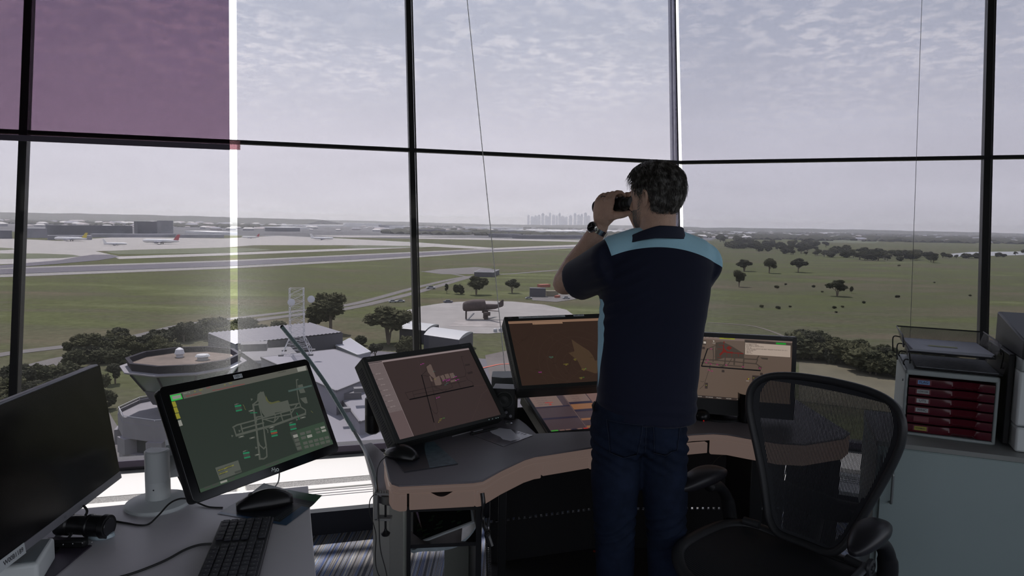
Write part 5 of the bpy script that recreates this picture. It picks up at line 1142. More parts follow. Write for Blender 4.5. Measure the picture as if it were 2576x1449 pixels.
# left corner block, then the part right of the drawer that sweeps to the middle
cl = [w2(965, 1150), w2(978, 1205), w2(985, 1215), w2(1003, 1221), w2(1024, 1220)]
apron(cl, DZ-.085, DZ-.028, .03, 'apron', m_ap)
ar = [w2(1199, 1211), w2(1215, 1208), w2(1262, 1182), w2(1320, 1155), w2(1346, 1147), w2(1364, 1144.5)]
apron(ar, DZ-.085, DZ-.028, .022, 'apron', m_ap)
apron([w2(1486, 1125), w2(1600, 1111), w2(1640, 1106)], DZ-.085, DZ-.028, .02, 'apron', m_ap)
apron([w2(1788, 1090), w2(1830, 1092), w2(1880, 1101), (1.0, 2.46), (1.09, 2.45), (1.27, 2.53), (1.33, 2.60)], DZ-.085, DZ-.028, .022, 'apron', m_ap)
apron([w2(1346, 1147), w2(1375, 1143), w2(1496, 1124)], DZ-.036, DZ-.026, .02, 'apron', m_ap, .003)
# drawer with a scooped top edge
def drawer(a, b_, z0, z1, scoop, name='drawer'):
    a, b_ = Vector((*a, 0)), Vector((*b_, 0)); t = (b_-a).normalized(); n = Vector((-t.y, t.x, 0)); L = (b_-a).length; N_ = 40; rs = []
    for i in range(N_+1):
        u = i/N_; d = .5-.5*math.cos(2*math.pi*min(1, max(0, (u-.24)/.52))); zt = z1-(scoop*d if scoop else 0); p = a+t*L*u
        rs.append([p+n*.004+Vector((0, 0, z0)), p+n*.004+Vector((0, 0, zt)), p+n*.026+Vector((0, 0, zt)), p+n*.026+Vector((0, 0, z0))])
    MB().rings(rs).build(name, m_ap, console, world=True, bevel=.0025)
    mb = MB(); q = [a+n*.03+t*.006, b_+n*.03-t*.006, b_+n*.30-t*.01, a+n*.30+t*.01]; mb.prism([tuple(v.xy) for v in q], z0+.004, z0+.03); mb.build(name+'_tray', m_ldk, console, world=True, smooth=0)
drawer(w2(1030, 1219.5), w2(1195, 1211.5), DZ-.082, DZ-.032, .020)
drawer(w2(1368, 1144), w2(1484, 1126), DZ-.078, DZ-.037, 0)
drawer(w2(1700, 1098), w2(1783, 1091), DZ-.078, DZ-.037, 0)
PF_ = [Vector((-.338, 2.02)), Vector((-.10, 2.07))]
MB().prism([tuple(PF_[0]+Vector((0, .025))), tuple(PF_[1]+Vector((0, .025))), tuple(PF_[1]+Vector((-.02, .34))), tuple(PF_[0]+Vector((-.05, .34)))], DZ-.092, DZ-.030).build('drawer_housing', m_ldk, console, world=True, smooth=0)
# pedestal with an open shelf under the left corner
PF = [Vector((-.325, 2.035)), Vector((-.10, 2.065))]; pt_ = (PF[1]-PF[0]).normalized(); pn = Vector((-pt_.y, pt_.x))
sl = [Vector((-.325, 2.035)), Vector((-.385, 2.14)), Vector((-.495, 2.41))]
def panel(a, b_, z0, z1, th, name, m, par=console, bev=.002):
    t = (b_-a).normalized(); n = Vector((-t.y, t.x))*-th
    return MB().prism([tuple(a), tuple(b_), tuple(b_+n), tuple(a+n)], z0, z1).build(name, m, par, world=True, bevel=bev)
panel(sl[0], sl[1], 0, DZ-.085, .018, 'side_panel', m_pd); panel(sl[1], sl[2], 0, DZ-.09, .018, 'side_panel', m_pd)
MB().prism([tuple(PF[0]+pt_*.012-pn*.004), tuple(PF[0]+pt_*.024-pn*.004), tuple(PF[0]+pt_*.024+pn*.012), tuple(PF[0]+pt_*.012+pn*.012)], 0, DZ-.085).build('frame_rail', m_blk, console, world=True)
MB().prism([tuple(PF[1]), tuple(PF[1]+pt_*.018), tuple(PF[1]+pt_*.018+pn*.32), tuple(PF[1]+pn*.32)], 0, DZ-.085).build('side_panel', m_blk, console, world=True)
MB().prism([tuple(PF[0]+pt_*.024-pn*.0), tuple(PF[1]), tuple(PF[1]+pn*.02), tuple(PF[0]+pt_*.024+pn*.02)], DZ-.105, DZ-.086).build('frame_rail', m_blk, console, world=True)
shz = .515
MB().prism([tuple(PF[0]+pt_*.024+pn*.006), tuple(PF[1]+pn*.006), tuple(PF[1]+pn*.31), tuple(PF[0]+pt_*.0+pn*.31)], shz, shz+.012).build('shelf', m_blk, console, world=True)
MB().prism([tuple(PF[0]+pt_*.024+pn*.006), tuple(PF[1]+pn*.006), tuple(PF[1]+pn*.31), tuple(PF[0]+pt_*.0+pn*.31)], .05, .062).build('shelf', m_blk, console, world=True)
MB().prism([tuple(PF[0]+pt_*.14+pn*.30), tuple(PF[1]+pn*.30), tuple(PF[1]+pn*.312), tuple(PF[0]+pt_*.14+pn*.312)], .06, shz).build('back_panel', m_pd, console, world=True)
# lower wing to the left of the corner
wg = [w2(912, 1118, .668), w2(948, 1248, .668), w2(1000, 1262, .668), (-.37, 2.2), (-.42, 2.40), w2(935, 1112, .668)]
MB().prism(wg, .645, .668).build('side_wing', m_dt, console, world=True, bevel=.004)
mb = MB()
for c_, s_ in (((.95, 2.68, .33), (.05, .30, .655)), ((1.29, 2.83, .33), (.04, .42, .655)), ((-.02, 2.55, .33), (.03, .35, .655))): MB().box(c_, s_).build('support', m_blk, console, world=True, bevel=.003)
# modesty panels with a toothed seam that lets daylight through
MP = [Vector((-.08, 2.945)), Vector((.40, 3.105)), Vector((1.31, 3.15))]
mb = MB()
for a, b_ in zip(MP[:-1], MP[1:]):
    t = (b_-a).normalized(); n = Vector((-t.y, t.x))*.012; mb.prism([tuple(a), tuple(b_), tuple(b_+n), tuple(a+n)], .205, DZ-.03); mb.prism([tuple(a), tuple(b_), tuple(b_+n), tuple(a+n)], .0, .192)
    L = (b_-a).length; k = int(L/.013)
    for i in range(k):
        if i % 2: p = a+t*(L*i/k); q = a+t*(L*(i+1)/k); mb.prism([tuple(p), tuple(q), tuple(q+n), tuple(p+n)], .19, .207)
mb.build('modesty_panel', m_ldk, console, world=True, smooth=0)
# beam shelf behind the screens
q0 = PY(1236, 958, 3.00)
bm = empty('equipment_beam', (.28, 3.1, .74), label='dark grey beam shelf running behind the two console monitors', cat='shelf')
MB().prism([(q0.x, 3.02), (q0.x+.05, 3.0), (.75, 3.14), (.75, 3.24), (q0.x, 3.14)], .785, .842).build('beam', mat('beam grey', (.22, .23, .22), .5), bm, world=True, bevel=.003)
mb = MB(); mb.box((-.05, 3.06, .40), (.03, .05, .78)); mb.box((.70, 3.17, .40), (.03, .05, .78)); mb.build('bracket', m_blk, bm, world=True)
# loudspeaker
sp_ = w2(1266, 1056)
spk = empty('desk_speaker', (sp_[0], sp_[1]+.0, DZ), Matrix.Rotation(-.12, 3, 'Z'), 'small black loudspeaker behind the right corner of the airfield map monitor', 'speaker')
hs = .125; MB().box((.0, .045, hs/2+.002), (.095, .09, hs)).build('cabinet', m_blk, spk, bevel=.003)
MB().lathe([(.006, -.004), (.014, -.002), (.028, -.0075), (.033, 0), (.036, 0), (.036, -.003)][::1], 32, M=Matrix.Translation((.004, -.0002, .082)) @ Matrix.Rotation(math.radians(90), 4, 'X') @ Matrix.Scale(-1, 4, (0, 0, 1))).build('speaker_cone', m_blk2, spk)
mb = MB()
for x, z in ((.012, .032), (.030, .018)): mb.cyl((x, 0, z), (x, -.006, z), .006, seg=14)
mb.build('knob', m_sil, spk)
def ptz(x, y, z=DZ): return PZ(x, y, z)
# mouse
def mouse(name, p, ang, label, L=.118, W=.066, H=.036, tail=None):
    r = empty(name, p, ang, label, 'mouse'); rs = []
    N_ = 14
    for i in range(N_+1):
        u = i/N_; x = (u-.5)*L; w = W/2*(math.sin(math.pi*min(1, max(0, .06+.88*u)))**.45); h = H*(math.sin(math.pi*(.08+.84*u)))**.7*(1.0-.25*(u-.4)); rs.append([(x, w*math.cos(a), max(0, h*math.sin(a)**1 if math.sin(a) > 0 else 0)) for a in [2*math.pi*k/24 for k in range(24)]])
    MB().rings(rs).build('shell', mat('mouse black', (.011, .011, .012), .3, spec=.45), r, smooth=180)
    MB().cyl((L*.24, -.004, H*.70), (L*.24, .004, H*.70), .008, seg=14).build('scroll_wheel', m_blk2, r)
    if tail: MB().tube(catmull(tail, 8), .0017, 6).build('cable', m_cab, r, world=True)
    return r
q = ptz(1010, 1150); mouse('computer_mouse', (q.x, q.y, DZ+.003), math.radians(150), 'black mouse on the mat at the console corner', .125, .078, .042,
      tail=[ptz(972, 1148, .76), ptz(955, 1165, .752), PY(948, 1200, 2.075), PY(953, 1300, 2.04), PY(957, 1380, 2.03), PY(975, 1460, 2.02), PY(985, 1600, 2.0)])
mm_ = MB(); mq = [ptz(x, y, DZ) for x, y in ((968, 1131), (1091, 1113), (1152, 1168), (1017, 1189))]
mm_.prism([tuple(v.xy) for v in mq], DZ+.0005, DZ+.003, 0)
arc = [mq[1].lerp(mq[0], .18+.16*(1-(2*t-1)**2)).lerp(mq[2].lerp(mq[3], .12+.42*(1-(1-t)**2)), t) for t in [i/12 for i in range(13)]]
mm_.prism([tuple(v.xy) for v in [mq[1]]+arc+[mq[2]]], DZ+.003, DZ+.0034, 1)
one('mouse_mat', mm_, [mat('mat dark', (.03, .032, .04), .3, spec=.6), mat('mat picture', (.10, .15, .18), .35, noise=(40, .4))], 'dark glossy mouse mat with a blue grey curved picture at the console corner', 'mouse mat', loc=(mq[0].x, mq[0].y, DZ))
# pen, paper in a sleeve, strip, ring
a, b_ = ptz(1183, 1092, DZ+.006), ptz(1256, 1075, DZ+.006); t = (b_-a)
pen = empty('pen', (a.x, a.y, DZ), label='black ballpoint pen lying beside the plastic sleeve', cat='pen')
MB().tube([a, a+t*.08, a+t*.80, a+t*.92, b_], [.003, .0055, .0055, .004, .001], 12).build('barrel', m_blk, pen, world=True)
MB().tube([a+t*.10+Vector((0, 0, .006)), a+t*.42+Vector((0, 0, .007))], .0018, 6).build('clip', m_sil, pen, world=True)
sl4 = [ptz(x, y, DZ) for x, y in ((1188, 1094), (1259, 1073), (1340, 1096), (1266, 1124))]
mp3 = MB(); mp3.prism([tuple(v.xy) for v in sl4], DZ+.0008, DZ+.0018, 0)
l2 = lambda u, v: sl4[0].lerp(sl4[1], u).lerp(sl4[3].lerp(sl4[2], u), v)
mp3.face([(*l2(u, v).xy, DZ+.0021) for u, v in ((.10, .03), (.93, .03), (.93, .07), (.10, .07))], 1)
mp3.face([(*l2(u, v).xy, DZ+.0023) for u, v in ((.55, .02), (.85, .10), (.98, .35), (.82, .62), (.62, .95), (.35, .90), (.30, .70), (.38, .55), (.42, .25))], 2)  # reflection of the window, painted as a pale blob on the sleeve
for i in range(7): mp3.face([(*l2(u, v).xy, DZ+.0022) for u, v in ((.08, .15+.1*i), (.3, .15+.1*i), (.3, .165+.1*i), (.08, .165+.1*i))], 3)
for i in range(8): mp3.face([(*l2(u, v).xy, DZ+.0022) for u, v in ((.86, .2+.09*i), (.97, .2+.09*i), (.97, .215+.09*i), (.86, .215+.09*i))], 3)
one('document_sleeve', mp3, [mat('sleeve grey', (.20, .185, .21), .15, spec=.7), mat('line maroon', (.18, .04, .07), .5), mat('sleeve window glare', (.85, .84, .92), .25, spec=.9), mat('print grey', (.09, .08, .1), .6)], 'glossy printed sheet in a clear sleeve on the curved console', 'paper', loc=(sl4[0].x, sl4[0].y, DZ), smooth=0)
rp = ptz(1278, 1066); one('cable_grommet', MB().lathe([(.010, .0), (.017, .0), (.018, .004), (.014, .006), (.009, .005)], 28), mat('chrome', (.6, .6, .62), .2, .9), 'small chrome ring set near the rounded tip of the console', 'grommet').location = (rp.x, rp.y, DZ+.0005)
a, b_ = ptz(1137, 1098, DZ+.002), ptz(1183, 1086, DZ+.002); one('paper_strip', MB().tube([a, b_], .0018, 4), mat('strip grey', (.3, .29, .3), .5), 'thin pale strip lying below the tilted console monitor', 'paper', loc=(a.x, a.y, DZ))
# gooseneck lamp clamped to the wing
gl = empty('gooseneck_lamp', PZ(958, 1260, .60), label='thin grey gooseneck lamp clamped to the left wing of the console', cat='lamp')
gp = catmull([PY(949, 1262, 2.075), PY(946, 1215, 2.08), PY(930, 1160, 2.13), PY(905, 1110, 2.25), PY(862, 1035, 2.32), PY(820, 966, 2.37), PY(775, 903, 2.42), PY(742, 862, 2.46), PY(710, 823, 2.5)], 8)
nA = int(len(gp)*.42)
MB().tube(gp, .0058, 12).build('flexible_neck', mat('gooseneck grey', (.36, .38, .38), .35, .5), gl, world=True)
MB().tube([p+Vector((0, 0, .0)) for p in gp[nA:]], .0072, 12).build('lamp_tube', mat('lamp tube', (.30, .40, .40), .3, .3), gl, world=True)
mb = MB()
for i in range(26):
    p = gp[nA+2].lerp(gp[nA+2], 0); k = nA+2+(len(gp)-nA-4)*i/26; j = int(k); p = gp[j].lerp(gp[j+1], k-j); mb.ball(p+Vector((-.002, -.0072, 0)), .0015, seg=6, rg=4)
mb.build('led_dots', mat('led dot', (.6, .62, .6), .4), gl, world=True)
MB().ball(gp[-1], .0078, seg=12, rg=8).build('end_cap', m_blk, gl, world=True)
cf = PY(965, 1275, 2.06); mb = MB()
mb.box((cf.x-.022, cf.y, cf.z+.005), (.012, .03, .085)); mb.box((cf.x+.0, cf.y, cf.z+.046), (.05, .03, .008)); mb.box((cf.x+.0, cf.y, cf.z-.036), (.05, .03, .008))
for i in range(5): mb.box((cf.x-.008+.008*i, cf.y-.010, cf.z+.053), (.004, .008, .008))
mb.build('clamp', mat('clamp grey', (.26, .26, .25), .5), gl, world=True, bevel=.0015)
mb = MB(); mb.cyl((cf.x+.010, cf.y, cf.z+.038), (cf.x+.010, cf.y, cf.z+.012), .017, seg=20); mb.build('clamp_pad', mat('clamp pad', (.12, .12, .11), .6), gl, world=True, bevel=.002)
mb = MB(); mb.cyl((cf.x+.006, cf.y, cf.z+.012), (cf.x+.006, cf.y, cf.z-.075), .0035, seg=10); mb.lathe([(.004, 0), (.012, .003), (.015, .010), (.006, .018), (.004, .024)], 14, M=Matrix.Translation((cf.x+.006, cf.y, cf.z-.095))); mb.build('clamp_screw', m_blk, gl, world=True)
cb = MB().tube(catmull([PY(945, 1240, 2.07), PY(931, 1258, 2.055), PY(930, 1290, 2.05), PY(940, 1320, 2.045), PY(946, 1350, 2.04), PY(944, 1400, 2.03), PY(950, 1440, 2.02), PY(975, 1490, 2.0), PY(985, 1580, 1.98)], 7), .0016, 6); cb.build('cable', m_cab, gl, world=True)
tg_ = PY(918, 1300, 2.5); t2_ = MB().box((0, 0, 0), (.045, .001, .03)); 
# framed chart and folder in the pedestal
c0, c1, c2 = PY(1193, 1312, 2.08), PY(1033, 1373, 2.07), PY(1162, 1250, 2.22)
up3 = (c2-c0); rgt3 = (c0-c1); Lw = rgt3.length; Lh = up3.length*1.15
Rf = frame(rgt3, up3); fr_ = empty('framed_chart', c1, Rf, 'white framed glossy airfield chart leaning inside the pedestal shelf', 'chart')
mb = MB(); b9 = .008
MB().box((Lw/2, .004, Lh/2), (Lw, .006, Lh)).build('frame', mat('chart frame', (.42, .45, .45), .5), fr_, bevel=.001)
mb = MB(); mb.box((Lw/2, .0006, Lh/2), (Lw-2*b9, .002, Lh-2*b9))
rg = random.Random(4)
for i in range(16): x, y = rg.uniform(.02, Lw-.03), rg.uniform(.012, Lh-.04); mb.box((x, -.0006, y), (rg.uniform(.006, .02), .0005, rg.uniform(.004, .012)), 1)
mb.box((.03, -.0008, .016), (.035, .0006, .008), 2); mb.build('chart', [mat('chart dark', (.008, .010, .010), .06, spec=.9), mat('chart green', (.02, .04, .02), .1), m_blk], fr_, smooth=0)
mb = MB(); P0 = [PY(x, y, 2.075) for x, y in ((1031, 1378), (1040, 1384), (1060, 1380), (1110, 1378), (1150, 1368), (1180, 1345), (1199, 1318))]
rs = []
for i, p in enumerate(catmull(P0, 5)):
    k = i/30; rs.append([p+Vector((0, 0, -.010)), p+Vector((0, 0, -.004+.008*math.sin(3.14*min(1, k*1.1)))), p+Vector((0, .12, .004)), p+Vector((0, .12, -.008))])
one('document_folder', MB().rings(rs), mat('folder pale', (.34, .40, .42), .3, noise=(20, .25)), 'curled pale plastic folder on the shelf under the framed chart', 'folder', loc=(P0[0].x, P0[0].y, shz+.012), smooth=60)
# handset and coiled cord
ht = empty('telephone_handset', PY(1222, 1262, 2.03), label='black handset hooked to the side of the pedestal with a coiled cord', cat='telephone')
H0 = [PY(1213, 1240, 2.04), PY(1216, 1270, 2.03), PY(1214, 1300, 2.035), PY(1222, 1330, 2.02), PY(1236, 1372, 2.01)]
MB().tube(catmull(H0, 6), [.010]*8+[.008]*8+[.010]*4+[.016]*5, 12, sy=.7).build('handset', mat('handset black', (.012, .012, .013), .2, spec=.6), ht, world=True)
mb = MB(); cpts = []; A0, B0 = PY(1227, 1335, 2.01), PY(1231, 1480, 2.0); n = 34*8
for i in range(n): u = i/n; p = A0.lerp(B0, u); a = 2*math.pi*i/8; cpts.append(p+Vector((.0075*math.cos(a), .0075*math.sin(a), 0)))
mb.tube(cpts, .0016, 5); mb.tube(catmull([PY(1218, 1300, 2.02), PY(1220, 1325, 2.01), A0], 5), .002, 6); mb.build('coiled_cord', m_cab, ht, world=True)
# mug and small mouse at the right of the console
mg = ptz(1876, 1060); r = empty('travel_mug', (mg.x, mg.y, DZ), label='tall black travel mug half behind the mesh chair', cat='mug')
MB().lathe([(.030, 0), (.033, .004), (.036, .11), (.0365, .118), (.033, .118), (.032, .108), (.002, .104)], 32).build('cup', mat('mug black', (.008, .008, .009), .15, spec=.7), r)
q = ptz(1766, 1054); r = empty('trackball_mouse', (q.x, q.y, DZ), 1.2, 'round black mouse with a faint red light beside the man', 'mouse')
MB().lathe([(.026, 0), (.031, .008), (.030, .022), (.022, .034), (.008, .040)], 24, sx=1.25).build('shell', mat('mouse black', (0, 0, 0)), r, smooth=180); MB().box((-.03, -.01, .003), (.012, .004, .003)).build('indicator_light', lit('red glow', (170, 20, 15)), r)
for nm, pts, dd in (('cable', [(1790, 1170), (1810, 1150), (1835, 1140), (1860, 1150)], 2.7),):
    one('loose_cable', MB().tube(catmull([PY(x, y, dd) for x, y in pts], 6), .003, 6), m_cab, 'loop of black cable under the right end of the console', 'cable')

# ---- left desk
LZ = .72; wl = lambda x, y, z=LZ: tuple(PZ(x, y, z).xy)
seamA, seamB = Vector(wl(231, 1375)), Vector(wl(140, 1449)); sd_ = (seamB-seamA).normalized()
bl, brr = Vector(wl(209, 1279)), Vector(wl(775, 1222)); bd = (bl-brr).normalized(); bfar = brr+bd*.95
rf = Vector(wl(795, 1449)); rd = (rf-brr).normalized(); rfar = brr+rd*.95
seamT = seamA - sd_*.28; seamE = seamB+sd_*.35
ldk = empty('office_desk', (-.9, 1.7, 0), label='pale grey laminate desk at the left holding the touchscreen and keyboard', cat='desk')
seamE = seamB+sd_*.35
MB().prism([tuple(brr), tuple(rfar), (rfar.x-1.15, rfar.y-.05), (bfar.x-.35, bfar.y-.15), tuple(bfar)], LZ-.025, LZ).build('desktop', [m_ld], ldk, world=True, bevel=.002)
pq = [seamA+Vector((0, .0)), seamB+sd_*.10, seamB+sd_*.10+Vector((-.40, .0)), seamA+Vector((-.42, .02))]
one('desk_pad', MB().prism([tuple(v) for v in pq], LZ+.0005, LZ+.004), mat('desk pad plum', (.055, .045, .065), .4), 'dark plum desk pad under the torch and the white box', 'desk pad', loc=(seamA.x, seamA.y, LZ))
mb = MB()
for p in ((brr-Vector((.03, .04)), rfar-Vector((.05, -.05))),): a, b_ = p; t = (b_-a).normalized(); n = Vector((-t.y, t.x))*.02; mb.prism([tuple(a+n), tuple(b_+n), tuple(b_-n), tuple(a-n)], 0, LZ-.025)
mb.box((-1.75, 1.55, .345), (.03, .5, .69)); mb.build('desk_leg', m_ld, ldk, world=True, smooth=0)
def lz(x, y, z=LZ): return PZ(x, y, z)
# brochure under the mouse
B4 = [lz(x, y) for x, y in ((546, 1293), (664, 1224), (811, 1254), (720, 1323))]; b2_ = lambda u, v: B4[0].lerp(B4[1], u).lerp(B4[3].lerp(B4[2], u), v)
mb = MB(); n = 16
def bz(u, v): return LZ+.0015+.012*max(0, u-.6)*(1-v)**2*2+.010*max(0, (u-.72))*v**2*3
for i in range(n):
    for j in range(n):
        u0, u1, v0, v1 = i/n, (i+1)/n, j/n, (j+1)/n; um, vm = (u0+u1)/2, (v0+v1)/2
        mi = 1 if um > .80 and vm > .45 else 2 if (vm > .86 and um < .62) or um < .06 else 3 if um > .72 and vm < .45 else 0
        mb.face([(*b2_(u, v).xy, bz(u, v)) for u, v in ((u0, v0), (u1, v0), (u1, v1), (u0, v1))], mi)
Rb = Matrix.Rotation(math.atan2((B4[3]-B4[0]).y, (B4[3]-B4[0]).x), 4, 'Z')
for i in range(11): q = b2_(.50-.035*i, .80); mb.text('... keyboard .. F%d' % (i+1), .0042, Matrix.Translation((q.x, q.y, LZ+.0028)) @ Rb @ Matrix.Rotation(math.radians(-90), 4, 'X'), 4)
q = b2_(.10, .68); mb.text('Keyboard Shortcuts', .0085, Matrix.Translation((q.x, q.y, LZ+.003)) @ Rb @ Matrix.Rotation(math.pi, 4, 'Z') @ Matrix.Rotation(math.radians(-90), 4, 'X'), 4)
one('brochure', mb, [mat('brochure black', (.02, .022, .03), .3), mat('brochure green', (.02, .10, .045), .3), mat('brochure blue', (.03, .08, .17), .3), mat('brochure picture', (.18, .20, .16), .3, noise=(30, .6)), mat('brochure print', (.25, .27, .3), .5)], 'dark folded brochure with green and blue edges used as a mouse mat', 'brochure', loc=(B4[0].x, B4[0].y, LZ), smooth=30)
q = b2_(.50, .42); mouse('computer_mouse', (q.x-.005, q.y-.01, LZ+.004), math.radians(205), 'large black mouse on the brochure, left desk', .15, .075, .045)
# keyboard
kt0, kt1, kb0 = lz(562, 1308, .735), lz(672, 1315, .735), lz(500, 1455, .735)
ax = (kt1-kt0).normalized(); dn = (kb0-kt0); dn = (dn-ax*dn.dot(ax)*.0).normalized(); yv = -dn; yv.z = 0; yv.normalize(); xv = Vector((yv.y, -yv.x, 0))
kb = empty('keyboard', (kt0.x, kt0.y, LZ), Matrix((xv, yv, Vector((0, 0, 1)))).transposed(), 'dark grey keyboard running off the front of the left desk', 'keyboard')
KW = (kt1-kt0).length*1.0; KL = .43
MB().box((KW/2, -KL/2, .008), (KW+.012, KL, .012)).build('body', mat('keyboard body', (.028, .027, .035), .45), kb, bevel=.003)
mk = MB(); ml = MB(); nr = 6; pitch = KW/nr; rk = random.Random(2)
for r_ in range(nr):
    y = -.008
    while y > -KL+.012:
        w = pitch if rk.random() > .14 else pitch*rk.choice((1.5, 2.0))
        if y-w < -KL+.004: break
        x = pitch*(r_+.5); sz = (pitch*.84, w-.0028, .006)
        if not (abs(y+w/2+.12) < .012): mk.box((x, y-w/2, .0165), sz); ml.box((x, y-w/2, .0198), (.0035, .0022, .0003))
        y -= w
mk.build('keys', mat('key dark', (.045, .044, .055), .5), kb, bevel=.0012, bseg=1); ml.build('key_legends', mat('legend', (.22, .22, .24), .6), kb, smooth=0)
def cable(name, pts, r, label, z=LZ): one(name, MB().tube(catmull([lz(*p) if len(p) == 2 else PZ(*p) for p in [(q[0], q[1], (q[2] if len(q) > 2 else z+r)) for q in pts]], 8), r, 8), m_cab, label, 'cable')
cable('power_cable', [(560, 1277), (525, 1275), (495, 1264, .728), (470, 1255, .748), (448, 1256, .752), (425, 1268, .748), (400, 1295, .738), (375, 1318), (350, 1321), (320, 1316), (290, 1311), (250, 1302), (190, 1297)], .0024, 'thin black cable winding from the mouse past the white stand')
cable('power_cable', [(533, 1368), (500, 1371), (465, 1383), (425, 1405), (390, 1421), (340, 1440), (300, 1452), (230, 1470)], .0028, 'black cable curving from the keyboard to the front of the left desk')
# torch lying on its side, strap, wipes bag
ta, tb = PZ(274, 1325, .752), PZ(150, 1318, .752)
tv = tb-ta; to = empty('signal_torch', (ta.x, ta.y, LZ), label='black ribbed signal torch lying under the silver rimmed monitor', cat='torch')
mb = MB(); prof = [(0, .024), (.001, .029), (.10, .030), (.13, .0265), (.34, .0265), (.36, .0285), (.40, .0285), (.42, .024), (.75, .023), (.78, .027), (1, .027)]
mb.tube([ta+tv*u for u, _ in prof], [r_ for _, r_ in prof], 28); mb.build('barrel', mat('torch black', (.010, .010, .011), .28, spec=.6), to, world=True)
mb = MB().tube([ta-tv.normalized()*.002, ta-tv.normalized()*.001], [.021, .022], 28); mb.build('lens', mat('torch lens', (.03, .03, .035), .08), to, world=True)
mb = MB(); mb.box((ta.x-.075, ta.y-.052, LZ+.014), (.10, .022, .022), rz=.05); 
mb.build('grip', m_blk, to, world=True, bevel=.006)
mb = MB()
for i in range(4): p = PZ(163+24*i, 1367-2*i, LZ+.02); mb.ball(p+Vector((0, -.006, 0)), .0018, seg=8, rg=6)
mb.build('stud', mat('chrome', (0, 0, 0)), to, world=True)
qa = lz(262, 1352); one('wipes_bag', MB().lathe([(.030, 0), (.036, .004), (.033, .012), (.012, .017)], 20, sx=1.0, sy=.6), mat('bag pale blue', (.45, .55, .60), .2, noise=(60, .25)), 'crumpled pale blue plastic packet under the end of the torch', 'packet').location = (qa.x-.008, qa.y-.002, LZ+.001)
# white box at the edge
c = [lz(138, 1350, .775), lz(95, 1418, .775), lz(-40, 1434, .775), lz(30, 1362, .775)]
wb = empty('white_dock', (c[1].x, c[1].y, LZ), label='rounded white plastic box with a grey top under the silver rimmed monitor', cat='box')
MB().prism([tuple(p.xy) for p in c], LZ, .775).build('body', m_whp, wb, world=True, bevel=.008, bseg=4)
ctr = sum(c, Vector())/4; MB().prism([tuple(ctr.lerp(p, .84).xy) for p in c], .7752, .7765).build('top_plate', mat('dock top grey', (.20, .23, .24), .5), wb, world=True, smooth=0)

one('floor_shade', MB().prism([(-.10, 1.75), (1.35, 1.75), (1.35, 3.145), (.41, 3.10), (-.08, 2.94)], .0, .006), mat('floor shade black', (.010, .010, .011), .8), 'black sheet standing in for the shade on the floor under the console and the mesh chair', 'floor shade', loc=(.6, 2.3, 0), smooth=0)  # flat black sheet added to darken the floor in the console's shade
# ================================================================ the man at the window
from mathutils.bvhtree import BVHTree
YB = 2.27
def bodyx(x, y, Y=YB): return PY(x, y, Y)
m_skin = mat('skin', (.58, .375, .285), .5, noise=(28, .12), bump=(160, .25), spec=.35)
def remeshed(mb, name, m, parent, vox, smooth=4, disp=None, **kw):
    me = bpy.data.meshes.new('tmp'); me.from_pydata([tuple(v) for v in mb.v], [], mb.f); b = bmesh.new(); b.from_mesh(me); bmesh.ops.triangulate(b, faces=b.faces); bmesh.ops.remove_doubles(b, verts=b.verts, dist=1e-5); bmesh.ops.recalc_face_normals(b, faces=b.faces); b.to_mesh(me); b.free()
    o = bpy.data.objects.new('tmp', me); COL.objects.link(o); md = o.modifiers.new('r', 'REMESH'); md.mode = 'VOXEL'; md.voxel_size = vox; md.adaptivity = 0
    dg = bpy.context.evaluated_depsgraph_get(); m2 = bpy.data.meshes.new_from_object(o.evaluated_get(dg)); bpy.data.objects.remove(o); bpy.data.meshes.remove(me)
    b = bmesh.new(); b.from_mesh(m2)
    for _ in range(smooth): bmesh.ops.smooth_vert(b, verts=b.verts, factor=.5, use_axis_x=True, use_axis_y=True, use_axis_z=True)
    b.normal_update()
    if disp:
        ds = [(v, v.normal*disp(v.co, v.normal)) for v in b.verts]
        for v, d in ds: v.co += d
        b.normal_update()
    bv = BVHTree.FromBMesh(b)
    Mi = wm(parent).inverted(); b.transform(Mi); b.to_mesh(m2); b.free(); m2.materials.clear()
    for q in (m if isinstance(m, list) else [m]): m2.materials.append(q)
    m2.polygons.foreach_set('use_smooth', [True]*len(m2.polygons)); m2.name = name
    o = bpy.data.objects.new(name, m2); COL.objects.link(o); o.parent = parent; return o, bv
def limb(mb, pts, rs, seg=18, flat=None, n=5):
    """round limb through pts with radii rs, closed by domes"""
    P = catmull(pts, n); L = len(P); R_ = []
    for i in range(L):
        u = i/n; k = min(int(u), len(rs)-2); f = u-k; f = f*f*(3-2*f); R_.append(rs[k]*(1-f)+rs[k+1]*f)
    t0 = (P[0]-P[1]).normalized(); t1 = (P[-1]-P[-2]).normalized()
    P2 = [P[0]+t0*R_[0]*.9, P[0]+t0*R_[0]*.6]+P+[P[-1]+t1*R_[-1]*.6, P[-1]+t1*R_[-1]*.9]; R2 = [R_[0]*.35, R_[0]*.78]+R_+[R_[-1]*.78, R_[-1]*.35]
    return mb.tube(P2, R2, seg)
def ell(c, a, bf, bb, z, n=36, pw=2.3, tilt=0):
    """one torso ring: half width a, front and back depth, superellipse"""
    out = []
    for k in range(n):
        t = 2*math.pi*k/n; cx_, sy_ = math.cos(t), math.sin(t); x = a*math.copysign(abs(cx_)**(2/pw), cx_); y = (bf if sy_ > 0 else bb)*math.copysign(abs(sy_)**(2/pw), sy_)
        out.append(Vector((c[0]+x, c[1]+y, z+tilt*y)))
    return out
man = empty('person', (.46, 2.27, 0), label='person in a navy and sky blue polo shirt looking out through binoculars', cat='person')
HC = Vector((.470, 2.275, 1.629)); YAW = math.radians(40)
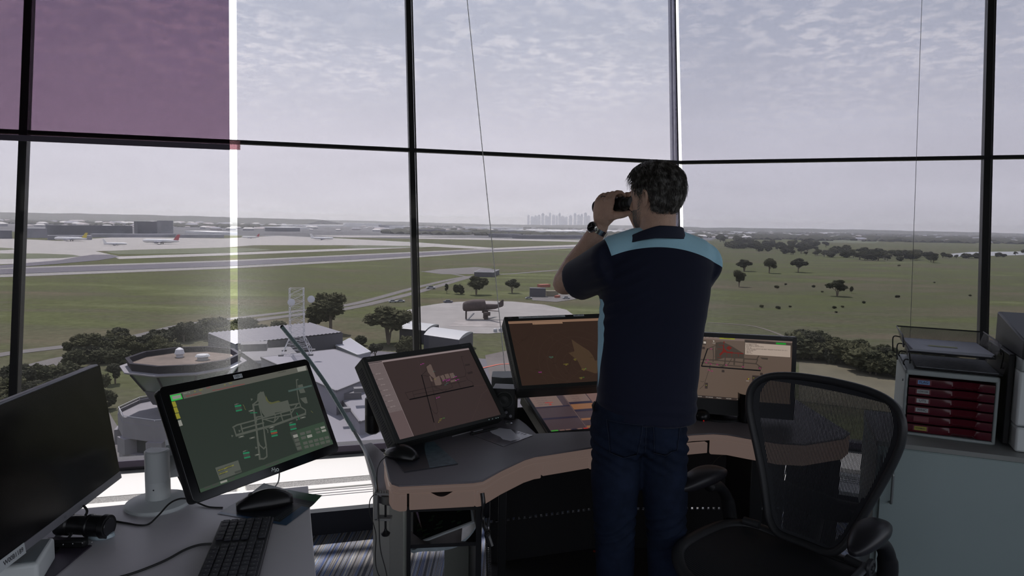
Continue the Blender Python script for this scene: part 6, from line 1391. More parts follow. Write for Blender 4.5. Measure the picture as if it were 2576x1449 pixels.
HM = Matrix.Translation(HC) @ Matrix.Rotation(YAW, 4, 'Z') @ Matrix.Rotation(math.radians(-4), 4, 'X') @ Matrix.Scale(.91, 4)
fdir = Vector((-math.sin(YAW), math.cos(YAW), -.12)).normalized(); odir = Vector((-math.cos(YAW), -math.sin(YAW), 0)); udir = Vector((0, 0, 1))
BM = Vector((.348, 2.412, 1.600))            # middle of the left barrel
WL = PY(1512, 568, 2.42); EL = Vector((.190, 2.47, 1.318)); SHL = Vector((.325, 2.275, 1.415)); SHR = Vector((.618, 2.285, 1.415)); ER = Vector((.655, 2.53, 1.30)); WR_ = Vector((.470, 2.515, 1.52))
prof = [(-.113, .020, .078, .035), (-.102, .038, .088, .0), (-.085, .052, .092, -.035), (-.058, .061, .091, -.062), (-.03, .067, .090, -.082), (0, .072, .092, -.094), (.03, .075, .095, -.099), (.06, .074, .091, -.095), (.085, .066, .079, -.082), (.102, .050, .060, -.062), (.113, .028, .034, -.036), (.117, .008, .01, -.012)]
def headring(z, w, yf, yb, n=32, k=1.0, mx=0):
    c = (yf+yb)/2; r_ = (yf-yb)/2; return [HM @ Vector((w*k*math.copysign(abs(math.cos(t))**.9, math.cos(t)), c+r_*k*math.sin(t), z)) for t in [2*math.pi*i/n for i in range(n)]]
body = MB()
body.rings([headring(*p) for p in prof])
hv = lambda x, y, z: HM @ Vector((x, y, z))
body.tube([hv(0, .088, .012), hv(0, .104, -.018), hv(0, .110, -.036), hv(0, .094, -.045)], [.006, .009, .013, .010], 10)
body.tube([hv(-.03, .088, .020), hv(0, .098, .022), hv(.03, .088, .020)], [.006, .008, .006], 8)
body.tube([hv(-.020, .090, -.066), hv(0, .097, -.066), hv(.020, .090, -.066)], [.004, .006, .004], 8); body.tube([hv(-.018, .090, -.074), hv(0, .096, -.074), hv(.018, .090, -.074)], [.004, .006, .004], 8)
for s in (-1, 1):
    body.ball((0, 0, 0), (.007, .016, .030), M=HM @ Matrix.Translation((s*.079, -.014, -.012)) @ Matrix.Rotation(s*math.radians(22), 4, 'Z') @ Matrix.Rotation(math.radians(-8), 4, 'X'), seg=14, rg=10)
    body.tube([hv(s*.080, -.006, .010), hv(s*.090, -.020, .016), hv(s*.094, -.032, .006), hv(s*.091, -.032, -.012), hv(s*.084, -.020, -.030), hv(s*.077, -.010, -.042)], [.004, .0048, .005, .0048, .005, .005], 8)
body.tube([HC+Vector((.012, .0, -.045)), Vector((.478, 2.262, 1.535)), Vector((.474, 2.262, 1.49)), Vector((.472, 2.27, 1.44))], [.056, .058, .062, .075], 24)
body.rings([ell((.470, 2.275), .12, .07, .07, 1.43), ell((.468, 2.28), .13, .09, .075, 1.36), ell((.455, 2.28), .125, .085, .075, 1.15), ell((.43, 2.28), .125, .08, .08, .95), ell((.43, 2.275), .125, .08, .08, .86), ell((.43, 2.275), .10, .08, .08, .78)])
def arm(sh, el, wr, fl=1): limb(body, [sh, sh.lerp(el, .5), el], [.050, .046, .043]); limb(body, [el, el.lerp(wr, .30), el.lerp(wr, .7), wr], [.044, .046, .036, .0275])
arm(SHL, EL, WL); arm(SHR, ER, WR_)
def hand(bm_, o, f, wr):
    """fingers over the barrel from outside, thumb below; o outward, f forward along the barrel"""
    kn = [bm_+o*.037+udir*(.016-.002*abs(i-1))+f*(-.031+.0222*i) for i in range(4)]
    mid = sum(kn, Vector())/4; fa = (kn[3]-kn[0]).normalized(); pd = (mid-wr)
    rs = []
    for u, w, t in ((0, .026, .021), (.25, .034, .020), (.55, .041, .017), (.85, .043, .014), (1.0, .041, .012)):
        c = wr+pd*u+o*.006*math.sin(math.pi*u); t_ = pd.normalized(); wa = (fa*u+((fa-t_*fa.dot(t_)).normalized())*(1-u)).normalized(); wa = (wa-t_*wa.dot(t_)).normalized(); ta = t_.cross(wa)
        rs.append([c+wa*w*math.cos(a)+ta*t*math.sin(a) for a in [2*math.pi*k/20 for k in range(20)]])
    body.rings(rs)
    Ls = (1.0, 1.06, 1.0, .82)
    for i, k in enumerate(kn):
        L = Ls[i]; a = bm_+f*(-.031+.0212*i)
        body.tube([k-udir*.012, k+udir*.004, a+o*.030+udir*.033, a+o*.014+udir*.0405, a-o*.008*L+udir*.0400, a-o*.024*L+udir*.031, a-o*.028*L+udir*.0265], [.0092, .0090, .0086, .0084, .0080, .0072, .0045], 12)
        body.ball(k+o*.004, (.0105, .0105, .0105), seg=10, rg=8)
    a = bm_-f*.040; body.tube([wr+udir*.020-f*.012, a+o*.026-udir*.040, a-f*.016+o*.006-udir*.040, a-f*.022-o*.014-udir*.034, a-f*.024-o*.022-udir*.030], [.017, .0145, .0115, .0098, .006], 12)
    body.tube([wr, wr.lerp(bm_+o*.02-f*.03-udir*.03, .6), bm_+o*.026-f*.034-udir*.034], [.020, .018, .015], 12)
hand(BM, odir, fdir, WL)
BR = BM - odir*.068; hand(BR, -odir, fdir, WR_)
bo, bbv = remeshed(body, 'body', m_skin, man, .0033, 2)
# eyes
for s in (-1, 1): MB().ball(hv(s*.032, .074, .006), .010, seg=12, rg=8).build('eye', mat('eye white', (.7, .7, .7), .2), man, world=True)
# hair: a cap over the skull with loose strands
def hair_low(th):                       # th: 0 front .. 180 back
    pts = [(0, .088), (35, .080), (55, .050), (72, .012), (84, .000), (92, .030), (102, .010), (112, -.045), (130, -.066), (180, -.072)]
    for (a, za), (b_, zb) in zip(pts[:-1], pts[1:]):
        if a <= th <= b_: return za+(zb-za)*(th-a)/(b_-a)
    return pts[-1][1]
def head_at(z):
    for p, q in zip(prof[:-1], prof[1:]):
        if p[0] <= z <= q[0]: f = (z-p[0])/(q[0]-p[0]); return [p[i]+(q[i]-p[i])*f for i in range(4)]
    return list(prof[-1])
def scalp(th, z, k=1.0):                # th degrees from front, signed
    _, w, yf, yb = head_at(z); c = (yf+yb)/2; r_ = (yf-yb)/2; a = math.radians(th); sx_ = math.sin(a); cy_ = math.cos(a)
    return Vector((w*k*math.copysign(abs(sx_)**.9, sx_), c+r_*k*cy_, z*(1+(k-1)*.8)))
rh2 = random.Random(21); capv = []; nT, nZ = 96, 34; hm = MB(); ring0 = []
for j in range(nZ+1):
    row = []
    for i in range(nT):
        th = -180+360*i/nT; zl = hair_low(abs(th))+.006*mnoise.noise(Vector((th*.09, 2, 0))); z = zl+(.1165-zl)*(j/nZ)**.9
        k = 1.055+.07*min(1, j/6)*(1 if abs(th) > 60 else .8)
        thick = .0055*min(1, j/4)*(1+.8*mnoise.noise(Vector((math.sin(math.radians(th))*7, math.cos(math.radians(th))*7, z*34))))
        if abs(th) < 60: thick += .005*min(1, j/5)
        p = scalp(th, z, 1.02); d = Vector((p.x, p.y+.004, p.z*1.05-.01)).normalized(); row.append(HM @ (p+d*thick))
    capv.append(row)
hm.rings(capv[:-1], caps=True)
m_hair, t, o = newmat('hair dark'); b = t.nodes.new('ShaderNodeBsdfPrincipled'); b.inputs['Roughness'].default_value = .38; b.inputs['Specular IOR Level'].default_value = .6; t.links.new(b.outputs[0], o.inputs[0])
tcn = t.nodes.new('ShaderNodeTexCoord'); geo = t.nodes.new('ShaderNodeNewGeometry'); nz = t.nodes.new('ShaderNodeTexNoise'); nz.inputs['Scale'].default_value = 60; t.links.new(geo.outputs['Position'], nz.inputs['Vector'])
hc = ramp(t, nz.outputs[0], [(.35, (.030, .026, .023, 1)), (.50, (.075, .068, .062, 1)), (.66, (.30, .29, .28, 1))])
bald = hv(.045, -.045, .112); vd = t.nodes.new('ShaderNodeVectorMath'); vd.operation = 'DISTANCE'; t.links.new(geo.outputs['Position'], vd.inputs[0]); vd.inputs[1].default_value = bald
t.links.new(mixc(t, ramp(t, vd.outputs['Value'], [(.018, (.75,)*3+(1,)), (.048, (0, 0, 0, 1))]), hc, (.20, .125, .085, 1)), b.inputs['Base Color'])
hair = hm.build('hair', m_hair, man, world=True, smooth=180, merge=True, weld=1e-4)
hs_ = MB()
Minv = wm(man).inverted()
for i in range(4200):
    th = rh2.uniform(-180, 180); zl = hair_low(abs(th)); z = zl+(.116-zl)*rh2.random()**.8; p = scalp(th, z, 1.02)
    if (HM @ p - bald).length < .034 and rh2.random() < .8: continue
    nrm_ = Vector((p.x, p.y+.004, p.z*1.05-.01)).normalized()
    flow = (Vector((p.x*.35, -.030, -.055)) if z < .095 else Vector((rh2.uniform(-.02, .02)-.02, -.05, -.01))) if abs(th) > 50 else Vector((-.03, .02, .03))
    flow += Vector((rh2.gauss(0, .018), rh2.gauss(0, .018), rh2.gauss(0, .014))); flow -= nrm_*flow.dot(nrm_); flow.normalize(); L = rh2.uniform(.018, .040)
    pr = rh2.random(); sp2 = []; sr2 = []
    for q in range(5):
        u = q/4; lift = .0045+.0045*math.sin(u*3.0)+.003*pr; x = p+nrm_*lift+flow*L*u; x -= Vector((0, 0, .006))*u*u
        if (x.length > .01): 
            if u > .3 and z > zl: x = x.normalized()*max(x.length, p.length*.985+.006) if False else x
        sp2.append(HM @ x); sr2.append(.0008*(1-.75*u)*(.8+.9*pr))
    hs_.tube(sp2, sr2, 3, caps=False)
hs_.build('hair_strands', m_hair, hair, smooth=180).data.transform(Minv)
# stubble along the jaw, short fine strands
sb_ = MB()
for i in range(1500):
    s_ = rh2.choice((-1, 1)); th = s_*rh2.uniform(15, 86); z = rh2.uniform(-.108, -.045 if abs(th) < 70 else .01); p = scalp(th, z, 1.0); nrm_ = Vector((p.x, p.y, 0)).normalized(); sb_.tube([HM @ (p-nrm_*.001), HM @ (p+nrm_*.002+Vector((0, 0, -.006)))], .0004, 3, caps=False)
sb_.build('stubble', mat('stubble grey', (.32, .30, .28), .6), man, world=True)
# ---- polo shirt
SX = .468
def px_ring(y, xl, xr, bf, bb, dy=0, pw=2.3):
    a, b_ = bodyx(xl, y), bodyx(xr, y); c = (a+b_)/2; return ell((c.x, YB+.005+dy), (b_.x-a.x)/2, bf, bb, c.z, pw=pw)
sh = MB()
sh.rings([px_ring(1053, 1501, 1749, .126, .126, 0), px_ring(1040, 1500, 1751, .126, .125, 0), px_ring(1000, 1502, 1752, .125, .118), px_ring(950, 1503, 1756, .122, .108), px_ring(880, 1504, 1763, .120, .100), px_ring(820, 1506, 1772, .122, .104, .002), px_ring(760, 1508, 1782, .124, .112, .004), px_ring(710, 1514, 1790, .122, .114, .004), px_ring(670, 1522, 1796, .112, .108, .004), px_ring(640, 1532, 1790, .098, .098, .002, 2.2), px_ring(618, 1552, 1770, .086, .086, .0, 2.1), px_ring(600, 1580, 1745, .078, .078, -.002, 2.0), px_ring(588, 1598, 1722, .070, .070, -.006, 2.0)])
def sleeve(s_, e_, r0, r1, cut): 
    d = (e_-s_).normalized(); end = s_+(e_-s_)*cut; P = catmull([s_-d*.03, s_, s_.lerp(end, .5), end], 5); n_ = len(P); R_ = [r0*.9+(r0*.1)*min(1, i/5) if i < 5 else r0+(r1-r0)*((i-5)/(n_-6)) for i in range(n_)]
    sh.tube(P, R_, 28)
sleeve(SHL+Vector((.005, -.005, -.014)), EL+Vector((.012, .0, -.006)), .084, .074, .76)
sleeve(SHR+Vector((0, 0, -.012)), ER, .084, .066, .80)
limb(sh, [Vector((.42, 2.262, 1.475)), SHL+Vector((.012, 0, .018))], [.052, .064]); limb(sh, [Vector((.525, 2.262, 1.475)), SHR+Vector((-.005, 0, .016))], [.052, .064])
def folds(co, n):
    k = .0035*mnoise.noise(Vector((co.x*5+co.z*3, co.y*5, co.z*16)))+.002*mnoise.noise(co*9)
    d = (co-Vector((.335, 2.19, 1.30))).length
    if d < .17: k += .0045*(1-d/.17)*math.sin(((co.z-1.30)*1.0+(co.x-.335)*-.55)*150)
    if co.z < 1.0: k += .0035*math.sin(co.z*150+co.x*14+3*mnoise.noise(co*6))*min(1, (1.0-co.z)/.06)*.7
    return k
m_shirt, t, o = newmat('polo shirt'); b = t.nodes.new('ShaderNodeBsdfPrincipled'); b.inputs['Roughness'].default_value = .8; b.inputs['Specular IOR Level'].default_value = .2; b.inputs['Sheen Weight'].default_value = .15; t.links.new(b.outputs[0], o.inputs[0])
geo = t.nodes.new('ShaderNodeTexCoord'); mpz = t.nodes.new('ShaderNodeMapping'); mpz.inputs['Location'].default_value = (.46, 2.27, 0); t.links.new(geo.outputs['Object'], mpz.inputs[0]); s3 = t.nodes.new('ShaderNodeSeparateXYZ'); t.links.new(mpz.outputs[0], s3.inputs[0]); X_, Y_, Z_ = s3.outputs
dx = mth(t, 'SUBTRACT', X_, .474); cur = mth(t, 'SUBTRACT', 1.463, mth(t, 'MULTIPLY', mth(t, 'MULTIPLY', dx, dx), 1.35))
yoke = mth(t, 'MULTIPLY', mth(t, 'GREATER_THAN', Z_, cur), mth(t, 'MULTIPLY', mth(t, 'GREATER_THAN', X_, mth(t, 'ADD', .318, mth(t, 'MULTIPLY', mth(t, 'SUBTRACT', 1.44, Z_), .35))), mth(t, 'LESS_THAN', X_, .70)))
sidew = mth(t, 'MULTIPLY', mth(t, 'SINE', mth(t, 'MULTIPLY', mth(t, 'SUBTRACT', Z_, .985), 3.1416/.36)), .032)
side = mth(t, 'MULTIPLY', mth(t, 'LESS_THAN', mth(t, 'ABSOLUTE', mth(t, 'SUBTRACT', Y_, 2.262)), sidew), mth(t, 'MULTIPLY', mth(t, 'LESS_THAN', X_, .345), mth(t, 'LESS_THAN', Z_, 1.285)))
f = mth(t, 'MAXIMUM', yoke, side)
wv = t.nodes.new('ShaderNodeTexNoise'); wv.inputs['Scale'].default_value = 900; t.links.new(geo.outputs['Object'], wv.inputs['Vector'])
colr = mixc(t, f, (.0105, .013, .032, 1), (.42, .72, .88, 1)); colr = mixc(t, 1.0, colr, ramp(t, wv.outputs[0], [(.3, (.95, .95, .95, 1)), (.7, (1.05, 1.05, 1.05, 1))]), 'MULTIPLY'); t.links.new(colr, b.inputs['Base Color'])
shirt, sbv = remeshed(sh, 'polo_shirt', m_shirt, man, .0060, 5, folds)
# cuff bands and hem stitch
m_navy = mat('navy cloth', (.0125, .017, .040), .8)
d = (EL-SHL).normalized(); ce = SHL+(EL-SHL)*.80
col = MB(); cc = Vector((.474, 2.256, 0)); rings_ = []
for (r0, dz) in ((.064, 0), (.066, .022), (.070, .026), (.0735, .022), (.080, -.008), (.0815, -.013), (.077, -.014), (.069, .008)):
    ring = []
    for k in range(40):
        a = 2*math.pi*k/40; lf = max(0, -math.cos(a)); fz = 1.500+.006*(-math.sin(a)) - .060*max(0, math.sin(a)+.25)**1.2 - .022*lf**1.5; ring.append(Vector((cc.x+(r0-(r0-.066)*.35*lf)*1.26*math.cos(a)-.006, cc.y+r0*math.sin(a), fz+dz*(1-.35*lf))))
    rings_.append(ring)
col.rings(rings_+[rings_[0]], caps=False); col.build('collar', m_navy, man, world=True, smooth=180, merge=True)
# ---- jeans
jn = MB(); lc = bodyx(1625, 1060)
jn.rings([ell((.432, 2.28), .125, .09, .10, .985), ell((.432, 2.28), .140, .10, .115, .92), ell((.432, 2.275), .155, .110, .130, .86), ell((.436, 2.275), .158, .105, .125, .80), ell((.438, 2.278), .135, .09, .09, .765)])
HL, KL_, AL = Vector((.366, 2.275, .84)), Vector((.368, 2.262, .47)), Vector((.380, 2.27, .10)); HR_, KR, AR = Vector((.520, 2.275, .84)), Vector((.545, 2.262, .47)), Vector((.565, 2.275, .10))
limb(jn, [HL, HL.lerp(KL_, .45)+Vector((-.002, -.006, 0)), KL_, KL_.lerp(AL, .45)+Vector((0, -.010, 0)), AL], [.086, .083, .068, .066, .062], 26); limb(jn, [HR_, HR_.lerp(KR, .45)+Vector((0, -.006, 0)), KR, KR.lerp(AR, .45)+Vector((0, -.010, 0)), AR], [.084, .079, .066, .065, .062], 26)
def jf(co, n):
    k = .004*mnoise.noise(Vector((co.x*8, co.y*8, co.z*11)))
    for zc_, a_, s_ in ((.79, .005, 1), (.50, .005, -1), (.16, .006, 1)):
        q = abs(co.z-zc_)
        if q < .10: k += a_*(1-q/.10)*math.sin((co.z+s_*co.x*.5)*170+2*mnoise.noise(co*12))
    return k-.010*math.exp(-((co.x-.442)/.010)**2)*(1 if co.z > .76 and n.y < 0 else 0)
m_jean = mat('denim navy', (.011, .018, .040), .85, noise=(14, .35), bump=(900, .15), spec=.2)
jeans, jbv = remeshed(jn, 'jeans', m_jean, man, .0062, 4, jf)
def onsurf(bv, x, z, off):
    h = bv.ray_cast(Vector((x, 1.9, z)), Vector((0, 1, 0))); return (h[0]+h[1]*off) if h[0] else Vector((x, 2.2, z))
def pocket(outl, nm):
    mb = MB(); n = 10; (a, b_, c, d_) = outl; g = []
    for i in range(n+1):
        for j in range(n+1):
            u, v = i/n, j/n; x = (a[0]*(1-u)+b_[0]*u)*(1-v)+(d_[0]*(1-u)+c[0]*u)*v; z = (a[1]*(1-u)+b_[1]*u)*(1-v)+(d_[1]*(1-u)+c[1]*u)*v; z -= .014*(1-abs(2*u-1))*v; g.append(onsurf(jbv, x, z, .0022))
    mb.add(g, [(i*(n+1)+j, (i+1)*(n+1)+j, (i+1)*(n+1)+j+1, i*(n+1)+j+1) for i in range(n) for j in range(n)])
    o_ = mb.build(nm, m_jean, man, world=True, smooth=180); md = o_.modifiers.new('s', 'SOLIDIFY'); md.thickness = .002; md.offset = 1
    rim = [g[i*(n+1)] for i in range(n+1)]+[g[n*(n+1)+j] for j in range(1, n+1)]+[g[i*(n+1)+n] for i in range(n-1, -1, -1)]+[g[j] for j in range(n-1, 0, -1)]
    MB().tube([p+Vector((0, -.0026, 0)) for p in rim], .0009, 5, loop=True).build('stitching', mat('stitch', (.022, .032, .06), .8), o_, world=False)
    s_ = [c_ for c_ in COL.objects if c_.parent == o_][0]; s_.data.transform(wm(man).inverted())
pocket([(.318, .895), (.428, .890), (.415, .785), (.330, .790)], 'back_pocket'); pocket([(.462, .890), (.560, .895), (.550, .800), (.470, .795)], 'back_pocket')
mb = MB(); 
mb.tube([onsurf(jbv, .442+.001*math.sin(k), .92-.015*k, .0015) for k in range(9)], .0012, 5); mb.build('seam', mat('stitch', (0, 0, 0)), man, world=True)
# shoes
for A in (AL, AR):
    s = -1 if A is AL else 1; mb = MB(); rs = []
    for u, w, h in ((-.09, .030, .07), (-.06, .038, .085), (0, .042, .085), (.06, .044, .065), (.12, .045, .050), (.17, .036, .040), (.19, .018, .030)):
        rs.append([(A.x+w*math.cos(a)+s*u*.12, A.y+u, max(.002, h*.5+h*.5*math.sin(a))) for a in [2*math.pi*k/20 for k in range(20)]])
    sh_ = MB().rings(rs).build('shoe', m_blk, man, world=True, smooth=180)
# watch on the left wrist
wc = EL.lerp(WL, .93); wd = (WL-EL).normalized(); m_st = mat('steel', (.62, .62, .63), .22, 1.0)
nf = (odir*.80+Vector((-.3, -.25, .25))); nf = (nf-wd*nf.dot(wd)).normalized(); sd2 = wd.cross(nf).normalized()
wt_ = empty('wristwatch', wc, label='steel wristwatch with a black dial on the raised left wrist', cat='watch')
RW = Matrix((sd2, wd, nf)).transposed().to_4x4(); MW = Matrix.Translation(wc+nf*.034) @ RW
MB().lathe([(.004, -.006), (.0195, -.006), (.0205, 0), (.0205, .004), (.0185, .0065), (.016, .0068)], 36, M=MW).build('case', m_st, wt_, world=True)
dl = MB().lathe([(.0, .0062), (.0172, .0062), (.0172, .0070), (0, .0070)], 32, M=MW); dl.build('dial', mat('dial black', (.006, .006, .008), .1, spec=.7), wt_, world=True)
mb = MB()
for k in range(12): a = 2*math.pi*k/12; mb.box((.0148*math.cos(a), .0148*math.sin(a), .0074), (.0026, .0009, .0003), M=MW, rz=a) if False else mb.add([MW @ Vector(((.0135+dx_*.0030)*math.cos(a)-dy_*.0006*math.sin(a), (.0135+dx_*.0030)*math.sin(a)+dy_*.0006*math.cos(a), .0074)) for dx_, dy_ in ((0, -1), (1, -1), (1, 1), (0, 1))], [(0, 1, 2, 3)])
for a, L in ((2.1, .011), (.9, .008), (3.9, .012)): mb.add([MW @ Vector((L*u*math.cos(a)-w*.0006*math.sin(a), L*u*math.sin(a)+w*.0006*math.cos(a), .0077)) for u, w in ((0, -1), (1, -1), (1, 1), (0, 1))], [(0, 1, 2, 3)])
mb.build('hands', m_st, wt_, world=True, smooth=0)
MB().cyl(MW @ Vector((.020, 0, 0)), MW @ Vector((.0245, 0, 0)), .0028, seg=10).build('crown', m_st, wt_, world=True)
mb = MB()
for k in range(26):
    a = math.radians(38+284*k/25); c_ = wc+(nf*math.cos(a)*.034+sd2*math.sin(a)*.033); tg1 = (-nf*math.sin(a)+sd2*math.cos(a)); nn1 = (nf*math.cos(a)+sd2*math.sin(a)); Mk = Matrix((tg1, wd, nn1)).transposed().to_4x4(); Mk.translation = c_
    for j, w in ((-.0062, .0052), (0, .0064), (.0062, .0052)): mb.box((0, j, 0), (.0062, w, .0024), M=Mk)
mb.build('bracelet', m_st, wt_, world=True, smooth=0)
rg_ = BM+fdir*(.013)+odir*.033+udir*.028; one('finger_ring', MB().tube([rg_+(odir*math.cos(a)*.0096-udir*0+fdir*math.sin(a)*.0100)+udir*.004*math.cos(a) for a in [2*math.pi*k/20 for k in range(20)]], .0014, 6, loop=True), m_blk2, 'dark ring on a finger of the hand gripping the binoculars', 'ring', loc=tuple(rg_))
# small clip at the left hip
cq = bodyx(1497, 1022, 2.26); one('belt_clip', MB().tube([cq+Vector((0, 0, .016)), cq+Vector((-.006, 0, .004)), cq+Vector((-.004, 0, -.018))], [.004, .006, .003], 8), m_blk, 'small black clip hanging at the left hip of the standing person', 'clip', loc=tuple(cq))
# binoculars
bn = empty('binoculars', BM.lerp(BR, .5), label='black binoculars held up to the eyes by the standing person', cat='binoculars')
m_bin = mat('binocular rubber', (.012, .012, .013), .45, spec=.5)
for q in (BM, BR):
    s = 1 if q is BM else -1; pin = q-odir*s*.012
    mb = MB(); e0 = pin-fdir*.075
    R0 = Matrix((odir, fdir, odir.cross(fdir))).transposed().to_4x4()
    mb.tube([q+fdir*-.010, q+fdir*.005, q+fdir*.055, q+fdir*.075], [.026, .0265, .023, .0265], 28)
    mb.build('barrel', m_bin, bn, world=True)
    mb = MB().tube([pin-fdir*.045, pin-fdir*.040, pin-fdir*.012, pin+fdir*.006], [.022, .0275, .0275, .024], 8); mb.build('prism_housing', m_bin, bn, world=True, bevel=.004)
    mb = MB().tube([pin-fdir*.044, pin-fdir*.052, pin-fdir*.054, pin-fdir*.070, pin-fdir*.074], [.018, .018, .0165, .0185, .0165], 24); mb.build('eyepiece', m_blk2, bn, world=True)
    MB().tube([q+fdir*.0752, q+fdir*.0762], [.024, .0235], 28).build('objective_lens', mat('coated lens', (.02, .015, .03), .05, spec=1), bn, world=True)
MB().tube([BM, BR], .010, 12).tube([BM.lerp(BR, .5)-fdir*.03, BM.lerp(BR, .5)+fdir*.02], .009, 12).build('bridge', m_bin, bn, world=True)
# ================================================================ mesh office chair, turned towards the camera's left
fc = Vector((-.77, -.64, 0)).normalized(); rx = Vector((-fc.y*-1, 0, 0)); rx = Vector((fc.y, -fc.x, 0))
CR = Matrix((rx, fc, Vector((0, 0, 1)))).transposed()
ch = empty('office_chair', (.845, 2.070, 0), CR, 'black mesh backed swivel chair in front of the pale cabinet', 'chair')
m_cf = mat('chair frame graphite', (.030, .031, .034), .45, spec=.45); m_cb = mat('chair black', (.012, .012, .014), .5, spec=.4); m_pad = mat('arm pad black', (.016, .015, .019), .38, spec=.5)
m_mem, t, o = newmat('chair mesh'); tcn = t.nodes.new('ShaderNodeTexCoord'); s_ = t.nodes.new('ShaderNodeSeparateXYZ'); t.links.new(tcn.outputs['Object'], s_.inputs[0])
b = t.nodes.new('ShaderNodeBsdfPrincipled'); b.inputs['Base Color'].default_value = (.022, .024, .030, 1); b.inputs['Roughness'].default_value = .6; tr = t.nodes.new('ShaderNodeBsdfTransparent'); mx = t.nodes.new('ShaderNodeMixShader')
w1_ = mth(t, 'LESS_THAN', mth(t, 'FRACT', mth(t, 'MULTIPLY', mth(t, 'ADD', s_.outputs[0], 2.0), 215)), .66)
w2_ = mth(t, 'LESS_THAN', mth(t, 'FRACT', mth(t, 'MULTIPLY', s_.outputs[2], 480)), .38)
edge_a = t.nodes.new('ShaderNodeAttribute'); edge_a.attribute_name = 'rim'
w3_ = mth(t, 'GREATER_THAN', edge_a.outputs['Fac'], .5)
t.links.new(mth(t, 'MAXIMUM', mth(t, 'MAXIMUM', w1_, w2_), w3_), mx.inputs[0]); t.links.new(tr.outputs[0], mx.inputs[1]); t.links.new(b.outputs[0], mx.inputs[2]); t.links.new(mx.outputs[0], o.inputs[0])
prof_b = [(.0, .0), (.085, .004), (.125, .04), (.150, .10), (.178, .18), (.210, .27), (.240, .36), (.256, .43), (.252, .495), (.215, .540), (.135, .562), (0, .568)]
def back_pt(x, v): 
    yb = -.185-.13*(v/.56)-.02*math.sin(v/.56*math.pi*1.2); return Vector((x, yb+.75*x*x+.02*max(0, (v-.40)/.16)**2*(-1)*-0.3, .485+v*.945))
half = catmull([Vector((x, v, 0)) for x, v in prof_b], 6); outl = [(p.x, p.y) for p in half]+[(-p.x, p.y) for p in half[::-1]][1:-1]
MB().tube([back_pt(x, v) for x, v in outl], .0175, 14, loop=True, sy=.72).build('back_frame', m_cf, ch, smooth=180)
def wid(v):
    best = 0
    for p, q in zip(half[:-1], half[1:]):
        if min(p.y, q.y) <= v <= max(p.y, q.y) and abs(q.y-p.y) > 1e-7: best = max(best, p.x+(q.x-p.x)*(v-p.y)/(q.y-p.y))
    return best
mb = MB(); nx_, nv = 40, 48; vs = []; ed = []
for j in range(nv+1):
    v = .006+.558*j/nv; w = wid(min(v, .5675))
    for i in range(nx_+1):
        u = -1+2*i/nx_; x = w*u; p = back_pt(x, v); vs.append(p); dist = min(w-abs(x), (.566-v)*1.0, v+.004); ed.append(1 if dist < .028 else 0)
mb.add(vs, [(j*(nx_+1)+i, j*(nx_+1)+i+1, (j+1)*(nx_+1)+i+1, (j+1)*(nx_+1)+i) for j in range(nv) for i in range(nx_)])
mo = mb.build('back_mesh', m_mem, ch, smooth=180); a_ = mo.data.attributes.new('rim', 'FLOAT', 'POINT'); a_.data.foreach_set('value', ed)
# lumbar pad, spine and yoke behind the mesh
mb = MB().ball((0, -.262, .60), (.13, .010, .045), seg=20, rg=14); mb.build('lumbar_pad', m_cb, ch, smooth=180)
MB().tube(catmull([(0, -.04, .40), (0, -.20, .43), (0, -.262, .53), (0, -.270, .60)], 6), .024, 12, sy=.6).build('spine', m_cb, ch)
mb = MB()
mb.tube(catmull([(-.165, -.238, .65), (-.10, -.265, .63), (0, -.275, .62), (.10, -.265, .63), (.165, -.238, .65)], 6), .014, 10); mb.build('yoke', m_cb, ch)
# seat: rim and woven pan
so2 = [(.0, -.215), (.12, -.210), (.20, -.185), (.245, -.11), (.255, 0), (.25, .11), (.235, .18), (.18, .225), (.09, .238), (0, .240)]
hs2 = catmull([Vector((x, y, 0)) for x, y in so2], 5); so3 = [(p.x, p.y) for p in hs2]+[(-p.x, p.y) for p in hs2[::-1]][1:-1]
def seat_pt(x, y): return Vector((x, y, .462+.35*x*x*(1 if abs(x) > .05 else .8)-.9*max(0, y-.12)**2*3-.00))
MB().tube([seat_pt(x, y) for x, y in so3], .021, 12, loop=True, sy=.75).build('seat_frame', m_cf, ch, smooth=180)
mb = MB(); vs = [seat_pt(0, 0)-Vector((0, 0, .012))]; L = len(so3)
for k in (.25, .5, .75, 1.0): vs += [seat_pt(x*k, y*k)-Vector((0, 0, .012*(1-k))) + Vector((0, 0, .004)) for x, y in so3]
fs = [(0, 1+i, 1+(i+1) % L) for i in range(L)]
for r_ in range(3): fs += [(1+r_*L+i, 1+(r_+1)*L+i, 1+(r_+1)*L+(i+1) % L, 1+r_*L+(i+1) % L) for i in range(L)]
m_seat, t, o = newmat('seat weave'); b = t.nodes.new('ShaderNodeBsdfPrincipled'); b.inputs['Roughness'].default_value = .7; tcn = t.nodes.new('ShaderNodeTexCoord'); s_ = t.nodes.new('ShaderNodeSeparateXYZ'); t.links.new(tcn.outputs['Object'], s_.inputs[0]); t.links.new(b.outputs[0], o.inputs[0])
fr5 = mth(t, 'FRACT', mth(t, 'MULTIPLY', mth(t, 'ADD', s_.outputs[1], 2.0), 160)); t.links.new(ramp(t, fr5, [(.4, (.008, .008, .010, 1)), (.6, (.030, .032, .038, 1))]), b.inputs['Base Color'])
mb.add(vs, fs).build('seat_mesh', m_seat, ch, smooth=180)
MB().box((0, -.01, .405), (.17, .25, .07)).build('tilt_mechanism', m_cb, ch, bevel=.015, bseg=3)
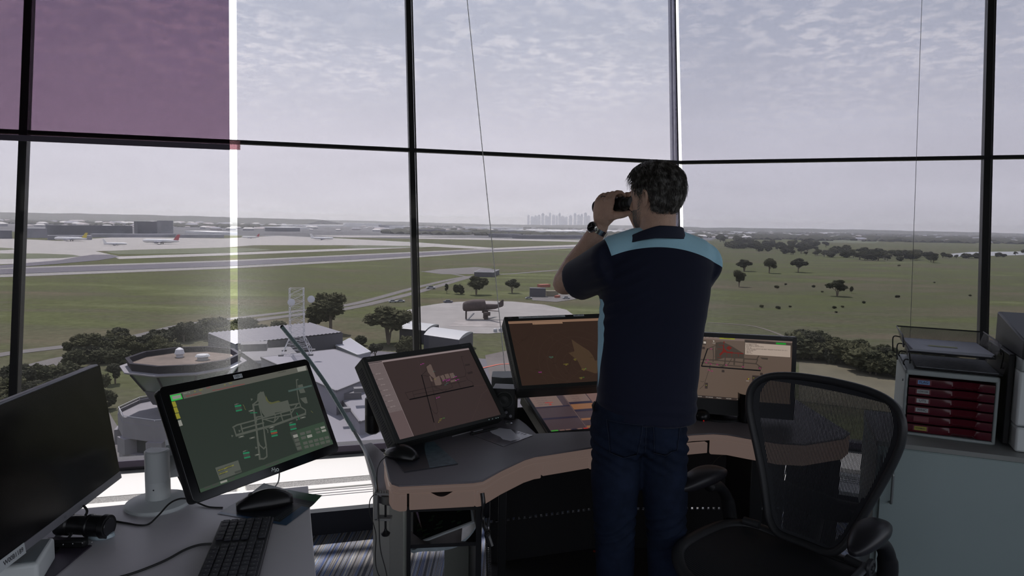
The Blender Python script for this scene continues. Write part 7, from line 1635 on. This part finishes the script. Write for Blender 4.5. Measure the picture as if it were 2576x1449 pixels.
kn_ = MB().cyl((-.085, .02, .405), (-.175, .02, .405), .012, seg=14); kn_.lathe([(.006, 0), (.028, .002), (.031, .010), (.031, .022), (.024, .026), (.010, .027)], 28, M=Matrix.Translation((-.165, .02, .405)) @ Matrix.Rotation(math.radians(-90), 4, 'Y')); kn_.build('tilt_knob', m_cf, ch)
for s in (-1, 1):
    ap = MB().tube(catmull([(s*.09, -.10, .41), (s*.20, -.14, .42), (s*.262, -.17, .47), (s*.272, -.150, .56), (s*.272, -.09, .620), (s*.272, -.03, .635)], 6), [.024]*8+[.022]*10+[.019]*13, 12, sy=1.3)
    ap.build('arm_post', m_cb, ch, smooth=180)
    pd = MB(); rs = []; n_ = 16
    for k in range(n_+1):
        u = k/n_; y = -.118+.232*u; e = math.sin(math.pi*min(.985, max(.015, u)))**.42; w = (.050-.010*u)*e; h = .028*e; zc_ = .672+.006*math.sin(math.pi*u)-.018*u*u; xo = s*(.270+.012*u)
        rs.append([(xo+w*math.copysign(abs(math.cos(a))**.8, math.cos(a)), y, zc_+h*math.copysign(abs(math.sin(a))**.8, math.sin(a))) for a in [2*math.pi*q/24 for q in range(24)]])
    pd.rings(rs).build('arm_pad', m_pad, ch, smooth=180)
    MB().cyl((s*.150, -.165, .50), (s*.205, -.155, .50), .014, seg=14).build('arm_pivot', m_cf, ch)
    if s > 0: continue
    kk = MB().tube([(s*.255, -.05, .555), (s*.250, .05, .53), (s*.235, .15, .50)], [.013, .011, .009], 10, sy=.6); kk.build('arm_bracket', mat('bracket metal', (.16, .17, .18), .35, .6), ch)
    kn2 = MB().lathe([(.006, 0), (.024, .002), (.026, .008), (.024, .014), (.016, .016), (.015, .012), (.007, .012), (.006, .017)], 28, M=Matrix.Translation((s*.258, -.05, .555)) @ Matrix.Rotation(math.radians(90*s), 4, 'Y')); kn2.build('arm_knob', m_cf, ch)
MB().lathe([(.030, .12), (.030, .25), (.018, .25), (.018, .40)], 20).build('gas_column', m_cb, ch)
MB().lathe([(.045, .085), (.050, .10), (.040, .135), (.032, .14)], 24).build('hub', m_cb, ch)
for k in range(5):
    a = 2*math.pi*k/5+.3; d_ = Vector((math.cos(a), math.sin(a), 0)); MB().tube([d_*.03+Vector((0, 0, .115)), d_*.17+Vector((0, 0, .105)), d_*.31+Vector((0, 0, .085))], [.026, .021, .016], 12, sy=.7).build('base_leg', m_cb, ch)
    p = d_*.31; n_ = Vector((-d_.y, d_.x, 0)); cst = MB()
    for s in (-1, 1): cst.cyl(p+n_*(s*.008)+Vector((0, 0, .028)), p+n_*(s*.026)+Vector((0, 0, .028)), .028, seg=18)
    cst.cyl(p+Vector((0, 0, .03)), p+Vector((0, 0, .085)), .007, seg=8); cst.build('caster', m_cb, ch)
# ================================================================ right side: cabinet, drawer tower, trays, printer
CZ = .76
m_cw = mat('cabinet pale green grey', (.32, .395, .39), .55, noise=(3, .03)); m_ct = mat('cabinet top', (.27, .28, .27), .5)
ca, cb_ = PZ(2208, 1108.5, CZ), PZ(2576, 1152, CZ); cd = (cb_-ca).normalized(); cd.z = 0; cd.normalize(); cn = Vector((-cd.y, cd.x, 0))
RC = Matrix((cd, cn, Vector((0, 0, 1)))).transposed()
cbn = empty('storage_cabinet', (ca.x, ca.y, 0), RC, 'pale grey green metal cabinet at the right, carrying the red drawer tower', 'cabinet')
CWD = 1.0
MB().box((CWD/2, .23, CZ/2-.008), (CWD, .45, CZ-.026)).build('body', m_cw, cbn, bevel=.002)
MB().box((CWD/2, .23, CZ-.0105), (CWD+.006, .465, .021)).build('top', m_ct, cbn, bevel=.002)
MB().box((CWD/2, -.004, CZ-.032), (CWD, .016, .030)).build('fascia', m_cw, cbn, bevel=.001)
d1 = .017; dw = .47
for i in range(2):
    MB().box((d1+dw/2+i*(dw+.004), -.006, (CZ-.052)/2+.035), (dw, .018, CZ-.052-.07+.065)).build('door', m_cw, cbn, bevel=.0015)
doors = [c for c in cbn.children if c.name.startswith('door')]
hx, hz = .052, .60
mb = MB().tube(catmull([(hx, -.014, hz+.058), (hx, -.036, hz+.054), (hx, -.038, hz+.03), (hx, -.038, hz-.03), (hx, -.036, hz-.054), (hx, -.014, hz-.058)], 5), .0048, 10)
hd = mb.build('handle', mat('handle grey', (.25, .27, .27), .35, .5), doors[0])
lm = MB().box((0, 0, 0), (.100, .001, .012)); lm.text('STATIONERY & PRINTER CARTRIDGES', .0062, Matrix.Translation((0, -.0012, 0)), 1, 'CENTER', .01)
lb = lm.build('label_sticker', [mat('label faded', (.30, .34, .34), .6), m_ink], cbn, smooth=0)
pp = PZ(2443, 1150, CZ-.03); lp_ = wm(cbn).inverted() @ pp; lb.location = (lp_.x, -.0132, CZ-.032)
def cz(x, y, z=CZ): return PZ(x, y, z)
# drawer tower
ta_, tb_ = cz(2266, 1092), cz(2503, 1122); td = (tb_-ta_); TWD = td.length; td.normalize(); tn = Vector((-td.y, td.x, 0)); RT = Matrix((td, tn, Vector((0, 0, 1)))).transposed()
dt = empty('drawer_tower', (ta_.x, ta_.y, CZ), RT, 'grey desktop tower of six dark red plastic drawers on the cabinet', 'drawer tower')
# height from the photo's top edge
def hgt(px, base):
    lo, hi = CZ, CZ+1
    for _ in range(40):
        m_ = (lo+hi)/2; v = Vector((base.x, base.y, m_))-EYEV; yy = IH/2-FPX*v.dot(_u)/v.dot(_fw)
        if yy > px: lo = m_
        else: hi = m_
    return lo-CZ
TH = (hgt(930, ta_)+hgt(950, tb_))/2; TDp = .36
m_tg2 = mat('tower grey', (.33, .37, .37), .5); m_rd = mat('drawer wine red', (.082, .006, .014), .22, spec=.5); m_rd2 = mat('drawer inner red', (.10, .004, .014), .3)
wl_ = .012; mb = MB()
mb.box((wl_/2, TDp/2, TH/2), (wl_, TDp, TH)); mb.box((TWD-wl_/2, TDp/2, TH/2), (wl_, TDp, TH)); mb.box((TWD/2, TDp/2, TH-.010), (TWD, TDp, .020)); mb.box((TWD/2, TDp/2, .006), (TWD, TDp, .012)); mb.box((TWD/2, TDp-.005, TH/2), (TWD, .01, TH))
mb.build('shell', m_tg2, dt, bevel=.006, bseg=3)
mb = MB()
for z in (.05, TH-.05): mb.cyl((TWD, .05, z), (TWD+.004, .05, z), .0045, seg=12); mb.cyl((0, .05, z), (-.004, .05, z), .0045, seg=12)
mb.build('side_stud', m_tg2, dt)
n = 6; z0 = .016; dh = (TH-.024-z0)/n
for i in range(n):
    zb = z0+dh*(n-1-i); ht_ = dh*.86; rs = []; N_ = 40; w0, w1 = wl_+.0025, TWD-wl_-.0025
    for k in range(N_+1):
        u = k/N_; x = w0+(w1-w0)*u; g = max(0, min(1, (u-.40)/.22)); g2_ = max(0, min(1, (.86-u)/.08)); cut = g*g*(3-2*g)*g2_*g2_*(3-2*g2_)*.011
        rs.append([(x, -.004+cut*.9, zb+.001), (x, -.0055, zb+ht_*.45-cut*.2), (x, -.0045+cut, zb+ht_-.001), (x, .008, zb+ht_), (x, .008, zb)])
    d = MB().rings(rs).build('drawer', m_rd, dt, smooth=40)
    MB().box((TWD/2, .15, zb+ht_*.4), (w1-w0-.004, .28, ht_*.78)).build('tray', m_rd2, d, smooth=0)
    hold = MB(); lx = w0+.047; lw_ = .043; hold.box((lx, -.0066, zb+ht_*.56), (lw_+.006, .0012, ht_*.62)); hold.build('label_holder', mat('holder clear', (.20, .06, .07), .2), d, smooth=0)
    spec = [('FLAG', (.18, .32, .60), .72), ('LOW USE', (.36, .38, .38), .9), ('UTS', (.50, .52, .52), .7), ('WHC', (.40, .42, .43), 1.0), (None, None, 0), ('KORMAN', (.36, .33, .05), .9)][i]
    if spec[0]:
        lm = MB().box((lx, -.0075, zb+ht_*.56), (lw_*(spec[2]*.2+.75), .0008, ht_*.5)); lm.text(spec[0], ht_*(.42 if len(spec[0]) < 5 else .25), Matrix.Translation((lx, -.0082, zb+ht_*.56)), 1, 'CENTER', .01)
        lm.build('label_card', [mat('card '+spec[0].lower(), spec[1], .5), m_ink], d, smooth=0)['label'] = 'label card reading '+spec[0]
# letter trays
m_ms = mat('tray black metal', (.02, .02, .022), .45, .4)
m_mesh, t, o = newmat('tray mesh')
tcn = t.nodes.new('ShaderNodeTexCoord'); b = t.nodes.new('ShaderNodeBsdfPrincipled'); b.inputs['Base Color'].default_value = (.02, .02, .022, 1); tr = t.nodes.new('ShaderNodeBsdfTransparent'); mx = t.nodes.new('ShaderNodeMixShader')
sp9 = t.nodes.new('ShaderNodeSeparateXYZ'); t.links.new(tcn.outputs['Object'], sp9.inputs[0])
def fr_(v, k): return mth(t, 'FRACT', mth(t, 'MULTIPLY', v, k))
A = mth(t, 'ADD', sp9.outputs[0], sp9.outputs[1]); Z_ = sp9.outputs[2]
p1m = fr_(mth(t, 'ADD', mth(t, 'ADD', A, 3.0), Z_), 300); p2m = fr_(mth(t, 'ADD', mth(t, 'SUBTRACT', A, Z_), 3.0), 300)
solid = mth(t, 'MAXIMUM', mth(t, 'LESS_THAN', p1m, .36), mth(t, 'LESS_THAN', p2m, .36))
t.links.new(solid, mx.inputs[0]); t.links.new(tr.outputs[0], mx.inputs[1]); t.links.new(b.outputs[0], mx.inputs[2]); t.links.new(mx.outputs[0], o.inputs[0])
def tray(z, x0, label, paper_mat, tab):
    W, D, Hh = TWD*.93, .32, .052
    r = empty('letter_tray', tuple(wm(dt) @ Vector((x0, .02, TH+z))), RT, label, 'letter tray')
    fl, bk = .012, .0      # walls lean outwards
    def wall(a, b_, h, lean): 
        a, b_, lean = Vector(a), Vector(b_), Vector(lean); return MB().face([a, b_, b_+lean+Vector((0, 0, h)), a+lean+Vector((0, 0, h))])
    mb = MB(); mb.face([(0, 0, .004), (W, 0, .004), (W, D, .004), (0, D, .004)])
    for a, b_, l in (((0, D, .004), (W, D, .004), (0, .015, 0)), ((0, 0, .004), (0, D, .004), (-.015, 0, 0)), ((W, D, .004), (W, 0, .004), (.015, 0, 0))): w_ = wall(a, b_, Hh, l); mb.add(w_.v, w_.f)
    mb.build('mesh_basket', m_mesh, r, smooth=0)
    rim = [(-.015, 0, .02), (-.015, .06, Hh+.004), (-.015, D+.015, Hh+.004), (W+.015, D+.015, Hh+.004), (W+.015, .06, Hh+.004), (W+.015, 0, .02)]
    MB().tube(rim, .0028, 8).build('rim', m_ms, r)
    MB().tube([(0, 0, .003), (W, 0, .003)], .003, 8).build('front_wire', m_ms, r)
    for x in (-.018, W+.018):
        s = -1 if x < 0 else 1
        for y in (.05, .25): MB().tube(catmull([(x-s*.012, y, .022), (x+s*.008, y, .024), (x+s*.014, y, .010), (x+s*.010, y+.004, -.040 if z > .03 else .002)], 5), .0024, 7).build('support_wire', m_ms, r)
    
    for k in range(3 if tab else 1):
        pm = MB().box((W*.5, .145, .008+.0035*k), (.215*1.2, .285, .003), rz=.03*k-.02)
        s = one('paper_stack', pm, paper_mat, ['topmost white sheet bundle in the upper letter tray', 'middle paper bundle in the upper letter tray', 'lowest paper bundle in the upper letter tray'][2-k] if tab else 'printed sheet lying in the lower letter tray', 'paper', bevel=.0004); s.matrix_world = wm(r)
    if tab:
        s = one('sticky_note', MB().box((W*.45, .10, .0178), (.095, .028, .0006), rz=-.05), mat('note yellow', (.30, .32, .14), .6), 'yellow strip note on the papers in the upper tray', 'note'); s.matrix_world = wm(r)
    return r
tray(.002, .03, 'lower black mesh letter tray with one printed sheet, on the drawer tower', mat('paper grey', (.17, .18, .20), .6, noise=(60, .3)), False)
tray(.062, .005, 'upper black mesh letter tray with white papers, on the drawer tower', mat('paper white', (.42, .43, .50), .6), True)
# printer at the frame's right edge
pr0 = cz(2548, 1137); PRX = wm(dt).inverted() @ pr0
prn = empty('printer', (pr0.x, pr0.y, CZ), RT, 'large white and dark grey printer on the cabinet at the right edge', 'printer')
pw_, pdp, ph_ = .46, .42, hgt(800, cz(2545, 1100))
MB().box((pw_/2+.002, pdp/2, ph_*.10), (pw_-.004, pdp, ph_*.20-.003)).build('base_tray', m_whp, prn, bevel=.008)
MB().box((pw_/2, pdp/2, ph_*.42), (pw_, pdp, ph_*.43)).build('body', m_whp, prn, bevel=.008)
MB().box((pw_/2, pdp/2-.004, ph_*.68), (pw_, pdp, ph_*.10)).build('output_tray', mat('printer mid', (.34, .37, .36), .5), prn, bevel=.006)
MB().rings([[(0, -.012, ph_*.73), (pw_, -.012, ph_*.73), (pw_, pdp, ph_*.73), (0, pdp, ph_*.73)], [(0, -.01, ph_*.88), (pw_, -.01, ph_*.88), (pw_, pdp, ph_), (0, pdp, ph_)]]).build('scanner_lid', mat('printer dark', (.045, .047, .05), .5), prn, bevel=.006)
MB().box((pw_/2, -.014, ph_*.80), (pw_*.9, .004, ph_*.10)).build('control_panel', m_blk2, prn, bevel=.002)
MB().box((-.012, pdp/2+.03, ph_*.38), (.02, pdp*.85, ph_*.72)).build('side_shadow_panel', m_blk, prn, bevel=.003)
# cables and small tag on the floor
one('floor_cable', MB().tube(catmull([(1.28, 2.10, .012), (1.36, 2.05, .012), (1.45, 2.02, .012), (1.55, 1.95, .012)], 6), .011, 8), m_cab, 'thick black cable sleeve on the floor at the foot of the cabinet', 'cable')
tg = PZ(1504, 1385, .012); mb = MB().box((0, 0, .004), (.040, .014, .008), 0); mb.box((-.016, 0, .0045), (.012, .0145, .0082), 1)
o = one('label_tag', mb, [mat('tag grey', (.30, .30, .32), .5), mat('tag red', (.30, .03, .01), .5)], 'small grey tag with a red end on the dark floor under the console', 'tag', smooth=0); o.location = (tg.x, tg.y, .0); o.rotation_euler.z = -.2
